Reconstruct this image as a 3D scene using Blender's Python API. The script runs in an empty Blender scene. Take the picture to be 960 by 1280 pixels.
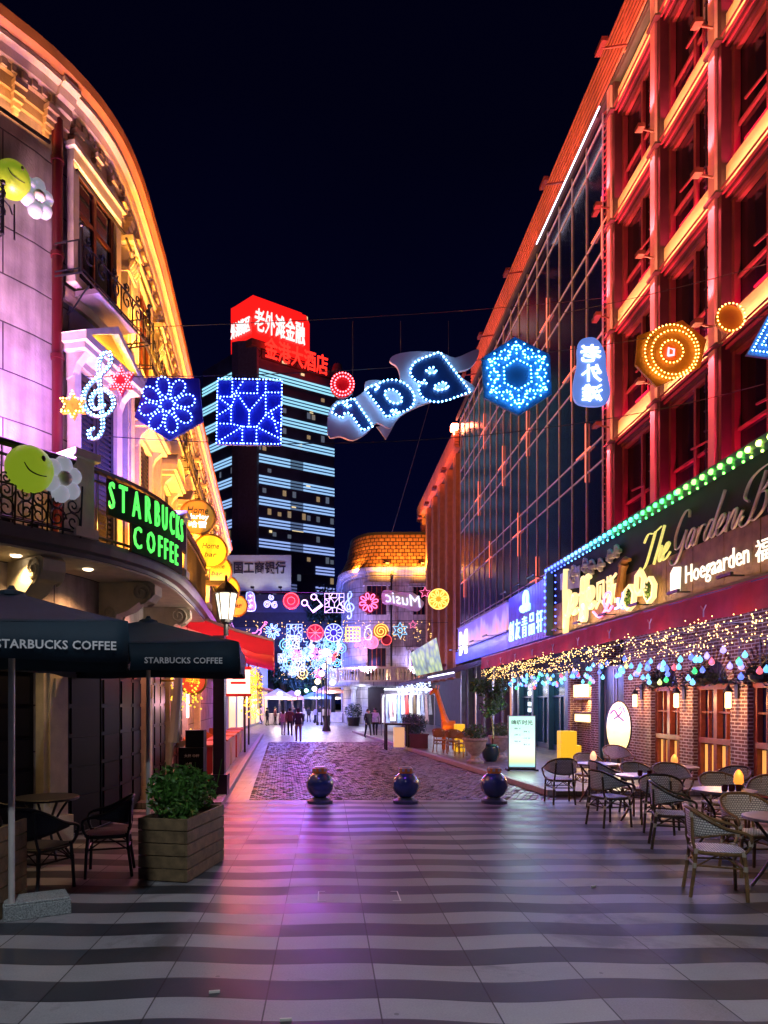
import bpy, bmesh, math, random
from mathutils import Vector, Matrix
R = math.radians
PI = math.pi
rng = random.Random(7)
sc = bpy.context.scene
COL = sc.collection

# ------------------------------------------------------------------ camera, sky, exposure
EYE = 1.9
F = 870.0
cam = bpy.data.cameras.new('camera')
cam.sensor_width = 36.0
cam.lens = F / 1280 * 36.0
cam.shift_x = (480 - 408) / 1280
cam.shift_y = (878 - 640) / 1280
cam.clip_end = 2000
cam.clip_start = 0.05
cam_ob = bpy.data.objects.new('camera', cam)
cam_ob.location = (0, 0, EYE)
cam_ob.rotation_euler = (R(90), 0, 0)
COL.objects.link(cam_ob)
sc.camera = cam_ob

world = bpy.data.worlds.new('World')
sc.world = world
world.use_nodes = True
wn = world.node_tree.nodes
wl = world.node_tree.links
bg = wn['Background']
wtc = wn.new('ShaderNodeTexCoord')
wsep = wn.new('ShaderNodeSeparateXYZ')
wr = wn.new('ShaderNodeValToRGB')
wl.new(wtc.outputs['Generated'], wsep.inputs[0])
wnz = wn.new('ShaderNodeTexNoise'); wnz.inputs['Scale'].default_value = 2.2; wnz.inputs['Detail'].default_value = 6
wl.new(wtc.outputs['Generated'], wnz.inputs['Vector'])
wma = wn.new('ShaderNodeMath'); wma.operation = 'MULTIPLY_ADD'; wma.inputs[1].default_value = -0.28
wl.new(wnz.outputs['Fac'], wma.inputs[0])
wm2 = wn.new('ShaderNodeMath'); wm2.operation = 'ADD'; wm2.inputs[1].default_value = 0.14
wl.new(wsep.outputs['Z'], wm2.inputs[0]); wl.new(wm2.outputs[0], wma.inputs[2])
wl.new(wma.outputs[0], wr.inputs[0])
wl.new(wr.outputs[0], bg.inputs[0])
e = wr.color_ramp.elements
e[0].position = 0.0;  e[0].color = (0.0012, 0.0026, 0.026, 1)
e[1].position = 0.62; e[1].color = (0.0004, 0.0004, 0.0045, 1)
m_ = e.new(0.30);     m_.color = (0.0006, 0.0009, 0.0105, 1)
bg.inputs[1].default_value = 1.0

sc.view_settings.view_transform = 'Standard'
sc.view_settings.look = 'None'
sc.view_settings.exposure = 0.3
sc.view_settings.gamma = 1.0
sc.render.engine = 'CYCLES'
cy = sc.cycles
cy.use_denoising = True
try:
    cy.denoiser = 'OPENIMAGEDENOISE'
except Exception:
    pass
cy.max_bounces = 5
cy.diffuse_bounces = 2
cy.glossy_bounces = 3
cy.transmission_bounces = 3
cy.transparent_max_bounces = 6
cy.caustics_reflective = False
cy.caustics_refractive = False
cy.sample_clamp_indirect = 3.0
cy.use_light_tree = True

# ------------------------------------------------------------------ helpers
def P(px, py, Y):
    """photo pixel at distance Y -> world point"""
    return Vector(((px - 408) / F * Y, Y, EYE + (878 - py) / F * Y))

PM = {}

def children(o):
    return [c for c in COL.objects if c.parent == o]

def thing(name, label, cat, loc=(0, 0, 0), rotz=0.0, group=None, kind=None):
    o = bpy.data.objects.new(name, None)
    o.empty_display_size = 0.1
    COL.objects.link(o)
    o.location = loc
    o.rotation_euler = (0, 0, rotz)
    if label: o['label'] = label
    if cat: o['category'] = cat
    if group: o['group'] = group
    if kind: o['kind'] = kind
    PM[o.name] = Matrix.Translation(Vector(loc)) @ Matrix.Rotation(rotz, 4, 'Z')
    return o

def tag(o, label=None, cat=None, group=None, kind=None):
    if label: o['label'] = label
    if cat: o['category'] = cat
    if group: o['group'] = group
    if kind: o['kind'] = kind
    return o

def copy_tree(o, parent=None):
    c = o.copy()
    COL.objects.link(c)
    if parent is not None:
        c.parent = parent
    for k in KIDS.get(o.name, []):
        copy_tree(k, c)
    return c

KIDS = {}

def place_copy(o, loc, rotz=0.0, label=None, group=None):
    c = copy_tree(o)
    c.location = loc
    c.rotation_euler = (0, 0, rotz)
    if label: c['label'] = label
    if group: c['group'] = group
    return c

def crspline(pts, n=6, closed=False):
    P_ = [Vector(p) for p in pts]
    out = []
    N = len(P_)
    segs = N if closed else N - 1
    for i in range(segs):
        p0 = P_[(i - 1) % N] if (closed or i > 0) else P_[0]
        p1 = P_[i]
        p2 = P_[(i + 1) % N]
        p3 = P_[(i + 2) % N] if (closed or i + 2 < N) else P_[-1]
        for k in range(n):
            t = k / n
            out.append(0.5 * ((2 * p1) + (-p0 + p2) * t + (2 * p0 - 5 * p1 + 4 * p2 - p3) * t * t
                              + (-p0 + 3 * p1 - 3 * p2 + p3) * t ** 3))
    if not closed:
        out.append(P_[-1].copy())
    return out

def resample(pts, d, closed=False):
    pts = [Vector(p) for p in pts]
    if closed:
        pts = pts + [pts[0]]
    L = [0.0]
    for a, b in zip(pts, pts[1:]):
        L.append(L[-1] + (b - a).length)
    tot = L[-1]
    n = max(1, round(tot / d))
    out = []
    j = 0
    for k in range(n if closed else n + 1):
        s = tot * k / n
        while j < len(pts) - 2 and L[j + 1] < s:
            j += 1
        seg = L[j + 1] - L[j]
        t = (s - L[j]) / seg if seg > 1e-9 else 0
        out.append(pts[j].lerp(pts[j + 1], min(1, t)))
    return out

_tcache = {}
def text_geo(s, bold=0.0, depth=0.0, shear=0.0, space=1.0, res=2):
    key = (s, bold, depth, shear, space, res)
    if key in _tcache:
        return _tcache[key]
    cu = bpy.data.curves.new('t', 'FONT')
    cu.body = s
    cu.size = 1.0
    cu.offset = bold
    cu.extrude = depth
    cu.shear = shear
    cu.space_character = space
    cu.resolution_u = res
    cu.align_x = 'CENTER'
    ob = bpy.data.objects.new('t', cu)
    COL.objects.link(ob)
    bpy.context.view_layer.update()
    dg = bpy.context.evaluated_depsgraph_get()
    ev = ob.evaluated_get(dg)
    me = ev.to_mesh()
    vs = [v.co.copy() for v in me.vertices]
    fs = [tuple(p.vertices) for p in me.polygons]
    ev.to_mesh_clear()
    bpy.data.objects.remove(ob)
    bpy.data.curves.remove(cu)
    if vs:
        x0 = min(v.x for v in vs); x1 = max(v.x for v in vs)
        y0 = min(v.y for v in vs); y1 = max(v.y for v in vs)
        off = Vector(((x0 + x1) / 2, (y0 + y1) / 2, 0))
        vs = [v - off for v in vs]
        dim = (x1 - x0, y1 - y0)
    else:
        dim = (1, 1)
    _tcache[key] = (vs, fs, dim)
    return _tcache[key]

def text_outlines(s, bold=0.0, shear=0.0):
    vs, fs, dim = text_geo(s, bold, 0.0, shear, 1.0, 4)
    # weld
    idx = {}
    mp = []
    pos = []
    for v in vs:
        k = (round(v.x, 4), round(v.y, 4))
        if k not in idx:
            idx[k] = len(pos); pos.append(v)
        mp.append(idx[k])
    cnt = {}
    for f in fs:
        f = [mp[i] for i in f]
        for a, b in zip(f, f[1:] + f[:1]):
            if a == b: continue
            k = (min(a, b), max(a, b))
            cnt[k] = cnt.get(k, 0) + 1
    adj = {}
    for (a, b), c in cnt.items():
        if c == 1:
            adj.setdefault(a, []).append(b); adj.setdefault(b, []).append(a)
    loops = []
    seen = set()
    for st in list(adj):
        if st in seen: continue
        loop = [st]; seen.add(st); cur = st
        while True:
            nx = [q for q in adj[cur] if q not in seen]
            if not nx: break
            cur = nx[0]; seen.add(cur); loop.append(cur)
        if len(loop) > 3:
            loops.append([pos[i] for i in loop])
    return loops, dim

class MB:
    def __init__(s, M=None):
        s.v = []; s.f = []; s.u = []; s.m = []; s.cur = 0; s.M = M
    def add(s, verts, faces, uvs=None, M=None):
        b = len(s.v)
        T = M if M is not None else s.M
        for p in verts:
            p = Vector(p)
            s.v.append(T @ p if T is not None else p)
        for i, f in enumerate(faces):
            s.f.append([b + k for k in f])
            s.u.append(uvs[i] if uvs else None)
            s.m.append(s.cur)
        return s
    def box(s, x0, y0, z0, x1, y1, z1, M=None):
        vs = [(x, y, z) for z in (z0, z1) for y in (y0, y1) for x in (x0, x1)]
        fs = [(0, 2, 3, 1), (4, 5, 7, 6), (0, 1, 5, 4), (2, 6, 7, 3), (0, 4, 6, 2), (1, 3, 7, 5)]
        return s.add(vs, fs, M=M)
    def cbox(s, c, sz, rz=0.0, M=None):
        T = Matrix.Translation(Vector(c)) @ Matrix.Rotation(rz, 4, 'Z')
        if M is not None: T = M @ T
        elif s.M is not None: T = s.M @ T
        x, y, z = sz[0] / 2, sz[1] / 2, sz[2] / 2
        return s.box(-x, -y, -z, x, y, z, M=T)
    def bar(s, a, b, w, h=None):
        a = Vector(a); b = Vector(b); h = h or w
        d = (b - a); L = d.length
        if L < 1e-6: return s
        q = d.to_track_quat('Z', 'Y').to_matrix().to_4x4()
        T = Matrix.Translation(a) @ q
        if s.M is not None: T = s.M @ T
        return s.box(-w / 2, -h / 2, 0, w / 2, h / 2, L, M=T)
    def tube(s, pts, r, n=6, closed=False, cap=True):
        pts = [Vector(p) for p in pts]
        N = len(pts)
        if N < 2: return s
        rr = r if isinstance(r, (list, tuple)) else [r] * N
        tang = []
        for i in range(N):
            if closed: d = pts[(i + 1) % N] - pts[(i - 1) % N]
            elif i == 0: d = pts[1] - pts[0]
            elif i == N - 1: d = pts[-1] - pts[-2]
            else: d = pts[i + 1] - pts[i - 1]
            if d.length < 1e-9: d = Vector((0, 0, 1))
            tang.append(d.normalized())
        up = Vector((0, 0, 1)) if abs(tang[0].z) < 0.9 else Vector((1, 0, 0))
        nrm = (up - tang[0] * up.dot(tang[0])).normalized()
        vs = []
        for i in range(N):
            nrm = nrm - tang[i] * nrm.dot(tang[i])
            if nrm.length < 1e-6:
                nrm = tang[i].orthogonal()
            nrm.normalize()
            bn = tang[i].cross(nrm)
            for k in range(n):
                a = 2 * PI * k / n
                vs.append(pts[i] + (nrm * math.cos(a) + bn * math.sin(a)) * rr[i])
        fs = []
        for i in range(N if closed else N - 1):
            j = (i + 1) % N
            for k in range(n):
                l = (k + 1) % n
                fs.append((i * n + k, i * n + l, j * n + l, j * n + k))
        if cap and not closed:
            fs.append(tuple(range(n - 1, -1, -1)))
            fs.append(tuple((N - 1) * n + k for k in range(n)))
        return s.add(vs, fs)
    def lathe(s, prof, c=(0, 0, 0), n=16, M=None):
        c = Vector(c); vs = []; fs = []
        m = len(prof)
        for r, z in prof:
            for k in range(n):
                a = 2 * PI * k / n
                vs.append(c + Vector((r * math.cos(a), r * math.sin(a), z)))
        for i in range(m - 1):
            for k in range(n):
                l = (k + 1) % n
                fs.append((i * n + k, i * n + l, (i + 1) * n + l, (i + 1) * n + k))
        fs.append(tuple(range(n - 1, -1, -1)))
        fs.append(tuple((m - 1) * n + k for k in range(n)))
        return s.add(vs, fs, M=M)
    def ball(s, c, r, n=8, sz=1.0, M=None):
        m = max(3, n // 2)
        prof = [(max(1e-4, r * math.sin(PI * i / m)), -r * sz * math.cos(PI * i / m)) for i in range(m + 1)]
        return s.lathe(prof, c, n, M=M)
    def octa(s, c, r):
        c = Vector(c)
        vs = [c + Vector(p) * r for p in ((1, 0, 0), (-1, 0, 0), (0, 1, 0), (0, -1, 0), (0, 0, 1), (0, 0, -1))]
        return s.add(vs, [(0, 2, 4), (2, 1, 4), (1, 3, 4), (3, 0, 4), (2, 0, 5), (1, 2, 5), (3, 1, 5), (0, 3, 5)])
    def prism(s, poly, y0, y1, M=None):
        """polygon in the xz plane, extruded along y"""
        n = len(poly)
        vs = [(p[0], y0, p[1]) for p in poly] + [(p[0], y1, p[1]) for p in poly]
        fs = [tuple(range(n)), tuple(range(2 * n - 1, n - 1, -1))]
        for k in range(n):
            l = (k + 1) % n
            fs.append((k, n + k, n + l, l))
        return s.add(vs, fs, M=M)
    def hprism(s, poly, z0, z1, M=None):
        """polygon in the xy plane, extruded along z"""
        n = len(poly)
        vs = [(p[0], p[1], z0) for p in poly] + [(p[0], p[1], z1) for p in poly]
        fs = [tuple(range(n - 1, -1, -1)), tuple(range(n, 2 * n))]
        for k in range(n):
            l = (k + 1) % n
            fs.append((k, l, n + l, n + k))
        return s.add(vs, fs, M=M)
    def text(s, st, w=None, h=None, c=(0, 0, 0), depth=0.02, bold=0.0, shear=0.0, M=None, rot=0.0, space=1.0, mirror=False):
        """text in the xz plane facing -y, scaled to width w or height h, centred at c (depth is half thickness)"""
        vs, fs, dim = text_geo(st, bold, 0.5, shear, space)
        if w and h: kx, kz = w / dim[0], h / dim[1]
        elif w: kx = kz = w / dim[0]
        else: kx = kz = h / dim[1]
        if mirror: kx = -kx
        cr, sr = math.cos(rot), math.sin(rot)
        out = []
        for v in vs:
            x, z = v.x * kx, v.y * kz
            out.append((c[0] + x * cr - z * sr, c[1] - v.z * 2 * depth, c[2] + x * sr + z * cr))
        return s.add(out, fs, M=M)
    def build(s, name, mat, parent=None, smooth=False, local=False, bevel=0.0, label=None):
        if not s.f:
            return None
        me = bpy.data.meshes.new(name)
        if parent is not None:
            if not local:
                inv = PM[parent.name].inverted()
                vs = [inv @ p for p in s.v]
            else:
                vs = s.v
            loc = None
        else:
            xs = [p.x for p in s.v]; ys = [p.y for p in s.v]; zs = [p.z for p in s.v]
            loc = Vector(((min(xs) + max(xs)) / 2, (min(ys) + max(ys)) / 2, min(zs)))
            vs = [p - loc for p in s.v]
        me.from_pydata([tuple(p) for p in vs], [], s.f)
        uvl = me.uv_layers.new(name='UVMap')
        for pi, poly in enumerate(me.polygons):
            u = s.u[pi]
            if u is None:
                n = poly.normal
                ax, ay, az = abs(n.x), abs(n.y), abs(n.z)
                for li, vi in zip(poly.loop_indices, poly.vertices):
                    w = s.v[vi]
                    if az >= ax and az >= ay: uvl.data[li].uv = (w.x, w.y)
                    elif ax >= ay: uvl.data[li].uv = (w.y, w.z)
                    else: uvl.data[li].uv = (w.x, w.z)
            else:
                for li, q in zip(poly.loop_indices, u):
                    uvl.data[li].uv = q
        mats = mat if isinstance(mat, (list, tuple)) else [mat]
        for m in mats:
            me.materials.append(m)
        for pi, poly in enumerate(me.polygons):
            poly.material_index = s.m[pi]
            poly.use_smooth = smooth
        bm = bmesh.new(); bm.from_mesh(me)
        bmesh.ops.recalc_face_normals(bm, faces=bm.faces)
        bm.to_mesh(me); bm.free()
        if smooth:
            me.set_sharp_from_angle(angle=R(40))
        o = bpy.data.objects.new(name, me)
        COL.objects.link(o)
        if parent is not None:
            o.parent = parent
            PM[o.name] = PM[parent.name]
            KIDS.setdefault(parent.name, []).append(o)
        else:
            o.location = loc
            PM[o.name] = Matrix.Translation(loc)
        if bevel > 0:
            bv = o.modifiers.new('bevel', 'BEVEL')
            bv.width = bevel; bv.segments = 2; bv.limit_method = 'ANGLE'; bv.angle_limit = R(35)
        if label:
            o['label'] = label
        return o

def struct(o):
    o['kind'] = 'structure'
    return o

# ------------------------------------------------------------------ materials
MATS = {}
def nt(name):
    m = bpy.data.materials.new(name)
    m.use_nodes = True
    t = m.node_tree
    return m, t.nodes, t.links, t.nodes['Principled BSDF']

def pm(name, col, rough=0.5, metal=0.0, var=0.18, scale=3.0, bump=0.0, bscale=40.0, coat=0.0, spec=0.5):
    if name in MATS: return MATS[name]
    m, n, l, b = nt(name)
    b.inputs['Roughness'].default_value = rough
    b.inputs['Metallic'].default_value = metal
    b.inputs['Specular IOR Level'].default_value = spec
    b.inputs['Coat Weight'].default_value = coat
    tc = n.new('ShaderNodeTexCoord')
    nz = n.new('ShaderNodeTexNoise'); nz.inputs['Scale'].default_value = scale; nz.inputs['Detail'].default_value = 6
    l.new(tc.outputs['Object'], nz.inputs['Vector'])
    rp = n.new('ShaderNodeValToRGB')
    c = Vector(col)
    rp.color_ramp.elements[0].position = 0.3; rp.color_ramp.elements[1].position = 0.7
    rp.color_ramp.elements[0].color = (*(c * (1 - var)), 1)
    rp.color_ramp.elements[1].color = (*(c * (1 + var)), 1)
    l.new(nz.outputs['Fac'], rp.inputs[0]); l.new(rp.outputs[0], b.inputs['Base Color'])
    if bump > 0:
        n2 = n.new('ShaderNodeTexNoise'); n2.inputs['Scale'].default_value = bscale; n2.inputs['Detail'].default_value = 4
        l.new(tc.outputs['Object'], n2.inputs['Vector'])
        bp = n.new('ShaderNodeBump'); bp.inputs['Strength'].default_value = bump; bp.inputs['Distance'].default_value = 0.02
        l.new(n2.outputs['Fac'], bp.inputs['Height']); l.new(bp.outputs[0], b.inputs['Normal'])
    MATS[name] = m
    return m

def em(name, col, strength, sample=True):
    if name in MATS: return MATS[name]
    m, n, l, b = nt(name)
    b.inputs['Base Color'].default_value = (0.6 * min(1, col[0]), 0.6 * min(1, col[1]), 0.6 * min(1, col[2]), 1)
    b.inputs['Emission Color'].default_value = (*col, 1)
    b.inputs['Emission Strength'].default_value = strength
    b.inputs['Roughness'].default_value = 0.4
    if not sample:
        m.cycles.emission_sampling = 'NONE'
    MATS[name] = m
    return m

def glass_mat(name, col=(0.01, 0.012, 0.03), rough=0.08):
    if name in MATS: return MATS[name]
    m, n, l, b = nt(name)
    tc = n.new('ShaderNodeTexCoord'); nz = n.new('ShaderNodeTexNoise'); nz.inputs['Scale'].default_value = 0.8
    l.new(tc.outputs['Object'], nz.inputs['Vector'])
    bp = n.new('ShaderNodeBump'); bp.inputs['Strength'].default_value = 0.06; bp.inputs['Distance'].default_value = 0.05
    l.new(nz.outputs['Fac'], bp.inputs['Height']); l.new(bp.outputs[0], b.inputs['Normal'])
    b.inputs['Base Color'].default_value = (*col, 1)
    b.inputs['Roughness'].default_value = rough
    b.inputs['IOR'].default_value = 1.5
    MATS[name] = m
    return m

def brick_mat(name, c1, c2, mortar, bw, bh, ms=0.012, rough=0.7, bump=0.5, offset=0.5, noise=0.25, coords='UV'):
    if name in MATS: return MATS[name]
    m, n, l, b = nt(name)
    tc = n.new('ShaderNodeTexCoord')
    br = n.new('ShaderNodeTexBrick')
    br.offset = offset
    br.inputs['Scale'].default_value = 1.0
    br.inputs['Brick Width'].default_value = bw
    br.inputs['Row Height'].default_value = bh
    br.inputs['Mortar Size'].default_value = ms
    br.inputs['Mortar Smooth'].default_value = 0.3
    br.inputs['Color1'].default_value = (*c1, 1)
    br.inputs['Color2'].default_value = (*c2, 1)
    br.inputs['Mortar'].default_value = (*mortar, 1)
    l.new(tc.outputs[coords], br.inputs['Vector'])
    nz = n.new('ShaderNodeTexNoise'); nz.inputs['Scale'].default_value = 2.3; nz.inputs['Detail'].default_value = 8
    l.new(tc.outputs[coords], nz.inputs['Vector'])
    mr = n.new('ShaderNodeMapRange')
    mr.inputs['From Min'].default_value = 0.3; mr.inputs['From Max'].default_value = 0.7
    mr.inputs['To Min'].default_value = 1 - noise; mr.inputs['To Max'].default_value = 1 + noise
    l.new(nz.outputs['Fac'], mr.inputs[0])
    smp = n.new('ShaderNodeMapping'); smp.inputs['Scale'].default_value = (4.0, 0.35, 1.0); l.new(tc.outputs[coords], smp.inputs[0])
    sn = n.new('ShaderNodeTexNoise'); sn.inputs['Scale'].default_value = 1.6; sn.inputs['Detail'].default_value = 7; l.new(smp.outputs[0], sn.inputs['Vector'])
    smr = n.new('ShaderNodeMapRange'); smr.inputs['From Min'].default_value = 0.35; smr.inputs['From Max'].default_value = 0.65; smr.inputs['To Min'].default_value = 0.68; smr.inputs['To Max'].default_value = 1.12
    l.new(sn.outputs['Fac'], smr.inputs[0])
    smm = n.new('ShaderNodeMath'); smm.operation = 'MULTIPLY'; l.new(mr.outputs[0], smm.inputs[0]); l.new(smr.outputs[0], smm.inputs[1])
    mx = n.new('ShaderNodeVectorMath'); mx.operation = 'SCALE'
    l.new(br.outputs['Color'], mx.inputs[0]); l.new(smm.outputs[0], mx.inputs['Scale'])
    l.new(mx.outputs[0], b.inputs['Base Color'])
    b.inputs['Roughness'].default_value = rough
    n3 = n.new('ShaderNodeTexNoise'); n3.inputs['Scale'].default_value = 35; n3.inputs['Detail'].default_value = 3
    l.new(tc.outputs[coords], n3.inputs['Vector'])
    ad = n.new('ShaderNodeMath'); ad.operation = 'MULTIPLY_ADD'
    inv = n.new('ShaderNodeMath'); inv.operation = 'SUBTRACT'; inv.inputs[0].default_value = 1.0
    l.new(br.outputs['Fac'], inv.inputs[1])
    l.new(n3.outputs['Fac'], ad.inputs[0]); ad.inputs[1].default_value = 0.35; l.new(inv.outputs[0], ad.inputs[2])
    bp = n.new('ShaderNodeBump'); bp.inputs['Strength'].default_value = bump; bp.inputs['Distance'].default_value = 0.02
    l.new(ad.outputs[0], bp.inputs['Height']); l.new(bp.outputs[0], b.inputs['Normal'])
    MATS[name] = m
    return m

def lamp(kind, loc, col, power, parent=None, target=None, size=0.1, size_y=None, spot=None, blend=0.6, name='lamp_light'):
    d = bpy.data.lights.new(name, kind)
    d.color = col
    d.energy = power
    if kind == 'AREA':
        d.size = size
        if size_y: d.shape = 'RECTANGLE'; d.size_y = size_y
    else:
        d.shadow_soft_size = size
    if kind == 'SPOT':
        d.spot_size = R(spot or 90); d.spot_blend = blend
    o = bpy.data.objects.new(name, d)
    COL.objects.link(o)
    M_ = Matrix.Translation(Vector(loc))
    if target is not None:
        q = (Vector(target) - Vector(loc)).to_track_quat('-Z', 'Y').to_matrix().to_4x4()
        M_ = M_ @ q
    if parent is not None:
        o.parent = parent
        M_ = PM[parent.name].inverted() @ M_
        KIDS.setdefault(parent.name, []).append(o)
    o.matrix_basis = M_
    return o

def area_along(a, b, aim, width, col, power, parent=None, name='lamp_light'):
    """rectangular lamp whose long side runs a-b, shining towards aim"""
    a = Vector(a); b = Vector(b); c = (a + b) / 2
    x = (b - a).normalized()
    z = -(Vector(aim) - c); z = (z - x * z.dot(x)).normalized()
    y = z.cross(x)
    d = bpy.data.lights.new(name, 'AREA')
    d.shape = 'RECTANGLE'; d.size = (b - a).length; d.size_y = width
    d.color = col; d.energy = power
    o = bpy.data.objects.new(name, d); COL.objects.link(o)
    M_ = Matrix(((x.x, y.x, z.x, c.x), (x.y, y.y, z.y, c.y), (x.z, y.z, z.z, c.z), (0, 0, 0, 1)))
    if parent is not None:
        o.parent = parent; M_ = PM[parent.name].inverted() @ M_
        KIDS.setdefault(parent.name, []).append(o)
    o.matrix_basis = M_
    return o
# ------------------------------------------------------------------ ground
def kerb_l(Y): return -1.87 - (Y - 12.5) * 0.0636
def kerb_r(Y): return 4.57 - (Y - 13.6) * 0.0972

def stripe_mat():
    m, n, l, b = nt('wave_paving')
    tc = n.new('ShaderNodeTexCoord')
    sep = n.new('ShaderNodeSeparateXYZ'); l.new(tc.outputs['UV'], sep.inputs[0])
    def math_(op, a, b_=None, c=None):
        q = n.new('ShaderNodeMath'); q.operation = op
        for i, v in enumerate((a, b_, c)):
            if v is None: continue
            if isinstance(v, (int, float)): q.inputs[i].default_value = v
            else: l.new(v, q.inputs[i])
        return q.outputs[0]
    x, y = sep.outputs['X'], sep.outputs['Y']
    tx = math_('DIVIDE', math_('ADD', x, 0.385), 0.718)
    # irregular wave: two sines whose phase drifts from row to row
    row0 = math_('FLOOR', math_('DIVIDE', y, 1.22))
    w1 = math_('MULTIPLY', math_('SINE', math_('ADD', math_('MULTIPLY', x, 4.38), math_('MULTIPLY', row0, 0.9))), 0.026)
    w2 = math_('MULTIPLY', math_('SINE', math_('ADD', math_('MULTIPLY', x, 1.9), math_('MULTIPLY', y, 1.3))), 0.020)
    v = math_('DIVIDE', math_('SUBTRACT', math_('ADD', y, math_('ADD', w1, w2)), 4.455), 0.61)
    fr = math_('FRACT', v)
    st = n.new('ShaderNodeValToRGB')
    st.color_ramp.interpolation = 'LINEAR'
    el = st.color_ramp.elements
    el[0].position = 0.0; el[0].color = (0, 0, 0, 1)
    el[1].position = 1.0; el[1].color = (0, 0, 0, 1)
    for p, c in ((0.485, 0), (0.505, 1), (0.985, 1)):
        q = el.new(p); q.color = (c, c, c, 1)
    l.new(fr, st.inputs[0])
    # per tile tone
    comb = n.new('ShaderNodeCombineXYZ')
    l.new(math_('FLOOR', tx), comb.inputs[0]); l.new(math_('FLOOR', math_('MULTIPLY', v, 2.0)), comb.inputs[1])
    wnz = n.new('ShaderNodeTexWhiteNoise'); wnz.noise_dimensions = '2D'; l.new(comb.outputs[0], wnz.inputs['Vector'])
    nz = n.new('ShaderNodeTexNoise'); nz.inputs['Scale'].default_value = 1.3; nz.inputs['Detail'].default_value = 8; nz.inputs['Roughness'].default_value = 0.7
    l.new(tc.outputs['UV'], nz.inputs['Vector'])
    fine = n.new('ShaderNodeTexNoise'); fine.inputs['Scale'].default_value = 75; fine.inputs['Detail'].default_value = 5; fine.inputs['Roughness'].default_value = .75
    l.new(tc.outputs['UV'], fine.inputs['Vector'])
    mix = n.new('ShaderNodeMix'); mix.data_type = 'RGBA'
    l.new(st.outputs[0], mix.inputs[0])
    mix.inputs[6].default_value = (0.036, 0.043, 0.054, 1)
    mix.inputs[7].default_value = (0.255, 0.258, 0.275, 1)
    tone = math_('ADD', math_('MULTIPLY', wnz.outputs['Value'], 0.55), math_('ADD', math_('MULTIPLY', nz.outputs['Fac'], 0.75), math_('MULTIPLY', fine.outputs['Fac'], 0.9)))
    tone = math_('ADD', tone, 0.0)
    stn = n.new('ShaderNodeTexNoise'); stn.inputs['Scale'].default_value = .55; stn.inputs['Detail'].default_value = 9; stn.inputs['Roughness'].default_value = .68; stn.inputs['Distortion'].default_value = .8
    l.new(tc.outputs['UV'], stn.inputs['Vector'])
    sr = n.new('ShaderNodeMapRange'); sr.inputs['From Min'].default_value = .56; sr.inputs['From Max'].default_value = .66; sr.inputs['To Min'].default_value = 1.0; sr.inputs['To Max'].default_value = .5
    l.new(stn.outputs['Fac'], sr.inputs[0]); tone = math_('MULTIPLY', tone, sr.outputs[0])
    gum = n.new('ShaderNodeTexVoronoi'); gum.inputs['Scale'].default_value = 2.6; l.new(tc.outputs['UV'], gum.inputs['Vector'])
    gm = math_('LESS_THAN', gum.outputs['Distance'], 0.045); tone = math_('MULTIPLY', tone, math_('SUBTRACT', 1.0, math_('MULTIPLY', gm, 0.45)))
    # seams
    fx = math_('FRACT', tx)
    seamx = math_('LESS_THAN', math_('MINIMUM', fx, math_('SUBTRACT', 1.0, fx)), 0.007)
    f2 = math_('FRACT', math_('MULTIPLY', v, 2.0))
    seamy = math_('LESS_THAN', math_('MINIMUM', f2, math_('SUBTRACT', 1.0, f2)), 0.014)
    seam = math_('MAXIMUM', seamx, seamy)
    tone = math_('MULTIPLY', tone, math_('SUBTRACT', 1.0, math_('MULTIPLY', seam, 0.85)))
    sc_ = n.new('ShaderNodeVectorMath'); sc_.operation = 'SCALE'
    l.new(mix.outputs[2], sc_.inputs[0]); l.new(tone, sc_.inputs['Scale'])
    l.new(sc_.outputs[0], b.inputs['Base Color'])
    rgh = math_('ADD', math_('MULTIPLY', nz.outputs['Fac'], 0.35), math_('ADD', math_('MULTIPLY', wnz.outputs['Value'], 0.12), 0.22))
    l.new(rgh, b.inputs['Roughness']); b.inputs['Specular IOR Level'].default_value = 0.3
    hgt = math_('SUBTRACT', math_('ADD', math_('MULTIPLY', fine.outputs['Fac'], 0.25), math_('MULTIPLY', nz.outputs['Fac'], 0.8)), seam)
    bp = n.new('ShaderNodeBump'); bp.inputs['Strength'].default_value = 0.22; bp.inputs['Distance'].default_value = 0.01
    l.new(hgt, bp.inputs['Height']); l.new(bp.outputs[0], b.inputs['Normal'])
    return m

M_asph = pm('asphalt', (0.05, 0.05, 0.052), 0.75, bump=0.4, bscale=60)
M_slab = brick_mat('slab_paving', (0.30, 0.29, 0.29), (0.24, 0.23, 0.24), (0.06, 0.06, 0.06), 0.9, 0.6, 0.01, 0.38, 0.25)
M_slab2 = brick_mat('far_paving', (0.36, 0.35, 0.35), (0.30, 0.29, 0.30), (0.12, 0.12, 0.12), 1.2, 0.6, 0.01, 0.35, 0.2)
M_kerb = pm('kerb_granite', (0.42, 0.41, 0.41), 0.5, var=0.2, scale=20, bump=0.3, bscale=80)
M_terr = brick_mat('terrace_pavement', (0.20, 0.19, 0.18), (0.15, 0.145, 0.14), (0.05, 0.05, 0.05), 0.6, 0.3, 0.008, 0.4, 0.25)

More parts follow.
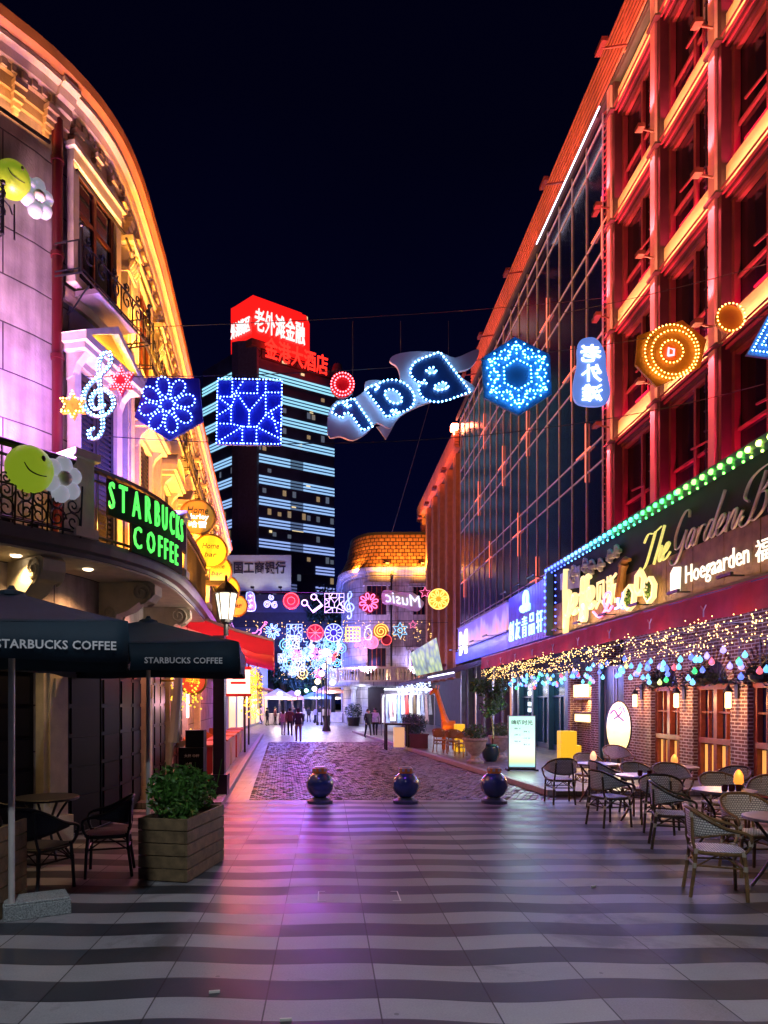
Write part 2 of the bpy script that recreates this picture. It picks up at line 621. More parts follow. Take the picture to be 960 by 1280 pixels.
g = MB(); g.add([(-500, -60, -.02), (500, -60, -.02), (500, 900, -.02), (-500, 900, -.02)], [(0, 1, 2, 3)])
struct(g.build('ground', M_asph))
def sheet(name, poly, z, mat):
    mb = MB(); mb.add([(x, y, z) for x, y in poly], [tuple(range(len(poly)))])
    return struct(mb.build(name, mat))
sheet('plaza_pavement', [(-14, -14), (16, -14), (16, 13.55), (-14, 13.55)], 0.0, stripe_mat())
YS = [13.55, 18, 23, 28, 33.4]
cl = [(kerb_l(y) + 0.43, y) for y in YS]; cr_ = [(kerb_r(y), y) for y in YS]
# the cobbles are real stones: rounded setts with their own tilt and tone, joined in one street surface
def sett_mat():
    m, n, l, b = nt('granite_sett')
    tc = n.new('ShaderNodeTexCoord'); wn_ = n.new('ShaderNodeTexWhiteNoise'); wn_.noise_dimensions = '2D'; l.new(tc.outputs['UV'], wn_.inputs['Vector'])
    cr = n.new('ShaderNodeValToRGB'); cr.color_ramp.elements[0].color = (.075, .072, .078, 1); cr.color_ramp.elements[1].color = (.25, .235, .23, 1)
    l.new(wn_.outputs['Value'], cr.inputs[0]); l.new(cr.outputs[0], b.inputs['Base Color'])
    b.inputs['Roughness'].default_value = .42
    nz = n.new('ShaderNodeTexNoise'); nz.inputs['Scale'].default_value = 40; l.new(tc.outputs['Object'], nz.inputs['Vector'])
    bp = n.new('ShaderNodeBump'); bp.inputs['Strength'].default_value = .3; bp.inputs['Distance'].default_value = .01; l.new(nz.outputs['Fac'], bp.inputs['Height']); l.new(bp.outputs[0], b.inputs['Normal'])
    return m
sheet('road_bed', cl + cr_[::-1], -.012, pm('joint_sand', (.02, .018, .02), .9))
mb = MB(); y = 13.62; row = 0
while y < 33.3:
    x0, x1 = kerb_l(y) + .45, kerb_r(y) - .02; p_ = .135; x = x0 + (row % 2) * p_ / 2 - .03
    while x < x1 - .05:
        w, d = p_ * rng.uniform(.44, .485), p_ * rng.uniform(.43, .48); h = rng.uniform(-.002, .005); tx, ty = rng.gauss(0, .0035), rng.gauss(0, .0045)
        yy = y + .025 * math.sin(x * 2.6 + row * .8)
        if x - w > x0 - .06 and x + w < x1 + .03:
            top = [(x + sx * w * .78, yy + sy * d * .78, h + tx * sx + ty * sy + .006) for sx, sy in ((-1, -1), (1, -1), (1, 1), (-1, 1))]
            low = [(x + sx * w, yy + sy * d, h - .012 + tx * sx + ty * sy) for sx, sy in ((-1, -1), (1, -1), (1, 1), (-1, 1))]
            u = (rng.random(), rng.random())
            mb.add(top + low, [(0, 1, 2, 3), (4, 5, 1, 0), (5, 6, 2, 1), (6, 7, 3, 2), (7, 4, 0, 3)], [[u] * 4] * 5)
        x += p_
    y += p_ * .97; row += 1
struct(mb.build('cobblestone_road', sett_mat()))
sheet('border_pavement', [(kerb_l(y), y) for y in YS] + cl[::-1], 0.002, M_slab)
sheet('street', [(-40, 33.4), (40, 33.4), (40, 190), (-60, 190)], 0.0, M_slab2)
# terraces with real kerbs
mb = MB(); ys = [12.4, 20, 28, 40]
mb.hprism([(kerb_l(y) - 0.16, y) for y in ys] + [(-14, 40), (-14, 12.4)], -0.01, 0.11)
struct(mb.build('terrace_pavement', M_terr))
mb = MB(); mb.hprism([(kerb_l(y), y) for y in ys] + [(kerb_l(y) - 0.156, y) for y in ys[::-1]], -0.01, 0.125)
struct(mb.build('kerb', M_kerb, bevel=0.01))
mb = MB(); ys = [14.2, 20, 30, 44]
mb.hprism([(kerb_r(y) + 0.18, y) for y in ys] + [(16, 44), (16, 14.2)], -0.01, 0.09)
struct(mb.build('terrace_pavement', M_terr))
mb = MB(); mb.hprism([(kerb_r(y), y) for y in ys] + [(kerb_r(y) + 0.176, y) for y in ys[::-1]], -0.01, 0.115)
struct(mb.build('kerb', M_kerb, bevel=0.01))
# small survey brackets painted on the plaza
mb = MB()
for (px, py, sx) in ((397, 1118, 1), (500, 1118, -1)):
    Y = F * EYE / (py + 8 - 878); X = (px - 408) / F * Y
    mb.box(X, Y, 0.0015, X + 0.012, Y + 0.32, 0.003)
    mb.box(X if sx > 0 else X - 0.07, Y - 0.012, 0.0015, X + 0.08 if sx > 0 else X + 0.012, Y, 0.003)
    mb.box(X if sx > 0 else X - 0.06, Y + 0.32, 0.0015, X + 0.07 if sx > 0 else X + 0.012, Y + 0.332, 0.003)
struct(mb.build('floor_marking', pm('marking_paint', (0.7, 0.7, 0.68), 0.5)))

# ------------------------------------------------------------------ left: the curved corner building
WP = [(-9.4, 2.6), (-6.6, 6.0), (-5.3, 7.6), (-4.31, 8.82), (-3.84, 9.45), (-3.52, 10.2), (-3.40, 11.1), (-3.45, 12.6), (-3.62, 15), (-4.4, 24), (-5.63, 38.8)]
WD = crspline([(x, y, 0) for x, y in WP], 40)
WL = [0.0]
for a, b in zip(WD, WD[1:]): WL.append(WL[-1] + (b - a).length)
WTOT = WL[-1]
import bisect
def wfr(s):
    s = max(0.0, min(WTOT - 1e-6, s))
    i = min(len(WL) - 2, bisect.bisect_right(WL, s) - 1)
    t = (s - WL[i]) / (WL[i + 1] - WL[i])
    p = WD[i].lerp(WD[i + 1], t)
    def tg(k):
        k = max(1, min(len(WD) - 2, k))
        return (WD[k + 1] - WD[k - 1]).normalized()
    T = tg(i).lerp(tg(i + 1), t).normalized()
    return p, T, Vector((T.y, -T.x, 0))
def wpt(s, off=0.0, z=0.0):
    p, T, N = wfr(s)
    return Vector((p.x + N.x * off, p.y + N.y * off, z))
def wM(s, off=0.0, z=0.0):
    """frame on the facade: x along it, -y outward, z up"""
    p, T, N = wfr(s)
    o = wpt(s, off, z)
    return Matrix(((T.x, -N.x, 0, o.x), (T.y, -N.y, 0, o.y), (0, 0, 1, o.z), (0, 0, 0, 1)))
def s_px(px, off=0.0):
    lo, hi = 2.0, WTOT
    for _ in range(50):
        m = (lo + hi) / 2
        q = wpt(m, off)
        if q.y > 0.5 and 408 + q.x / q.y * F > px: hi = m
        else: lo = m
    return (lo + hi) / 2
def wrot(s):
    T = wfr(s)[1]
    return math.atan2(T.y, T.x)
def sweep(mb, prof, s0, s1, ds=0.25, closed=True, caps=True):
    n = max(1, int(math.ceil((s1 - s0) / ds)))
    m = len(prof)
    vs = []; fs = []; us = []
    for i in range(n + 1):
        s = s0 + (s1 - s0) * i / n
        for o, z in prof:
            vs.append(wpt(s, o, z))
    L = [0.0]
    for a, b in zip(prof, prof[1:] + prof[:1]):
        L.append(L[-1] + math.hypot(b[0] - a[0], b[1] - a[1]))
    for i in range(n):
        sa = s0 + (s1 - s0) * i / n; sb = s0 + (s1 - s0) * (i + 1) / n
        for k in range(m if closed else m - 1):
            l_ = (k + 1) % m
            fs.append((i * m + k, (i + 1) * m + k, (i + 1) * m + l_, i * m + l_))
            za = prof[k][1] if abs(prof[k][1] - prof[l_][1]) > 0.02 else L[k]
            zb = prof[l_][1] if abs(prof[k][1] - prof[l_][1]) > 0.02 else L[k + 1]
            us.append([(sa, za), (sb, za), (sb, zb), (sa, zb)])
    if caps and closed:
        fs.append(tuple(range(m))); us.append([(o, z) for o, z in prof])
        fs.append(tuple(n * m + k for k in range(m - 1, -1, -1))); us.append([(o, z) for o, z in prof[::-1]])
    mb.add(vs, fs, us)
    return mb

M_stone = brick_mat('ashlar_stone', (0.40, 0.35, 0.36), (0.35, 0.30, 0.31), (0.08, 0.06, 0.08), 1.5, 0.62, 0.012, 0.85, 0.7, noise=0.3)
M_plast = pm('cream_stucco', (0.62, 0.55, 0.42), 0.7, var=0.12, scale=6, bump=0.35, bscale=50)
M_cornice = pm('cornice_stone', (0.62, 0.47, 0.28), 0.65, var=0.14, scale=4, bump=0.3, bscale=40)
M_bluelit = pm('blue_lit_stucco', (0.26, 0.27, 0.50), 0.7, var=0.15, scale=4, bump=0.3, bscale=40)
M_drain = pm('oxblood_paint', (0.09, 0.008, 0.014), 0.35)
M_gutter = pm('copper_gutter', (0.42, 0.15, 0.03), 0.45, var=0.25)
M_rooft = pm('dark_red_tile', (0.16, 0.03, 0.03), 0.6, var=0.3, scale=10)
M_iron = pm('wrought_iron', (0.012, 0.012, 0.016), 0.4)
M_wood = pm('mahogany', (0.14, 0.035, 0.02), 0.4, var=0.3, scale=12)
M_shut = pm('black_shutter', (0.018, 0.02, 0.026), 0.45)
M_pane = glass_mat('night_glass')
M_pedy = pm('pediment_yellow', (0.72, 0.50, 0.12), 0.6, var=0.1)

ZC = 9.98     # underside of the cornice
root = thing('corner_building', 'long lavender and golden stone building with curved corner and lit cornice on the left', 'building', wpt(s_px(150)))
LB = root
mb = MB(); sweep(mb, [(0, 0), (0, ZC + .1), (-.35, ZC + .1), (-.35, 0)], 0.0, WTOT, 0.3); mb.build('wall', M_stone, root)
# blank end walls and roof so that it is a body from the side too
mb = MB()
a = wpt(WTOT); b = wpt(0)
mb.hprism([(a.x, a.y), (a.x - 9, a.y + .2), (b.x - 9, b.y), (b.x, b.y)], ZC + .45, ZC + .5)
mb.box(a.x - 9, a.y - .3, 0, a.x - .36, a.y - .02, ZC + .4)
mb.build('rear_wall', M_stone, root)
S_break = s_px(68)
mb = MB()
CP = [(0.0, ZC - .28), (0.05, ZC - .28), (0.05, ZC - .16), (0.09, ZC - .16), (0.09, ZC), (0.13, ZC + .02), (0.13, ZC + .12), (0.19, ZC + .14), (0.22, ZC + .24), (0.30, ZC + .27), (0.30, ZC + .33), (0.0, ZC + .33)]
sweep(mb, CP, 0.0, S_break - .12, 0.2)
CP2 = [(o + (0.05 if i not in (0, len(CP) - 1) else 0), z) for i, (o, z) in enumerate(CP)]
sweep(mb, CP2, S_break - .12, S_break + .14, 0.1)
sweep(mb, CP, S_break + .14, WTOT, 0.2)
mb.build('cornice', M_cornice, root)
mb = MB()
s = 0.5
while s < WTOT - .5:
    mb.cbox((0, -.135, ZC + .07), (.075, .05, .085), M=wM(s)); s += .135
mb.build('dentil_band', M_cornice, root)
# corbels under the cornice
s = 4.0
k = 0
while s < WTOT - 1:
    if k < 90:
        c_ = MB(M=wM(s))
        for q, (w, d, z) in enumerate(((.17, .20, ZC - .05), (.15, .16, ZC - .13), (.13, .12, ZC - .20), (.10, .08, ZC - .27), (.07, .05, ZC - .33))):
            c_.box(-w / 2, -d, z - .075, w / 2, 0.0, z - .002)
        c_.build('corbel', M_cornice, root)
    s += .44; k += 1
mb = MB(); sweep(mb, [(0.28, ZC + .335), (0.38, ZC + .40), (0.40, ZC + .52), (0.34, ZC + .52), (0.2, ZC + .42), (0.0, ZC + .42), (0.0, ZC + .335)], 0, WTOT, 0.25)
mb.build('gutter', M_gutter, root)
mb = MB(); sweep(mb, [(0.33, ZC + .525), (0.35, ZC + .58), (-1.8, ZC + 1.1), (-1.8, ZC + 1.0), (0.0, ZC + .50)], 0, WTOT, 0.3)
mb.build('roof', M_rooft, root)
# string course between the two upper storeys and at the balcony level
mb = MB(); sweep(mb, [(0, 7.52), (.07, 7.52), (.10, 7.60), (.10, 7.68), (0, 7.70)], S_break + .1, WTOT, 0.25)
mb.build('string_course', M_cornice, root)
# drainpipe
mb = MB(); mb.M = None
sd = s_px(66)
mb.tube([wpt(sd, .09, 4.1), wpt(sd, .09, ZC - .1)], .075, 10)
for z in (5.2, 6.6, 8.0, 9.3): mb.tube([wpt(sd, .09, z), wpt(sd, .09, z + .06)], .092, 10)
mb.build('drainpipe', M_drain, root, smooth=True)

def scroll(cx, cz, r, turns=1.6, n=22, start=0.0, sgn=1):
    return [(cx + sgn * r * (1 - t / n * .85) * math.cos(start + 2 * PI * turns * t / n),
             cz + r * (1 - t / n * .85) * math.sin(start + 2 * PI * turns * t / n)) for t in range(n + 1)]

def upper_window(s, kind):
    F_ = wM(s)
    # top storey window
    f = MB(M=F_)
    w = .52
    f.box(-w - .14, -.10, 7.86, -w, .0, 9.62); f.box(w, -.10, 7.86, w + .14, .0, 9.62)
    f.box(-w - .14, -.11, 9.47, w + .14, .0, 9.63); f.box(-w - .2, -.16, 9.632, w + .2, .0, 9.70); f.box(-w - .18, -.15, 7.75, w + .18, .0, 7.858)
    win = f.build('window', M_plast, LB)
    p = MB(M=F_); p.box(-w, -.015, 7.86, w, .0, 9.47); p.build('pane', M_pane, win)
    t = MB(M=F_)
    for x in (-w + .04, -.02, w - .04): t.box(x - .035, -.05, 7.87, x + .035, -.016, 9.46)
    for z in (7.9, 8.9, 9.42): t.box(-w + .075, -.045, z - .03, -.055, -.017, z + .03); t.box(.015, -.045, z - .03, w - .075, -.017, z + .03)
    t.build('sash', M_wood, win)
    # iron window balcony on a bracket slab
    b = MB(M=F_)
    x0, x1, d, z0, z1 = -.98, .98, .42, 7.66, 8.10
    for z in (z0 + .06, z1): 
        b.tube([(x0, -.02, z), (x0, -d, z), (x1, -d, z), (x1, -.02, z)], .012, 5)
    b.tube([(x0, -d, z0), (x1, -d, z0)], .013, 5); b.tube([(x0, -.02, z0), (x0, -d, z0)], .013, 5); b.tube([(x1, -.02, z0), (x1, -d, z0)], .013, 5)
    for i in range(6):
        cx = x0 + .18 + i * .35
        for zz, rr, st in ((z0 + .30, .15, 0), (z1 + .08, .085, PI)):
            b.tube([(q[0], -d, q[1]) for q in scroll(cx, zz, rr, 1.4, 14, st, 1 if i % 2 else -1)], .013, 4)
        b.tube([(cx + .175, -d, z0), (cx + .175, -d, z1)], .012, 4)
    for xx in (x0, x1):
        for yy in (-.2, -.38):
            b.tube([(xx, yy, z0), (xx, yy, z1)], .012, 4)
        b.tube([(xx, -d, z0), (xx, -d, z1 + .16)], .02, 5); b.ball((xx, -d, z1 + .19), .04, 6)
    # bracket scroll and drips below
    for xx in (-.7, .7):
        b.tube([(xx, -.02, 7.3), (xx, -.12, 7.36), (xx, -.26, 7.54), (xx, -d + .06, 7.65)], .012, 5)
    b.build('window_balcony', M_iron, LB)
    sl = MB(M=F_); sl.box(-.55, -.42, 7.63, .55, -.012, 7.70); sl.build('balcony_slab', M_plast, LB)
    # first floor: french door with shutters under a pediment
    f = MB(M=F_)
    f.box(-.66, -.12, 3.98, -.5, 0, 6.66); f.box(.5, -.12, 3.98, .66, 0, 6.66); f.box(-.66, -.12, 6.662, .66, 0, 6.80)
    dr = f.build('balcony_door', M_plast, LB)
    sh = MB(M=F_)
    for sx in (-1, 1):
        xa, xb = (-.5, -.012) if sx < 0 else (.012, .5)
        sh.box(xa, -.02, 3.98, xb, 0, 6.65)
        sh.box(xa, -.055, 4.0, xa + .07, -.021, 6.64); sh.box(xb - .07, -.055, 4.0, xb, -.021, 6.64)
        z = 4.06
        while z < 6.6:
            sh.box(xa + .07, -.05, z, xb - .07, -.021, z + .035); z += .075
    sh.build('shutter', M_shut, dr)
    q = MB(M=F_)
    q.box(-.86, -.42, 6.84, .86, 0, 6.95); q.box(-.8, -.36, 6.76, .8, -.001, 6.838)
    if kind == 0:
        q.prism([(-.88, 6.952), (-.74, 6.952), (0, 7.34), (.74, 6.952), (.88, 6.952), (0, 7.45)], -.42, 0)
        y_ = MB(M=F_); y_.prism([(-.73, 6.953), (.73, 6.953), (0, 7.335)], -.30, -.002); pl = y_
    else:
        arc = [(.88 * math.cos(a_), 6.952 + .42 * math.sin(a_)) for a_ in [PI * t / 12 for t in range(13)]]
        arc2 = [(.74 * math.cos(a_), 6.952 + .32 * math.sin(a_)) for a_ in [PI * t / 12 for t in range(13)]]
        q.prism(arc + arc2[::-1], -.42, 0)
        y_ = MB(M=F_); y_.prism(arc2, -.30, -.002); pl = y_
    pe = q.build('pediment', M_plast, LB)
    pl.build('tympanum', M_pedy, pe)
    l_ = MB(M=F_); l_.box(-.5, -.40, 6.953, .5, -.37, 6.975); lo_ = l_.build('led_bar', M_iron, pe)
    area_along(F_ @ Vector((-.5, -.385, 6.985)), F_ @ Vector((.5, -.385, 6.985)), F_ @ Vector((0, -.30, 7.2)), .02, (1.0, .50, .06), 5, lo_)
    # small console blocks carrying the pediment
    for xx in (-.62, .62):
        c_ = MB(M=F_ @ Matrix.Rotation(R(-90), 4, 'Z')); c_.prism([(0, 6.40), (.10, 6.45), (.16, 6.62), (.30, 6.757), (0, 6.757)], xx - .07, xx + .07)
        c_.build('console', M_plast, pe)

def pilaster(s, w=.42):
    F_ = wM(s)
    f = MB(M=F_)
    f.box(-w / 2, -.13, 4.0, w / 2, 0, 9.0)
    f.box(-w / 2 - .05, -.17, 4.0, w / 2 + .05, 0, 4.28)
    f.box(-w / 2 + .09, -.16, 4.5, w / 2 - .09, -.129, 8.85)
    p = f.build('pilaster', M_plast, LB)
    c = MB(M=F_)
    c.box(-w / 2 - .03, -.16, 9.0, w / 2 + .03, 0, 9.07); c.box(-w / 2, -.14, 9.07, w / 2, 0, 9.42); c.box(-w / 2 - .09, -.24, 9.45, w / 2 + .09, 0, 9.55)
    for sx in (-1, 1):
        pts = scroll(sx * w * .42, 9.32, .13, 1.5, 16, PI / 2, sx)
        c.tube([(q[0], -.19, q[1]) for q in pts], .03, 5)
        c.ball((sx * w * .42, -.2, 9.32), .05, 6)
    for i in range(5):
        xx = (i - 2) * w * .22
        c.tube([(xx, -.15, 9.08), (xx, -.21, 9.18), (xx, -.20, 9.28)], [.035, .04, .015], 5)
    c.build('capital', M_plast, p)

s_w0 = s_px(116)
W_S = [s_w0 - 2.75] + [s_w0 + i * 2.62 for i in range(10)]
for i, s in enumerate(W_S):
    if s < WTOT - 1.0: upper_window(s, i % 2 if i != 1 else 0) if i > 0 else upper_window(s, 0)
for i, s in enumerate(W_S[1:]):
    if s + 1.31 < WTOT - .3: pilaster(s + 1.31)
# flat panel strips by the first windows, blue light put into their colour
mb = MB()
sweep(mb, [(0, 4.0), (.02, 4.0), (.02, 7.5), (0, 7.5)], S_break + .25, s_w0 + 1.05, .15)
mb.build('wall_panel', M_bluelit, root)

# first floor balcony
ZB, ZF, ZR, OB = 3.75, 3.97, 4.90, 1.05
S_be = WTOT - 3
mb = MB()
sweep(mb, [(0, ZB), (OB - .12, ZB), (OB - .10, ZB + .05), (OB - .02, ZB + .07), (OB, ZF - .06), (OB, ZF), (0, ZF)], 0.3, S_be, .25)
bal = mb.build('balcony', pm('balcony_edge', (0.10, 0.10, 0.12), 0.55), root)
mb = MB(); sweep(mb, [(0.002, ZB - .005), (OB - .13, ZB - .005), (OB - .13, ZB - .03), (0.002, ZB - .03)], 0.3, S_be, .25)
mb.build('balcony_soffit', M_plast, bal)
r_ = MB()
for z, r in ((ZR, .045), (ZR - .14, .02), (ZF + .07, .02)):
    pts = [wpt(0.4 + (S_be - .5) * i / 110, OB - .07, z) for i in range(111)]
    r_.tube(pts, r, 6)
r_.build('handrail', M_iron, bal, smooth=True)
r_ = MB()
s = .5
while s < S_be - .2:
    r_.tube([wpt(s, OB - .07, ZF), wpt(s, OB - .07, ZR)], .010, 4); s += .125
r_.build('balustrade', M_iron, bal)
# scrolled ironwork in front of the near rail
r_ = MB()
s = s_px(-140, OB); k = 0
while s < s_px(112, OB):
    F_ = wM(s, OB - .03)
    for zz, rr, st in ((ZF + .16, .13, 0), (ZF + .36, .10, PI), (ZF + .50, .07, 0)):
        r_.tube([F_ @ Vector((q[0], -.03 - .05 * (k % 2), q[1])) for q in scroll(0, zz, rr, 1.5, 14, st, 1 if k % 2 else -1)], .012, 4)
    r_.tube([F_ @ Vector((.1, -.03, ZF - .02)), F_ @ Vector((.1, -.07, ZF + .62))], .012, 4)
    s += .2; k += 1
for zz in (ZF + .04, ZF + .44):
    r_.tube([wpt(s_px(-140, OB) + i * .1, OB, zz) for i in range(int((s_px(112, OB) - s_px(-140, OB)) / .1))], .013, 4)
r_.build('iron_scrollwork', M_iron, bal)
# masonry posts on the balcony
for px in (107, 232, 262):
    s = s_px(px, OB)
    F_ = wM(s, OB - .1)
    p = MB(M=F_); p.box(-.13, -.10, ZF, .13, .16, ZR + .05); p.box(-.19, -.16, ZR + .052, .19, .22, ZR + .15); p.box(-.17, -.14, ZF + .002, .17, .20, ZF + .12)
    p.build('post', M_plast, bal)
# big scroll consoles under the balcony
for px in (48, 168, 214):
    s = s_px(px, .5)
    F_ = wM(s)
    prof = [(0, 2.95), (.08, 2.98), (.16, 3.12), (.26, 3.22), (.45, 3.28), (.62, 3.40), (.78, 3.42), (.88, 3.52), (.88, 3.66), (.80, 3.71), (0, 3.71)]
    c_ = MB(M=F_ @ Matrix.Rotation(R(-90), 4, 'Z')); c_.prism(prof, -.15, .15)
    for side in (-.16, .16):
        for (cx, cz, rr) in ((.66, 3.55, .17), (.17, 3.25, .12)):
            c_.tube([(q[0], side, q[1]) for q in scroll(cx, cz, rr, 1.9, 26, -PI / 2)], .022, 5)
    c_.build('console', M_plast, root)
# ground floor: entablature, piers, doors
mb = MB(); sweep(mb, [(0, 2.86), (.10, 2.86), (.10, 3.0), (.16, 3.03), (.16, 3.12), (0, 3.14)], 0, WTOT, .25); mb.build('entablature', M_plast, root)
for i, px in enumerate((-60, 60, 176, 205, 226, 243)):
    s = s_px(px)
    F_ = wM(s)
    p = MB(M=F_); p.box(-.20, -.16, 0.1, .20, 0, 2.858); p.box(-.26, -.2, 0, .26, 0, .35); p.box(-.12, -.19, .5, .12, -.159, 2.5)
    p.cbox((0, -.2, 2.1), (.12, .05, .25)); p.build('pier', M_plast, root)
M_doorp = pm('door_panel', (0.004, 0.0045, 0.009), 0.5, spec=0.15)
ss = [s_px(-60), s_px(60), s_px(176), s_px(205), s_px(226)]
for i in range(4):
    a, b = ss[i] + .24, ss[i + 1] - .24
    nd = max(1, round((b - a) / .75))
    for k in range(nd):
        sa = a + (b - a) * k / nd + .02; sb = a + (b - a) * (k + 1) / nd - .02
        F_ = wM((sa + sb) / 2); w = (sb - sa) / 2
        d = MB(M=F_)
        d.box(-w, -.05, .05, w, 0, 2.84)
        z = .2
        while z < 2.6:
            d.box(-w + .06, -.075, z, w - .06, -.049, z + .36); z += .42
        d.build('door', M_doorp, root)
# ---- lights mounted on this building: LED bars on the string course and on the balcony
M_lampbody = pm('lamp_housing', (0.05, 0.05, 0.05), 0.4, metal=0.6)
def wall_bar(s0, s1, off, z, up, inn, col, power, width=.08):
    m_ = MB(); m_.bar(wpt(s0, off, z), wpt(s1, off, z), .035, .03)
    o = m_.build('led_bar', M_lampbody, LB)
    a, b = wpt(s0, off, z + .05), wpt(s1, off, z + .05)
    c = wpt((s0 + s1) / 2, off + inn, z + up)
    area_along(a, b, c, width, col, power, parent=o)
GOLD = (1.0, 0.50, 0.10); ORNG = (1.0, 0.36, 0.07); PINK = (1.0, 0.36, 0.62); VIOL = (0.36, 0.28, 1.0)
s = S_break + 1.55
while s < WTOT - 1.5:
    if s > s_w0 + .2:
        wall_bar(s, s + 1.9, .46, 7.74, 2.4, -.20, (1.0, .36, .03), 210)
        wall_bar(s + .1, s + 1.7, .80, 4.02, 2.6, -.5, (1.0, .32, .03), 420)
    wall_bar(s, s + 1.9, .21, 9.30, .6, -.0, (1.0, .36, .04), 13)
    s += 2.62
# near part: bars under the cornice and balcony floods added to colour the wall
wall_bar(S_break + .2, S_break + 1.5, .20, 9.33, .6, .0, (1.0, .40, .14), 6)
wall_bar(s_px(-60), S_break - .2, .16, 9.42, .6, .0, (1.0, .40, .14), 7)
wall_bar(s_px(-90), S_break - .3, .98, 4.93, 2.6, -.9, (1.0, .42, .36), 50)
wall_bar(s_px(-90), S_break - .3, 1.03, 4.90, 5.4, -1.0, (.50, .17, .95), 135)
wall_bar(S_break + .2, s_w0 + 1.0, .98, 4.93, 3.2, -.9, (.16, .12, 1.0), 105)
for px_ in (-20, 25, 60):
    s_ = s_px(px_, OB); m_ = MB(); m_.cbox(wpt(s_, OB - .3, 4.02), (.14, .14, .10)); o = m_.build('floodlight', M_lampbody, LB)  # floods added to warm the cornice and tint the wall
    lamp('SPOT', wpt(s_, OB - .3, 4.12), (1.0, .55, .26), 560, o, wpt(s_px(px_) + .2, .25, 10.1), .06, spot=34, blend=.9)
    lamp('SPOT', wpt(s_, OB - .3, 4.14), (.78, .36, .95), 330, o, wpt(s_px(px_) - .1, 0, 8.0), .06, spot=60, blend=1.0)
s_ = s_px(121, OB); m_ = MB(); m_.cbox(wpt(s_, OB - .35, 4.02), (.12, .12, .09)); o = m_.build('floodlight', M_lampbody, LB); lamp('POINT', wpt(s_, OB - .2, 4.22), (1.0, .48, .10), 16, o, size=.06)  # light added to warm the near balcony post
# lamps in the soffit under the balcony
for px, col, pw in ((20, (1.0, .62, .25), 11), (110, (1.0, .50, .18), 13), (195, (1.0, .34, .2), 11), (235, (1.0, .3, .4), 8)):
    s = s_px(px, .5)
    q = MB(); q.lathe([(.05, 3.70), (.07, 3.715)], (wpt(s, .5).x, wpt(s, .5).y, 0), 10)
    o = q.build('downlight', em('downlight_lens', (1, .8, .55), 6, False), LB)
    lamp('SPOT', wpt(s, .5, 3.66), col, pw * 6, o, wpt(s, .2, 0), .05, spot=120)
# ------------------------------------------------------------------ right: red grid office building with glass curtain wall
XR = 8.5
MR = lambda y, x=XR, z=0.0: Matrix.Translation((x, y, z)) @ Matrix.Rotation(R(-90), 4, 'Z')   # sign frame on the right facade
M_redpier = pm('brown_red_render', (0.07, 0.026, 0.034), 0.55, var=0.2)
M_litstrip = pm('lit_pier_pink', (0.80, 0.38, 0.38), 0.55, var=0.1)
M_band = pm('cream_spandrel', (0.72, 0.55, 0.34), 0.55, var=0.10, scale=2)
M_litmould = pm('lit_moulding', (0.36, 0.05, 0.09), 0.5)
M_alum = pm('aluminium', (0.30, 0.28, 0.34), 0.35, metal=0.8)
M_mull = pm('pale_mullion', (0.62, 0.60, 0.72), 0.4)
M_frame = pm('red_window_frame', (0.22, 0.05, 0.06), 0.4)
M_dglass = glass_mat('blue_glass', (0.003, 0.007, 0.050), 0.16)
M_rglass = glass_mat('window_dark_glass', (0.012, 0.006, 0.014), 0.1)
M_slat = pm('terracotta_slat', (0.42, 0.16, 0.10), 0.5)
M_conc = pm('dark_concrete', (0.07, 0.065, 0.07), 0.8)
M_brick = brick_mat('red_brick', (0.17, 0.052, 0.035), (0.10, 0.032, 0.024), (0.46, 0.38, 0.34), 0.23, 0.075, 0.013, 0.8, 0.6)

RB = thing('office_building', 'tall dark office building with red lit window grid and blue glass curtain wall', 'building', (12, 20, 0))
mb = MB(); mb.box(9.3, 6.9, 0, 20, 43.9, 20.2); mb.build('wall', M_conc, RB)
PIER = [20.35, 17.6, 14.9, 12.2, 9.5, 7.0]
ZT = [6.84, 10.04, 13.24, 16.44, 19.64]
for y in PIER:
    p = MB(); p.box(8.34, y - .20, 6.2, 8.64, y + .20, 19.9)
    for z in ZT[1:]:
        p.box(8.20, y - .25, z - .60, 8.64, y + .25, z - .55)
    po = p.build('pier', M_redpier, RB)
    p = MB(); p.box(8.27, y - .06, 6.2, 8.339, y + .18, 19.9); p.build('pier_lit_strip', M_litstrip, po)  # bright strip shaped for the lit pier edge, red light in its colour
M_lampbody2 = pm('floodlight_body', (0.25, 0.06, 0.06), 0.4, metal=0.3)
AMB = (1.0, 0.48, 0.22); RED = (1.0, 0.02, 0.13)
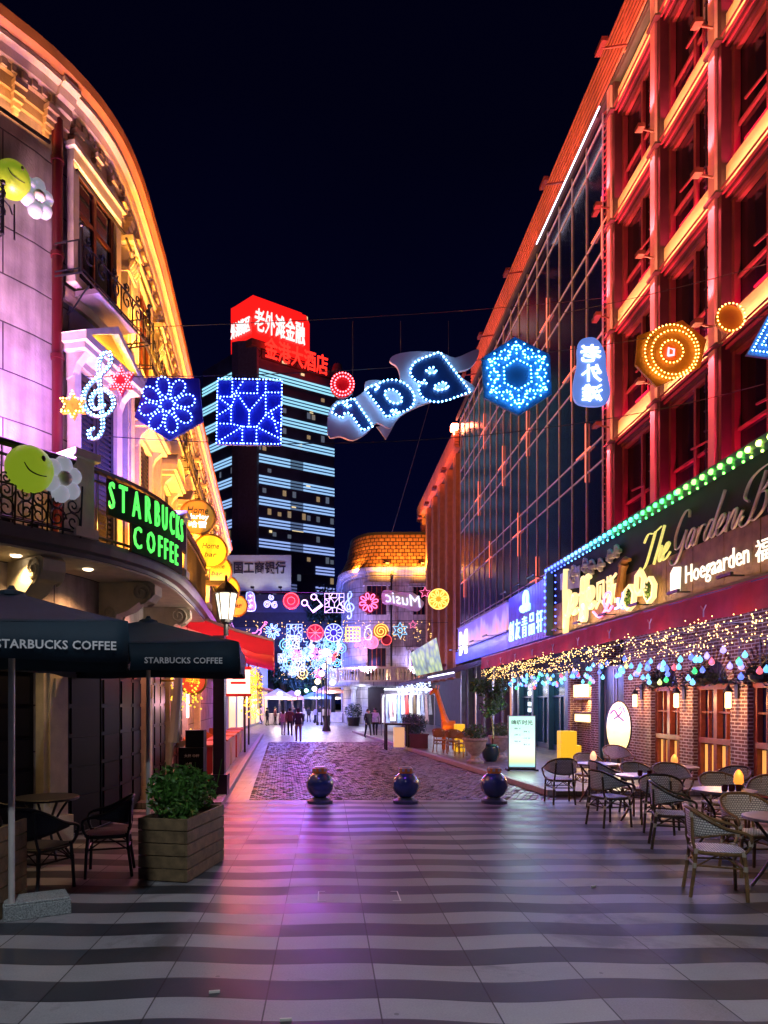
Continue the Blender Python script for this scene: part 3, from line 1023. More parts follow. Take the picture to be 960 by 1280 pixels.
for i in range(len(PIER) - 1):
    y1, y0 = PIER[i] - .2, PIER[i + 1] + .2
    for j, z in enumerate(ZT):
        b = MB(); b.box(8.44, y0, z - .55, 8.66, y1, z)
        bd = b.build('spandrel', M_band, RB)
        if z > 7:
            m_ = MB()
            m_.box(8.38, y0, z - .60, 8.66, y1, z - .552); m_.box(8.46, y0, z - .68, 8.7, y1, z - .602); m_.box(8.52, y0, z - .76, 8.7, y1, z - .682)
            m_.build('moulding', pm('shaded_moulding', (.06, .016, .022), .5), bd)  # dark copy of the moulding, shade of its underside put into the colour
            m_ = MB(); m_.box(8.35, y0, z - .615, 8.379, y1, z - .555); m_.box(8.425, y0, z - .69, 8.459, y1, z - .625); m_.build('moulding', M_litmould, bd)  # lip strips carry the red light in their own colour
        if j < len(ZT) - 1:
            zb, zt = z, ZT[j + 1] - .76
            w = MB()
            w.box(8.56, y0, zb, 8.69, y0 + .10, zt); w.box(8.56, y1 - .10, zb, 8.69, y1, zt)
            yc = (y0 + y1) / 2
            w.box(8.60, yc - .05, zb + .08, 8.69, yc + .05, zt - .08)
            w.box(8.59, y0 + .101, zb, 8.69, y1 - .101, zb + .08); w.box(8.59, y0 + .101, zt - .08, 8.69, y1 - .101, zt)
            zm = zb + .75
            w.box(8.62, y0 + .101, zm, 8.69, yc - .051, zm + .06); w.box(8.62, yc + .051, zm, 8.69, y1 - .101, zm + .06)
            wf = w.build('window', M_frame, RB)
            g_ = MB(); g_.box(8.70, y0, zb, 8.72, y1, zt); g_.build('pane', M_rglass, wf)
            # half open casement on some
            rr = rng.random()
            if rr < .5:
                c_ = MB(); yy = y0 + .3 + rng.random() * .8
                c_.bar((8.54, yy, zb + .9), (8.54, yy + .75, zb + .98), .04); c_.bar((8.54, yy, zb + .15), (8.54, yy + .75, zb + .15), .04)
                c_.bar((8.54, yy, zb + .15), (8.54, yy, zb + .9), .04); c_.build('casement', M_frame, wf)
            if rr > .45:
                c_ = MB(); c_.box(8.692, y0 + .15, zb + .1, 8.699, yc - .1 - rng.random() * .4, zt - .1); c_.build('curtain', pm('curtain_cloth', (0.28, 0.22, 0.30), 0.8, var=0.3, scale=8), wf)
            # conduit with clips on the glass
            c_ = MB(); yy = y0 + .55; c_.tube([(8.54, yy, zb), (8.54, yy, zt)], .018, 5)
            for q in range(5): c_.box(8.51, yy - .05, zb + .25 + q * .45, 8.56, yy + .05, zb + .28 + q * .45)
            c_.build('conduit', M_iron, wf)
        if j >= 1 or True:
            # added bars: a warm one washes the cream band, a red one the reveals
            if z > 7:
                l_ = MB(); l_.box(8.26, y0 + .1, z - .575, 8.30, y1 - .1, z - .552); o = l_.build('led_bar', M_lampbody2, RB)
                area_along((8.25, y0 + .1, z - .535), (8.25, y1 - .1, z - .535), (8.42, (y0 + y1) / 2, z - .1), .04, AMB, 21, o)
            if j < len(ZT) - 1:
                l_ = MB(); l_.box(8.45, y0 + .1, z + .002, 8.49, y1 - .1, z + .03); o = l_.build('led_bar', M_lampbody2, RB)
                area_along((8.47, y0 + .1, z + .05), (8.47, y1 - .1, z + .05), (8.52, (y0 + y1) / 2, z + 3), .06, RED, 30, o)
# floodlights on arms at every pier
for iy, y in enumerate(PIER[:4]):
    for iz, z in enumerate(ZT[1:4]):
        f = MB()
        f.bar((8.27, y, z - .1), (7.96, y, z - .04), .035); f.box(7.84, y - .10, z - .06, 8.02, y + .10, z + .04)
        o = f.build('floodlight', M_lampbody2)
        tag(o, 'small red floodlight on the %s pier from the glass wall, %s cream band' % (['first', 'second', 'third', 'fourth'][iy], ['lowest', 'second lowest', 'third lowest'][iz]), 'floodlight', 'floodlights on the red grid facade')
        lamp('SPOT', (7.93, y + .09, z + .07), (1.0, .10, .13), 560, o, (8.27, y + .09, z + 1.7), .04, spot=50)
        lamp('SPOT', (7.93, y + .09, z - .09), (1.0, .10, .13), 520, o, (8.27, y + .09, z - 1.8), .04, spot=50)
# coping of slats
c_ = MB()
for k in range(7):
    z = 20.02 + k * .20
    c_.box(8.24, 7.0, z, 8.275, 39.7, z + .085)
for y in [7.2 + i * 4.05 for i in range(9)]:
    c_.box(8.276, y - .05, 19.99, 8.309, y + .05, 21.38)
c_.box(8.40, 7, 20.0, 8.44, 39.7, 21.36)
c_.build('coping', M_slat, RB)
c_ = MB(); c_.box(8.34, 7.0, 19.88, 9.3, 39.8, 19.99); c_.box(8.31, 7.0, 20.0, 8.395, 39.7, 21.3); c_.build('soffit', M_conc, RB)
for y in (9, 14, 19, 24, 29, 34, 38):
    l_ = MB(); l_.bar((8.2, y, 19.85), (7.5, y, 19.75), .05); l_.cbox((7.5, y, 19.8), (.16, .5, .12)); o = l_.build('led_bar', M_lampbody2, RB)
    area_along((7.5, y - 2, 19.9), (7.5, y + 2, 19.9), (8.2, y, 20.8), .1, (1.0, .17, .10), 44, o)
for z in ZT[1:4]:
    l_ = MB(); l_.box(8.0, 20.7, z + .1, 8.15, 21.0, z + .2); o = l_.build('led_bar', M_lampbody2, RB); lamp('SPOT', (8.05, 20.85, z + .25), (1.0, .04, .16), 130, o, (8.5, 20.9, z + 2.2), .05, spot=80)
# louvre strip, curtain wall
l_ = MB()
for k in range(70): l_.bar((8.42, 20.62, 6.5 + k * .19), (8.42, 21.1, 6.62 + k * .19), .05, .03)
l_.box(8.5, 20.55, 6.3, 9.3, 21.2, 19.9); l_.build('louvre', M_frame, RB)
cw = MB(); cw.box(8.46, 21.2, 6.3, 9.29, 43.9, 19.9); cwo = cw.build('curtain_wall', M_dglass, RB)
MUL = [21.25 + i * 1.33 for i in range(18)]
m_ = MB()
for y in MUL: m_.box(8.42, y - .018, 6.3, 8.459, y + .018, 19.88)
m_.build('mullion_grid', M_mull, cwo)
m_ = MB()
for z in ZT:
    for dz in (0, -.72):
        if z + dz < 6.3: continue
        m_.box(8.43, 21.2, z + dz - .02, 8.4595, 43.9, z + dz + .02)
m_.build('transom_grid', M_mull, cwo)
m_ = MB(); m_.box(8.18, 21.2, 19.72, 8.30, 44.0, 19.9); m_.build('gutter', M_conc, RB)
t = MB(); t.bar((8.12, 20.7, 19.62), (8.12, 26.9, 19.62), .032); o = t.build('tube_light', em('violet_white_tube', (0.85, 0.75, 1.0), 5))
tag(o, 'long white tube light along the top of the glass curtain wall', 'tube light')
# glowing crosses painted in for red lamp spill on the mullions
M_redspill = em('red_spill_line', (1.0, 0.16, 0.09), 1.6, False)
NTH = ['first', 'second', 'third', 'fourth', 'fifth', 'sixth', 'seventh', 'eighth', 'ninth', 'tenth', 'eleventh', 'twelfth']
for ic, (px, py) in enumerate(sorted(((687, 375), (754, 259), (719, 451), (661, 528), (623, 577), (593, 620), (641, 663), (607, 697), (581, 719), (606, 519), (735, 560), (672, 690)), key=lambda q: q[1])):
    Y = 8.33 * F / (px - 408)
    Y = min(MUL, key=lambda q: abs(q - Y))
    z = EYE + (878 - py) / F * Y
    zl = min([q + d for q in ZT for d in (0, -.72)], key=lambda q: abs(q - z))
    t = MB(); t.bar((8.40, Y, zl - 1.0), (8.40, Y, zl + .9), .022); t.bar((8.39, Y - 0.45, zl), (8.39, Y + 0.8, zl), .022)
    o = t.build('spill_cross', M_redspill)
    tag(o, 'thin painted cross of red lamp spill on the glass wall, %s counted from the top' % NTH[ic], 'light', 'red lamp spill crosses on the glass wall')

# far end annex with ribbed orange lit piers
AX = thing('annex_building', 'dark block with orange ribbed piers beyond the glass building', 'building', (12, 53, 0))
a = MB(); a.box(8.9, 44.2, 0, 18, 63, 19.6); a.box(8.6, 44.2, 18.2, 8.9, 62.9, 19.4); a.build('wall', M_conc, AX)
for y in (46, 49.2, 52.4, 55.6, 58.8, 62):
    r_ = MB()
    for k in range(5): r_.box(8.45 + .02 * (k % 2), y - .5 + k * .2, 3.5, 8.899, y - .34 + k * .2, 18.19)
    r_.build('rib_pier', pm('rib_terracotta', (0.40, 0.18, 0.09), 0.6), AX)
a = MB()
for k in range(7): a.box(8.2, 44.6, 18.3 + k * .17, 8.5, 63.2, 18.42 + k * .17)
a.box(8.3, 44.6, 18.25, 8.899, 63.2, 18.3); a.build('coping', M_slat, AX)
for y in (47, 51, 55, 59):
    l_ = MB(); l_.cbox((7.9, y, 17.6), (.3, .6, .2)); o = l_.build('led_bar', M_lampbody2, AX)
    area_along((7.8, y - 1.6, 17.8), (7.8, y + 1.6, 17.8), (8.3, y, 18.9), .1, (1.0, .16, .07), 45, o)
    l_ = MB(); l_.cbox((7.9, y, 4.4), (.3, .6, .2)); o = l_.build('led_bar', M_lampbody2, AX)
    area_along((7.9, y - 1.4, 4.6), (7.9, y + 1.4, 4.6), (8.7, y, 16), .15, (1.0, .30, .06), 16, o)
fl = MB(); fl.box(8.0, 44.4, 19.35, 8.4, 44.9, 19.7); fl.bar((8.2, 44.7, 19.1), (8.2, 44.7, 19.36), .08)
fo = fl.build('floodlight', em('flood_red_lens', (1.0, .25, .12), 40)); tag(fo, 'bright orange red floodlight at the corner of the dark annex roof', 'floodlight')
lamp('POINT', (7.7, 44.2, 19.5), (1.0, .12, .05), 90, fo, size=.15)

# ------------------------------------------------------------------ shop fronts on the right, ground floor
SF = thing('brick_shopfront', 'red brick bar front with arched red wooden windows behind the cafe terrace', 'building', (XR, 15, 0))
WIN = [(18.25, 16.75), (16.15, 14.65), (14.05, 12.55), (11.95, 10.45), (9.85, 8.35)]
ZS, ZCR, ZW = 2.25, 2.85, 4.3
def seg_wall(y0, y1):
    w = MB(); w.box(8.5, y0, 0, 9.2, y1, ZW); w.build('brick_pier', M_brick, SF)
prev = 19.65
for (ya, yb) in WIN:
    seg_wall(ya, prev); prev = yb
    arc = [((ya + yb) / 2 - (ya - yb) / 2 * math.cos(PI * t / 14), ZS + (ZCR - ZS) * math.sin(PI * t / 14)) for t in range(15)]
    poly = [(yb, ZW)] + arc + [(ya, ZW)]
    w = MB(M=Matrix(((0, 1, 0, 0), (1, 0, 0, 0), (0, 0, 1, 0), (0, 0, 0, 1)))); w.prism(poly, 8.5, 9.2)
    w.build('arch_wall', M_brick, SF)
    # soldier course round the arch
    w = MB()
    for t in range(19):
        a_ = PI * (t + .5) / 19
        yy = (ya + yb) / 2 - ((ya - yb) / 2 + .14) * math.cos(a_); zz = ZS + (ZCR - ZS + .14) * math.sin(a_)
        n_ = Vector((0, -math.cos(a_) / ((ya - yb) / 2), math.sin(a_) / (ZCR - ZS))).normalized()
        w.bar(Vector((8.49, yy, zz)) - n_ * .12, Vector((8.49, yy, zz)) + n_ * .12, .085)
    w.build('arch_trim', M_brick, SF)
    # timber window: two leaves of four panes above, panelled doors below
    f = MB(); x0, x1 = 8.62, 8.74
    f.box(x0, yb, 0.02, x1, yb + .12, ZS); f.box(x0, ya - .12, .02, x1, ya, ZS)
    f.box(x0 - .04, yb + .121, .98, x1, ya - .121, 1.10); f.box(x0 - .04, yb, ZS - .06, x1, ya, ZS + .06)
    f.box(x0, yb + .121, .02, x1, ya - .121, .14)
    yc = (ya + yb) / 2
    f.box(x0 - .02, yc - .07, .141, x1, yc + .07, .979); f.box(x0 - .02, yc - .07, 1.101, x1, yc + .07, ZS - .061)
    fr = f.build('window', pm('red_brown_timber', (0.26, 0.055, 0.025), 0.4, var=0.25, scale=10), SF, bevel=.006)
    b_ = MB()
    for (l0, l1) in ((yb + .12, yc - .07), (yc + .07, ya - .12)):
        m0 = (l0 + l1) / 2
        b_.box(x0 + .02, m0 - .018, 1.101, x1 - .02, m0 + .018, ZS - .061)
        b_.box(x0 + .02, l0, 1.66, x1 - .02, m0 - .0181, 1.70); b_.box(x0 + .02, m0 + .0181, 1.66, x1 - .02, l1, 1.70)
    b_.build('glazing_bar', MATS['red_brown_timber'], fr)
    p = MB(); p.box(8.76, yb, 1.1, 8.77, ya, ZS); p.box(8.755, yb, ZS + .06, 8.765, ya, ZCR); p.build('pane', glass_mat('shop_glass', (0.05, 0.04, 0.09), 0.06), fr)
    p = MB()
    for (l0, l1) in ((yb + .16, yc - .11), (yc + .11, ya - .16)):
        p.box(8.70, l0, .2, 8.72, (l0 + l1) / 2 - .05, .94); p.box(8.70, (l0 + l1) / 2 + .05, .2, 8.72, l1, .94)
    p.build('lit_panel', em('warm_lit_panel', (1.0, 0.46, 0.10), 0.75), fr)
    for (l0, l1) in ((yb + .16, yc - .11), (yc + .11, ya - .16)):
        p = MB(); p.box(8.66, (l0 + l1) / 2 - .05, .141, 8.735, (l0 + l1) / 2 + .05, .979); p.build('door_stile', MATS['red_brown_timber'], fr)
    # iron fanlight
    q = MB()
    for sg in (-1, 1):
        q.tube([(8.66, yc + u[0], u[1]) for u in scroll(sg * .28, ZS + .24, .16, 1.5, 16, PI / 2, sg)], .016, 4)
    q.tube([(8.66, yc, ZS + .06), (8.66, yc, ZCR)], .018, 4)
    q.tube([(8.64, a_[0], a_[1] - .03) for a_ in arc], .02, 4)
    q.build('fanlight', M_iron, fr)
seg_wall(7.0, prev)
for (ya, yb), lb in zip(WIN[:3], ('dark hanging plant in the arch nearest the oval light box', 'dark hanging plant in the middle brick arch', 'dark hanging plant in the brick arch at the right edge')):
    yc = (ya + yb) / 2
    T_ = thing('hanging_plant', lb, 'plant', (8.3, yc, 2.2), group='hanging plants in the brick arches')
    b = MB(); b.lathe([(.1, 2.28), (.2, 2.34), (.22, 2.42), (.2, 2.42)], (8.3, yc, 0), 10); b.tube([(8.3, yc, 2.42), (8.3, yc, 3.3)], .006, 4); b.build('basket', M_iron, T_)
    b = MB()
    for k in range(330):
        a_ = rng.gauss(0, .38); hh = rng.gauss(0, .10) - .25 * abs(a_) ** 1.5
        p = Vector((8.3 + rng.gauss(0, .12), yc + a_, 2.5 + hh)); d1 = Vector((rng.uniform(-1, 1), rng.uniform(-1, 1), rng.uniform(-1, .3))).normalized() * rng.uniform(.06, .13); d2 = d1.orthogonal().normalized() * .025
        b.add([p - d1 * .5, p + d2, p + d1 * .5, p - d2], [(0, 1, 2, 3)])
    b.build('foliage', pm('dark_fern', (.015, .035, .02), .5, var=.5), T_)
# wall lamps
for px, lb in ((795, 'warm glass wall lamp on the brick beside the oval light box'), (847, 'warm glass wall lamp between the first two arched windows'), (912, 'warm glass wall lamp between the second and third arched windows')):
    Y = 8.33 * F / (px - 408); z = 1.93
    L = thing('wall_lamp', lb, 'wall lamp', (8.5, Y, z - .2), group='wall lamps on the brick front')
    b = MB(); b.box(8.46, Y - .06, z + .05, 8.499, Y + .06, z + .45); b.tube([(8.46, Y, z + .35), (8.34, Y, z + .42), (8.30, Y, z + .30)], .016, 6); b.lathe([(.03, z + .18), (.10, z + .19), (.05, z + .27), (.02, z + .32)], (8.30, Y, 0), 10)
    b.build('bracket', M_iron, L)
    b = MB(); b.lathe([(.04, z - .15), (.055, z - .14), (.055, z + .16), (.04, z + .18)], (8.30, Y, 0), 12)
    b.build('glass_shade', em('wall_lamp_glow', (1.0, 0.62, 0.25), 5), L, smooth=True)
    lamp('POINT', (8.05, Y, z), (1.0, .48, .16), 42, L, size=.1)
# door, alcove, glass shops further on
M_teal = pm('teal_paint', (0.02, 0.075, 0.085), 0.35)
def jamb(y0, y1, mat=M_teal, x=8.5, z=3.0, name='pillar'):
    m_ = MB(); m_.box(x, y0, 0.09, 9.2, y1, z); return m_.build(name, mat, SF)
jamb(19.651, 19.9, M_brick, z=4.3); jamb(21.6, 21.75, M_teal); jamb(21.751, 22.35, M_brick, z=4.3)
d = MB(); d.box(8.62, 19.9, .1, 8.68, 21.6, 3.0); do = d.build('door', pm('navy_door', (0.012, 0.03, 0.06), 0.3), SF)
d = MB()
for yy in (20.72, 20.78): d.bar((8.55, yy, .9), (8.55, yy, 1.5), .03)
for y0 in (19.95, 20.8): d.box(8.60, y0, .2, 8.619, y0 + .06, 2.9); d.box(8.60, y0 + .68, .2, 8.619, y0 + .74, 2.9)
d.build('door_handle', M_alum, do)
# shelf alcove with warm light
al = MB(); al.box(8.9, 22.351, .09, 9.2, 24.4, 3.0); al.box(8.5, 24.3, .09, 8.9, 24.5, 3.0); al.build('alcove', M_brick, SF)
al = MB()
for z in (1.55, 2.0, 2.45): al.box(8.6, 22.6, z, 8.899, 24.2, z + .05)
alo = al.build('shelf', pm('oak_shelf', (0.3, 0.16, 0.06), 0.5), SF)
lamp('AREA', (8.75, 23.4, 2.42), (1, .6, .2), 40, alo, (8.75, 23.4, 0), .5); lamp('AREA', (8.75, 23.4, 1.96), (1, .6, .2), 40, alo, (8.75, 23.4, 0), .5)
lb_ = MB(); lb_.box(8.56, 22.75, 2.08, 8.595, 24.1, 2.5); lb_.box(8.60, 22.75, 1.25, 8.63, 24.1, 1.5); lb_.build('lit_panel', em('amber_panel', (1.0, .72, .28), 2.2), SF)
# teal glazed shop
jamb(24.5, 24.8); jamb(26.6, 26.75); jamb(28.6, 28.9); jamb(30.7, 31.0)
for (y0, y1) in ((24.8, 26.6), (26.75, 28.6), (28.9, 30.7)):
    q = MB(); q.box(8.7, y0, .1, 8.72, y1, 3.0); o = q.build('shop_window', glass_mat('teal_glass', (0.01, 0.06, 0.06), 0.1), SF)
    q = MB(); q.box(8.64, y0, 2.1, 8.699, y1, 2.16); q.box(8.64, (y0 + y1) / 2 - .025, .1, 8.698, (y0 + y1) / 2 + .025, 2.1); q.box(8.64, y0, .1, 8.697, y1, .3); q.build('glazing_bar', M_teal, o)
    lamp('AREA', (8.45, (y0 + y1) / 2, 3.1), (.55, 1.0, .9), 14, o, (8.6, (y0 + y1) / 2, 0), .9)
q = MB()
for z in (1.5, 1.75, 2.2): q.box(8.60, 29.2, z, 8.635, 29.7, z + .16)
q.build('lit_panel', em('cool_lit_panel', (.75, .95, 1.0), 2.6), SF)
# sign boards strip above: base fascia
m_ = MB(); m_.box(8.3, 7.0, 4.3, 9.29, 44.0, 6.29); m_.build('fascia_wall', M_conc, SF)
for k, y in enumerate((31.4, 33.0, 34.9, 36.8, 39.0, 41.2, 43.4)):
    q = MB(); q.box(8.42, y, .09, 8.69, y + .22, 3.9); q.build('pillar', [M_alum, M_conc][k % 2], SF)
    q = MB(); q.box(8.62, y + .3, .1, 8.68, y + 1.3, 3.0); q.build('door', pm('plum_door', (.035, .006, .03), .35), SF) if k % 2 else q.build('shop_window', em('far_shop_glow_%d' % (k % 4), [(1, .45, .2), (1, .6, .4), (.5, .6, 1.0), (1, .7, .5)][k % 4], .35), SF)
m_ = MB(); m_.box(8.7, 31.0, 0.09, 9.2, 44.0, 4.29); m_.build('shop_wall', pm('plum_wall', (0.07, 0.03, 0.06), 0.6), SF)

def rp(px, py, X):
    Y = X * F / (px - 408)
    return Y, EYE + (878 - py) / F * Y

# ---------------- the bar's big fascia sign
GS = thing('bar_sign', 'wide green and blue bulb edged fascia sign with script lettering above the brick bar', 'sign', (8.2, 18, 4.3))
XF = 8.12
b = MB(); b.box(XF, 7.0, 5.35, 8.299, 24.9, 6.55); b.build('upper_board', pm('midnight_board', (0.003, 0.012, 0.018), 0.7, spec=.2, var=0.5, scale=3), GS)
def plank_mat(name, c1, c2):
    return brick_mat(name, c1, c2, (0.02, 0.015, 0.01), 3.0, 0.24, 0.01, 0.55, 0.3, noise=0.35)
b = MB()
y = 7.0
while y < 24.8:
    b.box(XF - .02 + .008 * (int(y * 10) % 2), y, 4.3, 8.298, y + .235, 5.349); y += .24
b.build('plank_board', pm('weathered_plank', (0.15, 0.09, 0.05), 0.6, var=0.45, scale=4, bump=0.4, bscale=30), GS)
b = MB(); b.box(XF - .26, 7.0, 6.552, 8.4, 25.0, 6.72); b.box(XF - .26, 24.901, 4.3, 8.3, 25.05, 6.55); b.build('edge_trim', pm('bulb_lit_trim', (0.05, 0.12, 0.14), 0.4), GS)  # teal bulb light put into the trim colour
STEPS = [((.55, 1.0, .12), 8.0), ((.14, 1.0, .08), 13.2), ((.05, 1.0, .12), 15.6), ((.05, 1.0, .42), 17.6), ((.06, .62, 1.0), 19.3), ((.08, .28, 1.0), 21.2), ((.05, .10, 1.0), 23.2), (None, 25.0)]
for (c, ya), (_, yb) in zip(STEPS, STEPS[1:]):
    b = MB(); s_ = MB()
    y = ya
    while y < yb - .05:
        b.ball((XF - .275, y, 6.60), .062, 8); s_.ball((XF - .14, y + .12, 6.505), .030, 6); y += .33
    mm = em('bulb_%02d' % int(ya), c, 7); b.build('led_strip', mm, GS); s_.build('led_strip', mm, GS)
b = MB()
for z in [4.45 + .24 * k for k in range(9)]: b.ball((XF - .28, 24.97, z), .055, 8); b.ball((XF - .06, 24.5, z), .03, 6)
b.build('led_strip', em('bulb_23', (.06, .12, 1.0), 9), GS)
# script letters
SCRIPT = {
 'T': ([[(-.15, .78), (.0, .98), (.28, .93), (.62, 1.02)], [(.36, .95), (.28, .55), (.16, .1), (-.02, -.04), (-.14, .06)]], .55),
 'h': ([[(.20, 1.0), (.12, .55), (0, 0)], [(.02, .15), (.14, .42), (.25, .42), (.22, .15), (.28, .01), (.38, .12)]], .36),
 'e': ([[(-.02, .15), (.14, .25), (.22, .40), (.12, .46), (.01, .25), (.06, .02), (.2, .03), (.34, .16)]], .36),
 'G': ([[(.52, .80), (.47, .97), (.30, 1.0), (.12, .78), (.03, .42), (.14, .12), (.34, .16), (.50, .50)], [(.50, .50), (.42, .05), (.28, -.24), (.08, -.28), (-.06, -.14)]], .58),
 'a': ([[(.28, .40), (.15, .46), (.01, .22), (.06, .01), (.18, .08), (.30, .42)], [(.30, .42), (.26, .12), (.32, .01), (.44, .12)]], .42),
 'r': ([[(0, .42), (-.02, .0)], [(-.01, .2), (.1, .42), (.26, .40)]], .28),
 'd': ([[(.28, .40), (.14, .46), (.01, .22), (.06, .01), (.18, .08), (.30, .40)], [(.48, 1.02), (.36, .55), (.27, .12), (.33, .01), (.44, .12)]], .43),
 'n': ([[(.02, .43), (-.02, 0)], [(.0, .18), (.14, .43), (.25, .41), (.21, .12), (.27, .01), (.46, .34)]], .42),
 'B': ([[(.34, .96), (.24, .5), (.12, .06), (-.08, -.04), (-.2, .08), (-.12, .2)], [(-.02, .46), (-.2, .62), (-.08, .96), (.35, 1.08), (.58, .88), (.42, .62), (.24, .55)], [(.24, .55), (.50, .50), (.52, .18), (.28, .0), (.12, .08)]], .66),
}
def script(mb, word, u0, ub, h, r, M, slant=.32, kx=1.0):
    u = u0
    for ch in word:
        if ch == ' ': u += .2 * h * kx; continue
        strokes, adv = SCRIPT[ch]
        for st in strokes:
            pts = crspline([(p[0] + slant * p[1], 0, p[1]) for p in st], 6)
            n = len(pts)
            rad = []
            for i in range(n):
                q = pts[min(i + 1, n - 1)] - pts[max(0, i - 1)]
                down = abs(q.z) / (q.length + 1e-6)
                rad.append(r * (.45 + .75 * down))
            mb.tube([M @ Vector((u + p.x * h * kx, 0, ub + p.z * h)) for p in pts], rad, 6)
        u += adv * h * 1.05 * kx
    return u
MS = Matrix.Translation((XF - .06, 0, 0)) @ Matrix.Rotation(R(-90), 4, 'Z')   # u = -y
b = MB(); u = script(b, 'The', -17.75, 5.30, .82, .030, MS, kx=1.3)
b.build('lettering', em('yellow_channel_letter', (1.0, .92, .25), .55), GS, smooth=True)
b = MB(); u = script(b, 'Garden Bar', u + .1, 5.34, .84, .030, MS, kx=1.2)
b.build('lettering', pm('silver_letter', (0.62, 0.58, 0.66), 0.35, metal=0.3), GS, smooth=True)
M_wlet = em('white_channel_letter', (1.0, .90, .74), 1.15)
M_ylet = em('cream_channel_letter', (1.0, .76, .34), 1.0)
b = MB(); b.text('Hoegaarden', w=2.35, h=.52, c=(-14.45, 0, 4.70), depth=.012, bold=.0, M=MS)
b.text('福佳', w=.95, h=.42, c=(-12.6, 0, 4.72), depth=.012, bold=.0, M=MS); b.build('lettering', M_wlet, GS)
b = MB(); b.prism([(-16.2, 4.42), (-15.85, 4.42), (-15.8, 4.98), (-16.05, 5.02), (-16.2, 4.9)], -.06, .0, M=MS); b.build('crest', M_wlet, GS)
b = MB()
b.tube([MS @ Vector((x, -.05, z)) for x, z in ((-23.25, 6.35), (-23.3, 5.6), (-23.25, 4.75), (-23.3, 4.2))], [.10, .12, .12, .10], 8)
b.tube([MS @ Vector((p.x, -.06, p.z)) for p in crspline([(-23.2, 0, 5.35), (-22.95, 0, 5.55), (-22.8, 0, 5.2), (-23.0, 0, 4.8), (-23.2, 0, 4.85)], 6)], .085, 7)
for u0 in (-22.6, -21.9, -21.5):
    if u0 != -22.6:
        b.tube([MS @ Vector((p.x, -.06, p.z)) for p in crspline([(u0 + .38, 0, 5.7), (u0 + .18, 0, 5.75), (u0 + .1, 0, 5.2), (u0 + .02, 0, 4.5), (u0 - .15, 0, 4.45)], 6)], .075, 7)
        b.tube([MS @ Vector((u0 - .08, -.06, 5.3)), MS @ Vector((u0 + .3, -.06, 5.33))], .06, 6)
for u0 in (-22.55, -21.15):
    b.tube([MS @ Vector((p.x, -.06, p.z)) for p in crspline([(u0 - .05, 0, 5.0), (u0 + .2, 0, 5.1), (u0 + .25, 0, 5.32), (u0 + .05, 0, 5.35), (u0 - .08, 0, 5.05), (u0 + .05, 0, 4.78), (u0 + .4, 0, 4.88)], 6)], .08, 7)
b.text('贝斯', w=1.5, h=.85, c=(-20.0, -.03, 5.08), depth=.02, bold=.006, M=MS)
b.build('lettering', M_ylet, GS, smooth=False)
# three hexagon planters
for cx, cz, hw, hh, fill in ((-18.35, 4.66, .34, .36, 1), (-17.75, 4.95, .26, .34, 0), (-17.2, 4.68, .28, .34, 1)):
    hx = [(cx + hw * math.sin(PI / 3 * k + .2), cz + hh * math.cos(PI / 3 * k + .2)) for k in range(6)]
    hi = [(cx + .72 * hw * math.sin(PI / 3 * k + .2), cz + .76 * hh * math.cos(PI / 3 * k + .2)) for k in range(6)]
    b = MB()
    for k in range(6):
        b.prism([hx[k], hx[(k + 1) % 6], hi[(k + 1) % 6], hi[k]], -.12, 0, M=MS)
    hp = b.build('hexagon_frame', M_ylet, GS)
    b = MB()
    if fill:
        for k in range(160):
            a_, r_ = rng.random() * 2 * PI, math.sqrt(rng.random())
            p = MS @ Vector((cx + .7 * hw * r_ * math.cos(a_), -.02 - .1 * rng.random(), cz + .72 * hh * r_ * math.sin(a_)))
            d1 = Vector((rng.uniform(-1, 1), rng.uniform(-1, 1), rng.uniform(-1, 1))) * .06; d2 = Vector((rng.uniform(-1, 1), rng.uniform(-1, 1), rng.uniform(-1, 1))) * .04
            b.add([p - d1, p + d2, p + d1, p - d2], [(0, 1, 2, 3)])
        b.build('foliage', pm('moss_green', (0.05, 0.13, 0.03), 0.7, var=0.4), hp)
    else:
        b.prism(hi, -.02, 0, M=MS); b.build('back_panel', pm('olive_panel', (.3, .3, .12), .5), hp)
# carved wooden arm, grey relief figures and neon squiggles
b = MB()
b.tube([MS @ Vector(p) for p in ((-18.95, -.06, 4.75), (-18.9, -.06, 5.1), (-18.82, -.06, 5.45), (-18.7, -.06, 5.62))], [.16, .13, .11, .13], 8)
b.tube([MS @ Vector(p) for p in ((-18.85, -.06, 5.6), (-18.6, -.06, 5.72), (-18.35, -.06, 5.66))], [.12, .09, .05], 7)
b.build('carved_arm', pm('carved_oak', (.35, .16, .05), .5), GS, smooth=True)
for u0, zz, w, h in ((-22.6, 6.0, .8, .7), (-21.6, 6.1, .6, .5), (-21.05, 5.95, .5, .5), (-20.4, 5.9, .4, .5), (-19.7, 6.0, .4, .55), (-19.25, 6.05, .35, .6)):
    b = MB()
    for q in scroll(u0, zz, min(w, h) * .5, 1.3, 10)[::2]: b.ball(MS @ Vector((q[0], -.03, q[1])), .09, 6)
    b.tube([MS @ Vector((q[0], -.04, q[1])) for q in scroll(u0, zz, min(w, h) * .55, 1.2, 14)], .035, 5)
    b.build('relief_figure', pm('grey_relief', (.42, .44, .52), .5), GS)
b = MB(); b.prism([(-23.9, 5.75), (-22.1, 5.55), (-22.1, 6.25), (-23.9, 6.3)], -.03, 0, M=MS); b.build('picture_panel', pm('pale_blue_panel', (.35, .5, .62), .5, var=.3), GS)
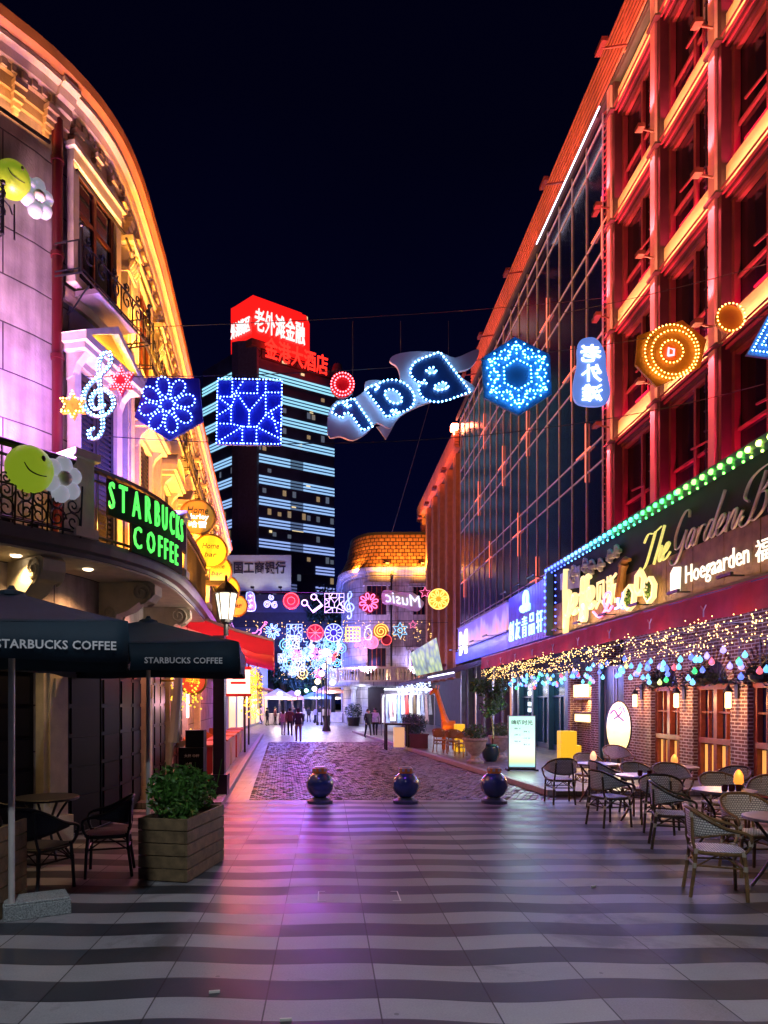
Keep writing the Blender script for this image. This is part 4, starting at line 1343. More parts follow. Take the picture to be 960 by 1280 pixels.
for mm, pts in (('neon_pink', [(-20.9, 4.62), (-20.4, 4.4), (-19.9, 4.62), (-19.6, 4.95), (-19.9, 5.02), (-20.1, 4.8), (-19.8, 4.5), (-19.5, 4.6)]), ('neon_blue', [(-22.0, 4.85), (-21.8, 4.45), (-21.55, 4.7), (-21.75, 4.95)]), ('neon_blue', [(-19.3, 4.5), (-18.95, 4.55), (-18.8, 4.85), (-19.05, 4.95), (-19.1, 4.6), (-18.8, 4.45)])):
    b = MB(); b.tube([MS @ p for p in crspline([(q[0], -.05, q[1]) for q in pts], 6)], .035, 6); b.build('neon_squiggle', em(mm, (1, .12, .3) if 'pink' in mm else (.15, .3, 1.0), 4), GS)
# picture lamps washing the planks
for y in (13.5, 15.5, 17.5, 19.5, 21.5, 23.5):
    l_ = MB(); l_.bar((XF - .02, y, 4.36), (7.72, y, 4.36), .03); l_.bar((7.72, y - .25, 4.36), (7.72, y + .25, 4.36), .06)
    o = l_.build('led_bar', M_lampbody, GS); area_along((7.72, y - .9, 4.42), (7.72, y + .9, 4.42), (XF, y, 4.85), .05, (1.0, .62, .22), 5 if y < 17 else 20, o)

# ---------------- blue five character sign and violet picture sign
BS = thing('shop_sign', 'blue corrugated shop sign with cyan lit Chinese characters under the glass wall', 'sign', (8.2, 28, 4.3))
def corr(mb, y0, y1, z0, z1, x):
    y = y0
    while y < y1 - .01:
        mb.box(x - .05, y, z0, x - .02, y + .12, z1); y += .2
    mb.box(x - .02, y0, z0, x + .12, y1, z1)
b = MB(); corr(b, 25.2, 30.9, 4.3, 6.5, 8.15); b.build('board', pm('violet_metal', (0.13, 0.13, 0.62), 0.4, metal=.2), BS)
M_cyl = em('cyan_letter', (.40, .85, 1.0), 1.7)
b = MB()
MB2 = Matrix.Translation((8.05, 0, 0)) @ Matrix.Rotation(R(-90), 4, 'Z')
for k, ch in enumerate('創友青品轩'): b.text(ch, w=.72, h=.85, c=(-30.3 + k * 1.0, 0, 4.98), depth=.02, bold=.0, M=MB2)
b.build('lettering', M_cyl, BS)
b = MB(); b.tube([MB2 @ p for p in crspline([(-28.35, 0, 5.75), (-28.35, 0, 6.2), (-28.1, 0, 6.38), (-27.85, 0, 6.2), (-27.85, 0, 5.75)], 6)], .07, 6)
for u_ in (-28.5, -28.1, -27.75): b.ball(MB2 @ Vector((u_, 0, 5.72)), .17, 8)
b.build('emblem', M_cyl, BS)
for y in (26, 28, 30):
    l_ = MB(); l_.bar((8.1, y, 6.56), (7.6, y, 6.62), .03); l_.bar((7.6, y - .4, 6.62), (7.6, y + .4, 6.62), .06); o = l_.build('led_bar', M_lampbody, BS)
    area_along((7.6, y - 1, 6.6), (7.6, y + 1, 6.6), (8.1, y, 5.2), .06, (.25, .30, 1.0), 42, o)
def art_mat():
    m, n, l, b = nt('violet_art_lightbox')
    tc = n.new('ShaderNodeTexCoord'); sp = n.new('ShaderNodeSeparateXYZ'); l.new(tc.outputs['UV'], sp.inputs[0])
    nz = n.new('ShaderNodeTexNoise'); nz.inputs['Scale'].default_value = 1.2; nz.inputs['Detail'].default_value = 5
    mp = n.new('ShaderNodeMapping'); mp.inputs['Scale'].default_value = (1.0, .35, 1); l.new(tc.outputs['UV'], mp.inputs[0]); l.new(mp.outputs[0], nz.inputs['Vector'])
    ma = n.new('ShaderNodeMath'); ma.operation = 'MULTIPLY_ADD'; l.new(nz.outputs['Fac'], ma.inputs[0]); ma.inputs[1].default_value = 1.8; l.new(sp.outputs['Y'], ma.inputs[2])
    mr = n.new('ShaderNodeMapRange'); mr.inputs['From Min'].default_value = 5.9; mr.inputs['From Max'].default_value = 7.6; l.new(ma.outputs[0], mr.inputs[0])
    rp_ = n.new('ShaderNodeValToRGB'); el = rp_.color_ramp.elements
    el[0].color = (1.0, .48, .12, 1); el[1].color = (.16, .10, .75, 1)
    q = el.new(.22); q.color = (.85, .35, .55, 1); q = el.new(.45); q.color = (.55, .40, 1.0, 1); q = el.new(.6); q.color = (.25, .16, .9, 1)
    l.new(mr.outputs[0], rp_.inputs[0])
    l.new(rp_.outputs[0], b.inputs['Emission Color']); b.inputs['Emission Strength'].default_value = .75
    b.inputs['Base Color'].default_value = (.1, .1, .2, 1)
    return m
VS = thing('picture_sign', 'violet and orange picture light box sign above the far shops', 'sign', (8.2, 37, 4.3))
b = MB(); b.box(8.10, 31.3, 5.15, 8.3, 42.8, 6.4); b.build('light_box', art_mat(), VS)
b = MB(); b.box(8.06, 31.2, 6.401, 8.32, 43.0, 6.48); b.box(8.06, 31.2, 5.08, 8.32, 43.0, 5.149); b.build('frame', M_alum, VS)
b = MB(); corr(b, 31.2, 44.0, 4.3, 5.05, 8.2); b.build('lower_board', pm('violet_metal', (0.13, 0.13, 0.62), 0.4), VS)
b = MB(); b.text('M', w=2.2, h=1.4, c=(-40.7, -.05, 5.4), depth=.03, bold=.03, M=MB2); b.build('lettering', em('white_letter_dim', (.9, .85, 1.0), 1.3), VS)
for y in (33, 36, 39, 42):
    l_ = MB(); l_.bar((8.1, y, 5.1), (7.5, y, 5.06), .03); l_.bar((7.5, y - .4, 5.06), (7.5, y + .4, 5.06), .06); o = l_.build('led_bar', M_lampbody, VS)
    area_along((7.5, y - 1.2, 5.02), (7.5, y + 1.2, 5.02), (8.2, y, 4.6), .06, (.3, .3, 1.0), 40, o)

# ---------------- awnings
M_burg = pm('burgundy_canvas', (0.46, 0.010, 0.030), 0.75, var=0.2, bump=0.3, bscale=120)
AW = thing('awning', 'long burgundy awning over the bar terrace with gold lights below', 'awning', (7.9, 20, 3.3))
a = MB()
YA, YB_ = 9.5, 32.3
XV, ZV1, ZV0 = 7.2, 3.98, 3.44
n_ = 40
vs = []; fs = []
for i in range(n_ + 1):
    y = YA + (YB_ - YA) * i / n_; sag = .02 * math.sin(i * 1.9)
    vs += [(8.08, y, 4.21), (7.65, y, 4.10 - .01 + sag), (XV, y, ZV1), (XV - .02 - .02 * math.sin(i * 2.7), y, ZV0 + .015 * math.sin(i * 2.3))]
for i in range(n_):
    for k in range(3): fs.append((i * 4 + k, i * 4 + k + 1, i * 4 + k + 5, i * 4 + k + 4))
a.add(vs, fs)
ao = a.build('canvas', M_burg, AW)
sm = ao.modifiers.new('thickness', 'SOLIDIFY'); sm.thickness = .012
a = MB(); a.tube([(XV + .02, YA, ZV1 - .03), (XV + .02, YB_, ZV1 - .03)], .025, 6)
for y in (10, 14, 18, 22, 26, 30, 32.2):
    a.tube([(8.2, y, 3.85), (XV + .04, y, ZV1 - .04)], .02, 5); a.tube([(8.08, y, 4.12), (XV + .04, y, ZV1 - .05)], .015, 5)
a.build('frame', M_iron, AW)
a = MB()
for y in (13.2, 15.4, 17.6, 19.8, 22, 24.2, 26.4, 28.6, 30.8):
    for dx, dz in ((-.09, .1), (.09, .1)): a.bar((XV - .05, y, ZV0 + .2), (XV - .05, y + dx, ZV0 + .2 + dz), .022, .01)
    a.bar((XV - .05, y, ZV0 + .08), (XV - .05, y, ZV0 + .2), .022, .01)
a.build('emblem', pm('faded_print', (.5, .35, .36), .7), AW)
DA = thing('awning', 'dark blue awning with white icicle lights over the far right shops', 'awning', (7.6, 40, 3.2))
a = MB(); a.add([(8.3, 32.6, 4.2), (6.1, 33.0, 3.3), (4.6, 44.5, 3.1), (8.3, 45.5, 4.0), (6.1, 33.0, 3.12), (4.6, 44.5, 2.92)], [(0, 1, 2, 3), (1, 4, 5, 2)])
o = a.build('canvas', pm('navy_canvas', (.012, .014, .05), .7), DA); sm = o.modifiers.new('thickness', 'SOLIDIFY'); sm.thickness = .02
a = MB(); a.bar((6.05, 33.1, 3.32), (5.5, 37.5, 3.25), .07); a.build('light_strip', em('white_strip', (.8, .8, 1.0), 2.5), DA)
a = MB()
for k in range(260):
    t_ = .35 + .65 * rng.random(); p = Vector((6.05, 33, 3.1)).lerp(Vector((4.55, 44.6, 2.9)), t_)
    a.octa(p + Vector((rng.uniform(-.05, .05), 0, -rng.random() * .6)), .035)
a.build('icicle_lights', em('icicle_white', (.55, .68, 1.0), 2.2, False), DA)['kind'] = 'stuff'
for y in (36, 39, 42.5):
    lamp('POINT', (6.6, y, 2.7), (.75, .78, 1.0), 40, DA, size=.2)

# fairy light garlands and coloured drop bulbs below the burgundy awning
M_fairy = em('fairy_gold', (1.0, .58, .18), 7, False)
M_wire = pm('black_cable', (.01, .01, .012), .5)
for q, (x, za, n_, lb) in enumerate(((7.05, 3.36, 560, 'dense gold fairy light garland along the burgundy awning edge'), (7.35, 3.10, 420, 'second sagging gold fairy light garland under the burgundy awning'))):
    GL = thing('fairy_light_garland', lb, 'garland', (x, 20, za - .3))
    w = MB(); pts = [(x, 9.8 + i * .45, za - .10 * abs(math.sin(i * .45))) for i in range(50)]; w.tube(pts, .008, 4); w.build('cable', M_wire, GL)
    b = MB()
    for k in range(n_):
        t_ = rng.random() * 21.5; i = int(t_ / .45)
        b.octa((x + rng.gauss(0, .07), 9.9 + t_, pts[min(i, 49)][2] + rng.gauss(-.03, .08)), .0125)
    b.build('fairy_lights', M_fairy, GL)['kind'] = 'stuff'
    for y in (12, 15, 18, 21, 25, 29): lamp('POINT', (x - .15, y, za - .1), (1, .55, .18), 5, GL, size=.3)
DCOL = [(.12, .42, 1.0), (.16, .72, 1.0), (.10, .18, 1.0), (.04, .9, .16), (1.0, .10, .12), (.36, .30, 1.0), (.65, .9, .22), (.16, .55, 1.0)]
for q in range(4):
    ya = 11.6 + q * 4.4; yb = ya + 4.5
    x0 = 7.35 + .1 * q
    GL = thing('drop_light_string', ['string of coloured drop bulbs nearest the camera end of the burgundy awning', 'string of coloured drop bulbs before the arched windows', 'string of coloured drop bulbs by the navy door', 'string of pale blue and green drop bulbs at the far end of the burgundy awning'][q], 'string lights', (x0, ya, 2.4), group='drop light strings under the awning')
    w = MB(); n_ = 34
    pts = []
    for i in range(n_):
        y = ya + (yb - ya) * i / (n_ - 1)
        pts.append(Vector((x0 + rng.uniform(-.35, .35), y, 3.22 - .1 * math.sin(i * .9))))
    w.tube(pts, .006, 4)
    for i, p in enumerate(pts):
        L_ = rng.uniform(.22, .62) + (.10 if q == 0 else 0)
        w.tube([p, p - Vector((0, 0, L_))], .004, 3)
        b = MB(); r = .052
        b.lathe([(.010, .085), (.018, .06), (.040, .035), (r, 0), (.040, -.035), (.02, -.05), (.004, -.053)], p - Vector((0, 0, L_ + .12)), 9)
        c = rng.choice(DCOL[:3] * 3 + DCOL[5:6] * 3 + DCOL[7:] * 3 + DCOL[3:5] + DCOL[6:7]); ci = DCOL.index(c)
        b.build('bulb', em('drop_bulb_%d' % ci, c, 1.6), GL, smooth=True)
    w.build('cable', M_wire, GL)
    for t_ in (.25, .75): lamp('POINT', (x0 - .45, ya + (yb - ya) * t_, 2.75), (.24, .24, 1.0), 50, GL, size=.4)
# ------------------------------------------------------------------ villa closing the street
def path_frames(path):
    n = len(path); out = []
    for i in range(n):
        a = Vector((*path[max(0, i - 1)], 0)); b = Vector((*path[min(n - 1, i + 1)], 0))
        T = (b - a).normalized(); out.append((Vector((*path[i], 0)), T, Vector((T.y, -T.x, 0))))
    return out
def sweep_path(mb, path, prof, closed=True):
    fr = path_frames(path); m = len(prof); vs = []; fs = []; us = []
    s = 0.0; S = []
    for i, (p, T, N) in enumerate(fr):
        if i: s += (p - fr[i - 1][0]).length
        S.append(s)
        for o, z in prof: vs.append(Vector((p.x + N.x * o, p.y + N.y * o, z)))
    for i in range(len(fr) - 1):
        for k in range(m if closed else m - 1):
            l_ = (k + 1) % m
            fs.append((i * m + k, (i + 1) * m + k, (i + 1) * m + l_, i * m + l_))
            us.append([(S[i], prof[k][1]), (S[i + 1], prof[k][1]), (S[i + 1], prof[l_][1]), (S[i], prof[l_][1])])
    if closed:
        fs.append(tuple(range(m))); us.append([p for p in prof])
        fs.append(tuple((len(fr) - 1) * m + k for k in range(m - 1, -1, -1))); us.append([p for p in prof[::-1]])
    mb.add(vs, fs, us); return mb
VP = [(1.6, 76), (1.5, 70), (1.6, 66.5)] + [(4.6 - 3.0 * math.cos(R(t)), 65.0 - 4.6 * math.sin(R(t))) for t in range(0, 91, 10)] + [(6.5, 60.35), (11, 60.3)]
VI = thing('villa', 'violet lit stone villa with curved corner, balustrade balcony and orange tiled roof closing the street', 'building', (5, 60, 0))
M_vst = brick_mat('villa_stone', (0.40, 0.38, 0.42), (0.35, 0.33, 0.37), (0.10, 0.09, 0.11), 1.6, 0.75, 0.02, 0.8, 0.4, noise=0.15)
b = MB(); sweep_path(b, VP, [(0, 0), (0, 13.4), (-.4, 13.4), (-.4, 0)]); b.build('wall', M_vst, VI)
b = MB(); sweep_path(b, VP, [(0, 12.9), (.12, 12.92), (.2, 13.1), (.45, 13.3), (.55, 13.55), (0, 13.6)]); b.build('cornice', M_vst, VI)
b = MB(); sweep_path(b, VP, [(.55, 13.62), (.1, 14.2), (-.35, 15.2), (-.7, 16.6), (-1.0, 16.6), (-1.0, 13.62)]); 
M_vroof = brick_mat('villa_tile', (0.42, 0.18, 0.07), (0.30, 0.11, 0.05), (0.04, 0.015, 0.01), 0.5, 0.34, 0.05, 0.6, 0.9)
b.build('roof', M_vroof, VI)
b = MB(); sweep_path(b, VP, [(-.65, 16.61), (-.65, 16.85), (-1.05, 16.85), (-1.05, 16.61)]); b.build('roof_ridge', M_iron, VI)
b = MB(); sweep_path(b, VP[2:], [(0.002, 3.3), (1.5, 3.3), (1.6, 3.45), (1.6, 3.65), (0.002, 3.65)]); b.build('balcony', M_vst, VI)
fr = path_frames(VP)
bal = MB(); sweep_path(bal, VP[2:], [(1.35, 4.75), (1.6, 4.75), (1.6, 4.92), (1.35, 4.92)]); sweep_path(bal, VP[2:], [(1.4, 3.651), (1.58, 3.651), (1.58, 3.8), (1.4, 3.8)])
pts = resample([Vector((p.x + N.x * 1.48, p.y + N.y * 1.48, 0)) for p, T, N in fr[2:]], .30)
for i, p in enumerate(pts):
    if i % 9 == 0: bal.cbox((p.x, p.y, 4.3), (.34, .34, 1.3))
    else: bal.lathe([(.09, 3.8), (.11, 4.0), (.05, 4.35), (.08, 4.6), (.09, 4.75)], (p.x, p.y, 0), 6)
bal.build('balustrade', pm('warm_balustrade', (0.60, 0.50, 0.38), 0.7), VI)
for (x, z0, z1, w) in ((4.35, 9.5, 12.0, 1.7), (4.35, 3.66, 6.6, 1.6), (8.2, 9.5, 11.9, 1.4), (8.0, 3.66, 6.4, 1.4)):
    yy = 60.3
    f = MB(); f.box(x - w / 2 - .2, yy - .18, z0, x - w / 2, yy + .3, z1); f.box(x + w / 2, yy - .18, z0, x + w / 2 + .2, yy + .3, z1); f.box(x - w / 2 - .35, yy - .3, z1 + .001, x + w / 2 + .35, yy + .3, z1 + .3)
    o = f.build('window', M_vst, VI)
    f = MB(); f.box(x - w / 2, yy - .04, z0, x + w / 2, yy + .02, z1); f.build('pane', M_pane, o)
    f = MB()
    for k in range(5): f.box(x - w / 2 + k * w / 4 - .04, yy - .1, z0, x - w / 2 + k * w / 4 + .04, yy - .041, z1)
    f.box(x - w / 2, yy - .12, z0 + 1.3, x + w / 2, yy - .101, z0 + 1.4); f.build('sash', M_wood, o)
for x in (2.4, 6.9, 7.6, 9.6):
    b = MB(); b.lathe([(.36, 0), (.36, .3), (.26, .35), (.22, 3.0), (.32, 3.1), (.34, 3.29)], (x, 59.2 if x > 3 else 61.2, 0), 12)
    b.build('column', pm('pale_column', (.5, .5, .56), .6), VI)
b = MB(); b.box(3.6, 60.1, 0, 5.0, 60.29, 3.2); b.build('door', M_shut, VI)
b = MB(); b.box(5.15, 60.15, .3, 6.0, 60.29, 2.6); b.build('shop_window', em('pale_shop_light', (.75, .8, 1.0), 1.4), VI)
b = MB(); b.tube([(5.6, 60.05, 5), (5.6, 60.05, 13)], .09, 6); b.build('drainpipe', M_iron, VI)
for x, z, tz, col, pw in ((3.5, 4.2, 9, (.58, .40, 1.0), 430), (7.5, 4.2, 9, (.50, .42, 1.0), 400), (2.2, 4.4, 8, (1.0, .45, .85), 180)):
    l_ = MB(); l_.cbox((x, 58.9, z), (.3, .2, .2)); o = l_.build('floodlight', M_lampbody, VI); lamp('SPOT', (x, 58.7, z + .15), col, pw * 5.0, o, (x, 60.4, tz), .1, spot=120)
for x, y in ((2.6, 61.2), (5.2, 59.3), (8.2, 59.3)):
    l_ = MB(); l_.cbox((x, y, 13.75), (.3, .2, .12)); o = l_.build('floodlight', M_lampbody, VI); lamp('SPOT', (x, y - .7, 13.5), (1.0, .40, .05), 1400, o, (x, y + 2.3, 15.6), .1, spot=140)
    lamp('POINT', (x, y + .4, 3.98), (1.0, .6, .3), 70, o, size=.1)
for x in (3.0, 7.2): lamp('POINT', (x, 59.4, 3.0), (.7, .75, 1.0), 140, VI, size=.2)

# ------------------------------------------------------------------ hotel tower with light bands
TW = thing('hotel_tower', 'dark hotel tower with cyan light bands and a glowing red crown', 'building', (-8, 120, 0))
TA, TB, TC, TD = (-20.8, 117), (-14.0, 110), (-11.0, 109.6), (1.3, 117)
M_tw = pm('tower_cladding', (0.16, 0.14, 0.20), 0.5)
M_twg = pm('tower_glass', (0.10, 0.11, 0.19), 0.5, var=.3, scale=.4)
b = MB(); b.hprism([TA, TB, TC, TD, (1.3, 140), (-20.8, 140)], 0, 57.5); b.build('wall', M_twg, TW)
b = MB(); b.hprism([(-14.9, 109.6), (-13.9, 109.2), (-10.9, 108.9), (-10.6, 109.5), (-10.9, 112), (-14.5, 112)], 0, 58.6); b.build('service_core', M_tw, TW)
bands = []
for k in range(15):
    z = 54.3 - k * 3.35
    t = k / 14
    for (p, q, nm) in ((TA, TB, 'a'), (TC, TD, 'b')):
        P0 = Vector((*p, 0)); P1 = Vector((*q, 0)); d = (P1 - P0); n = Vector((d.y, -d.x, 0)).normalized()
        N_ = 12 if nm == 'b' else 6
        m1 = MB(); m2 = MB()
        for i in range(N_):
            a_ = P0 + d * (i / N_); c_ = P0 + d * ((i + 1) / N_)
            lit = .9
            if nm == 'b' and k > 8 and 2 <= i < 9 - (k > 11): lit = .03 if (i * 7 + k * 3) % 5 else .2
            if nm == 'b' and 3 < k <= 8 and i in (5, 6): lit = .2
            if nm == 'a' and k > 11: lit = .2
            if lit < .06: continue
            tgt = m1 if lit > .25 else m2
            for j in range(3):
                zz = z - j * .52
                tgt.add([a_ + n * .12 + Vector((0, 0, zz)), c_ + n * .12 + Vector((0, 0, zz)), c_ + n * .12 + Vector((0, 0, zz + .25)), a_ + n * .12 + Vector((0, 0, zz + .25)),
                         a_ + n * .0 + Vector((0, 0, zz)), c_ + Vector((0, 0, zz)), c_ + Vector((0, 0, zz + .25)), a_ + Vector((0, 0, zz + .25))],
                        [(0, 1, 2, 3), (0, 4, 5, 1), (3, 2, 6, 7), (0, 3, 7, 4), (1, 5, 6, 2)])
        col = (.30 + .05 * t, .72 - .42 * t, .90 + .1 * t)
        cs = em('tower_band_%d' % k, col, 1.0 - .3 * t, True)
        cd = em('tower_band_dim_%d' % k, col, .22, False)
        m1.build('light_band', cs, TW); m2.build('light_band', cd, TW)
        # spandrel and window strip
        w = MB(); w.bar(P0 + n * .05 + Vector((0, 0, z - 1.25)), P1 + n * .05 + Vector((0, 0, z - 1.25)), .25, .12); w.build('spandrel', M_tw, TW)
b = MB()
for (px, py, w, h) in ((498, 400, 10, 5), (355, 455, 6, 3), (375, 558, 5, 3), (389, 517, 5, 3), (378, 470, 5, 3), (385, 610, 6, 3), (367, 635, 6, 3), (372, 665, 16, 3), (338, 666, 4, 3)):
    if px > 420: px = 380
    t_ = ((px - 408) / F) 
    P0 = Vector((*TC, 0)); P1 = Vector((*TD, 0)); d = P1 - P0
    u = (t_ * P0.y - P0.x) / (d.x - t_ * d.y); p = P0 + d * u; n = Vector((d.y, -d.x, 0)).normalized()
    z = EYE + (878 - py) / F * p.y; k_ = p.y / F
    dd = d.normalized()
    b.add([p + n * .1 - dd * w * k_ / 2 + Vector((0, 0, z)), p + n * .1 + dd * w * k_ / 2 + Vector((0, 0, z)), p + n * .1 + dd * w * k_ / 2 + Vector((0, 0, z + h * k_)), p + n * .1 - dd * w * k_ / 2 + Vector((0, 0, z + h * k_))], [(0, 1, 2, 3)])
b.build('lit_window', em('warm_window', (1, .78, .4), .8, False), TW)
for nm_, col_, st_, n_ in (('added_room_warm', (1, .68, .35), .22, 34), ('added_room_cool', (.6, .75, 1), .10, 46)):  # random dim windows added to lift the dark tower front
    b = MB()
    for k in range(n_):
        P0, P1 = ((TC, TD) if rng.random() < .7 else (TA, TB)); P0 = Vector((*P0, 0)); P1 = Vector((*P1, 0)); d = P1 - P0; n = Vector((d.y, -d.x, 0)).normalized()
        u = (int(rng.random() * 16) + .12) / 16; zz = 54.3 - (rng.randrange(15)) * 3.35 - 2.45
        a_ = P0 + d * u + n * .09; c_ = P0 + d * (u + .045) + n * .09; hh = rng.uniform(.6, 1.1)
        b.add([a_ + Vector((0, 0, zz)), c_ + Vector((0, 0, zz)), c_ + Vector((0, 0, zz + hh)), a_ + Vector((0, 0, zz + hh))], [(0, 1, 2, 3)])
    b.build('lit_window', em(nm_, col_, st_, False), TW)
# crown sign
CR0, CR1, CR2 = (-15.3, 111.5), (-11.6, 108.4), (-3.3, 113.5)
CS = thing('crown_sign', 'glowing red crown sign with white Chinese characters on top of the hotel tower', 'sign', (-9, 112, 58.6))
b = MB(); b.hprism([CR0, CR1, CR2, (-2.8, 116), (-3, 122), (-14, 122), (-15.6, 114)], 58.62, 65.0)
b.hprism([(-14.6, 112), (-11.5, 109), (-4, 114), (-4, 121), (-14, 121)], 65.001, 65.7)
M_crown = em('crown_red', (1.0, .012, .01), .85)
b.build('light_box', M_crown, CS)
def face_text(mb, s, p, q, z, h, w, depth=.1):
    P0 = Vector((*p, 0)); P1 = Vector((*q, 0)); d = (P1 - P0).normalized(); c = (P0 + P1) / 2; n = Vector((d.y, -d.x, 0))
    c = c + n * (depth + .12)
    M_ = Matrix(((d.x, -n.x, 0, c.x), (d.y, -n.y, 0, c.y), (0, 0, 1, z), (0, 0, 0, 1)))
    mb.text(s, w=w, h=h, depth=depth, bold=.006, M=M_)
b = MB(); face_text(b, '老外滩金融', CR1, CR2, 61.7, 3.6, 9.0); face_text(b, '外滩街区', CR0, CR1, 61.0, 2.4, 4.3)
b.build('lettering', em('crown_white', (1, .93, .9), .95), CS)
b = MB(); b.hprism([(-14.8, 110.9), (-11.6, 108.2), (-9.4, 109.6), (-11, 114), (-14.6, 114)], 57.51, 61.0 - 2.4); b.build('plinth', M_slat, CS)
NS = thing('rooftop_sign', 'red neon rooftop characters just below the crown of the hotel tower', 'sign', (-5, 112, 57.5))
b = MB(); face_text(b, '金港大酒店', (-10.2, 108.3), (.6, 115.2), 57.35, 3.3, 11.6); b.build('lettering', em('neon_red_text', (1, .02, .012), 2.2), NS)
b = MB(); P0 = Vector((-10.2, 109.4, 56.0)); P1 = Vector((.6, 116.3, 56.0)); b.bar(P0, P1, .15); b.bar(P0 + Vector((0, 0, 1.5)), P1 + Vector((0, 0, 1.5)), .12)
for t_ in range(7): p = P0.lerp(P1, t_ / 6); b.bar(p, p + Vector((0, 0, 2.2)), .12); b.bar(p + Vector((0, 0, .7)), p + Vector((-.7, .9, .2)), .08)
b.bar(P0.lerp(P1, .5) + Vector((0, 0, .8)), P0.lerp(P1, .5) + Vector((.6, -1.0, .8)), .08)
b.build('support_frame', M_iron, NS)
b = MB(); b.lathe([(1.1, 50), (1.1, 58.5), (.7, 59.6)], (1.9, 119, 0), 12); b.build('service_core', M_tw, TW)

# ------------------------------------------------------------------ bank billboard on a dark low block
LBk = thing('low_office', 'dark low office block in front of the hotel tower', 'building', (-8, 85, 0))
b = MB(); b.box(-17, 78, 0, 1.0, 98, 14.0); b.build('wall', pm('slate_wall', (.05, .055, .08), .6), LBk)
b = MB()
for z in (3, 6, 9, 12): b.box(-16.8, 77.9, z, .8, 77.999, z + 1.3)
b.build('window_strip', M_twg, LBk)
BB = thing('bank_billboard', 'grey white billboard with dark Chinese characters on the low block roof', 'billboard', (-7.4, 77, 14.1))
b = MB(); b.box(-12.2, 77, 14.3, -3.9, 77.4, 18.2); b.box(-12.2, 76.99, 15.55, -3.9, 76.999, 15.65); b.build('board', pm('billboard_white', (.55, .56, .55), .5, var=.05), BB)
b = MB(); b.text('中国工商银行', w=6.9, h=1.35, c=(-7.95, 76.93, 16.8), depth=.04, bold=.025); b.build('lettering', pm('billboard_ink', (.03, .03, .05), .5), BB)
b = MB()
for x in (-11, -8, -5): b.bar((x, 77.2, 14.001), (x, 77.2, 14.3), .15)
for x in (-11, -8, -5): b.bar((x, 76.9, 14.35), (x, 75.4, 14.3), .08); b.cbox((x, 75.3, 14.35), (.4, .25, .2))
b.build('support_frame', M_iron, BB)
for x in (-11, -8, -5): lamp('SPOT', (x, 75.2, 14.5), (1, .97, .9), 95, BB, (x, 77, 16.4), .2, spot=120)

# ------------------------------------------------------------------ low shops on the left beyond the corner building, far market
LS = thing('far_shop_row', 'row of small bright shops beyond the red awning on the left', 'building', (-8, 46, 0))
b = MB(); b.box(-16, 41, 0, -5.9, 70, 5.6); b.box(-16.2, 40.9, 5.61, -5.6, 70.2, 5.9); b.build('wall', pm('shop_render', (.4, .38, .36), .7), LS)
for y in range(42, 69, 4):
    f = MB(); f.box(-5.89, y, .2, -5.85, y + 2.8, 2.9); f.build('shop_window', em('shop_glow_%d' % (y % 3), [(1, .60, .26), (1, .72, .42), (1, .45, .36)][y % 3], .9), LS)
    f = MB(); f.box(-5.95, y - .1, 3.0, -4.9, y + 3.0, 3.08); f.build('canopy', pm('shop_canopy', (.3, .05, .06), .6), LS)

def globe_lamp(x, y, h, col, lab):
    L = thing('globe_lamp', lab, 'lamp', (x, y, 0), group='globe lamps of the far market')
    b = MB(); b.lathe([(.12, 0), (.1, .2), (.045, .3), (.04, h - .2), (.08, h - .18)], (x, y, 0), 8); b.build('pole', M_iron, L)
    b = MB(); b.ball((x, y, h), .24, 12); b.build('globe', em('globe_%s' % ('g' if col[0] < .6 else 'w' if col[2] > .7 else 'y'), col, 3.5), L, smooth=True)
    lamp('POINT', (x, y - .4, h - .1), col, 40, L, size=.24)
WHT = (1.0, .93, .8); CY = (.45, 1.0, .85); YL = (1.0, .8, .45)
for i, (px, py, Y, c) in enumerate(((365, 868, 70, CY), (372, 866, 62, WHT), (383, 863, 75, CY), (393, 861, 66, WHT), (397, 852, 58, YL), (402, 842, 58, YL), (406, 833, 58, YL), (350, 868, 58, WHT), (411, 826, 57, WHT))):
    q = P(px, py, Y); globe_lamp(q.x, q.y, q.z, c, '%s globe lamp on a thin pole, %s' % ('cyan' if c is CY else 'amber' if c is YL else 'white', ['low between the left trees', 'low left of the street middle', 'low in the middle of the street', 'lowest right of the middle', 'lowest of the amber stack', 'middle of the amber stack', 'topmost of the amber stack', 'leftmost beside the small shops', 'highest beside the villa balcony'][i]))
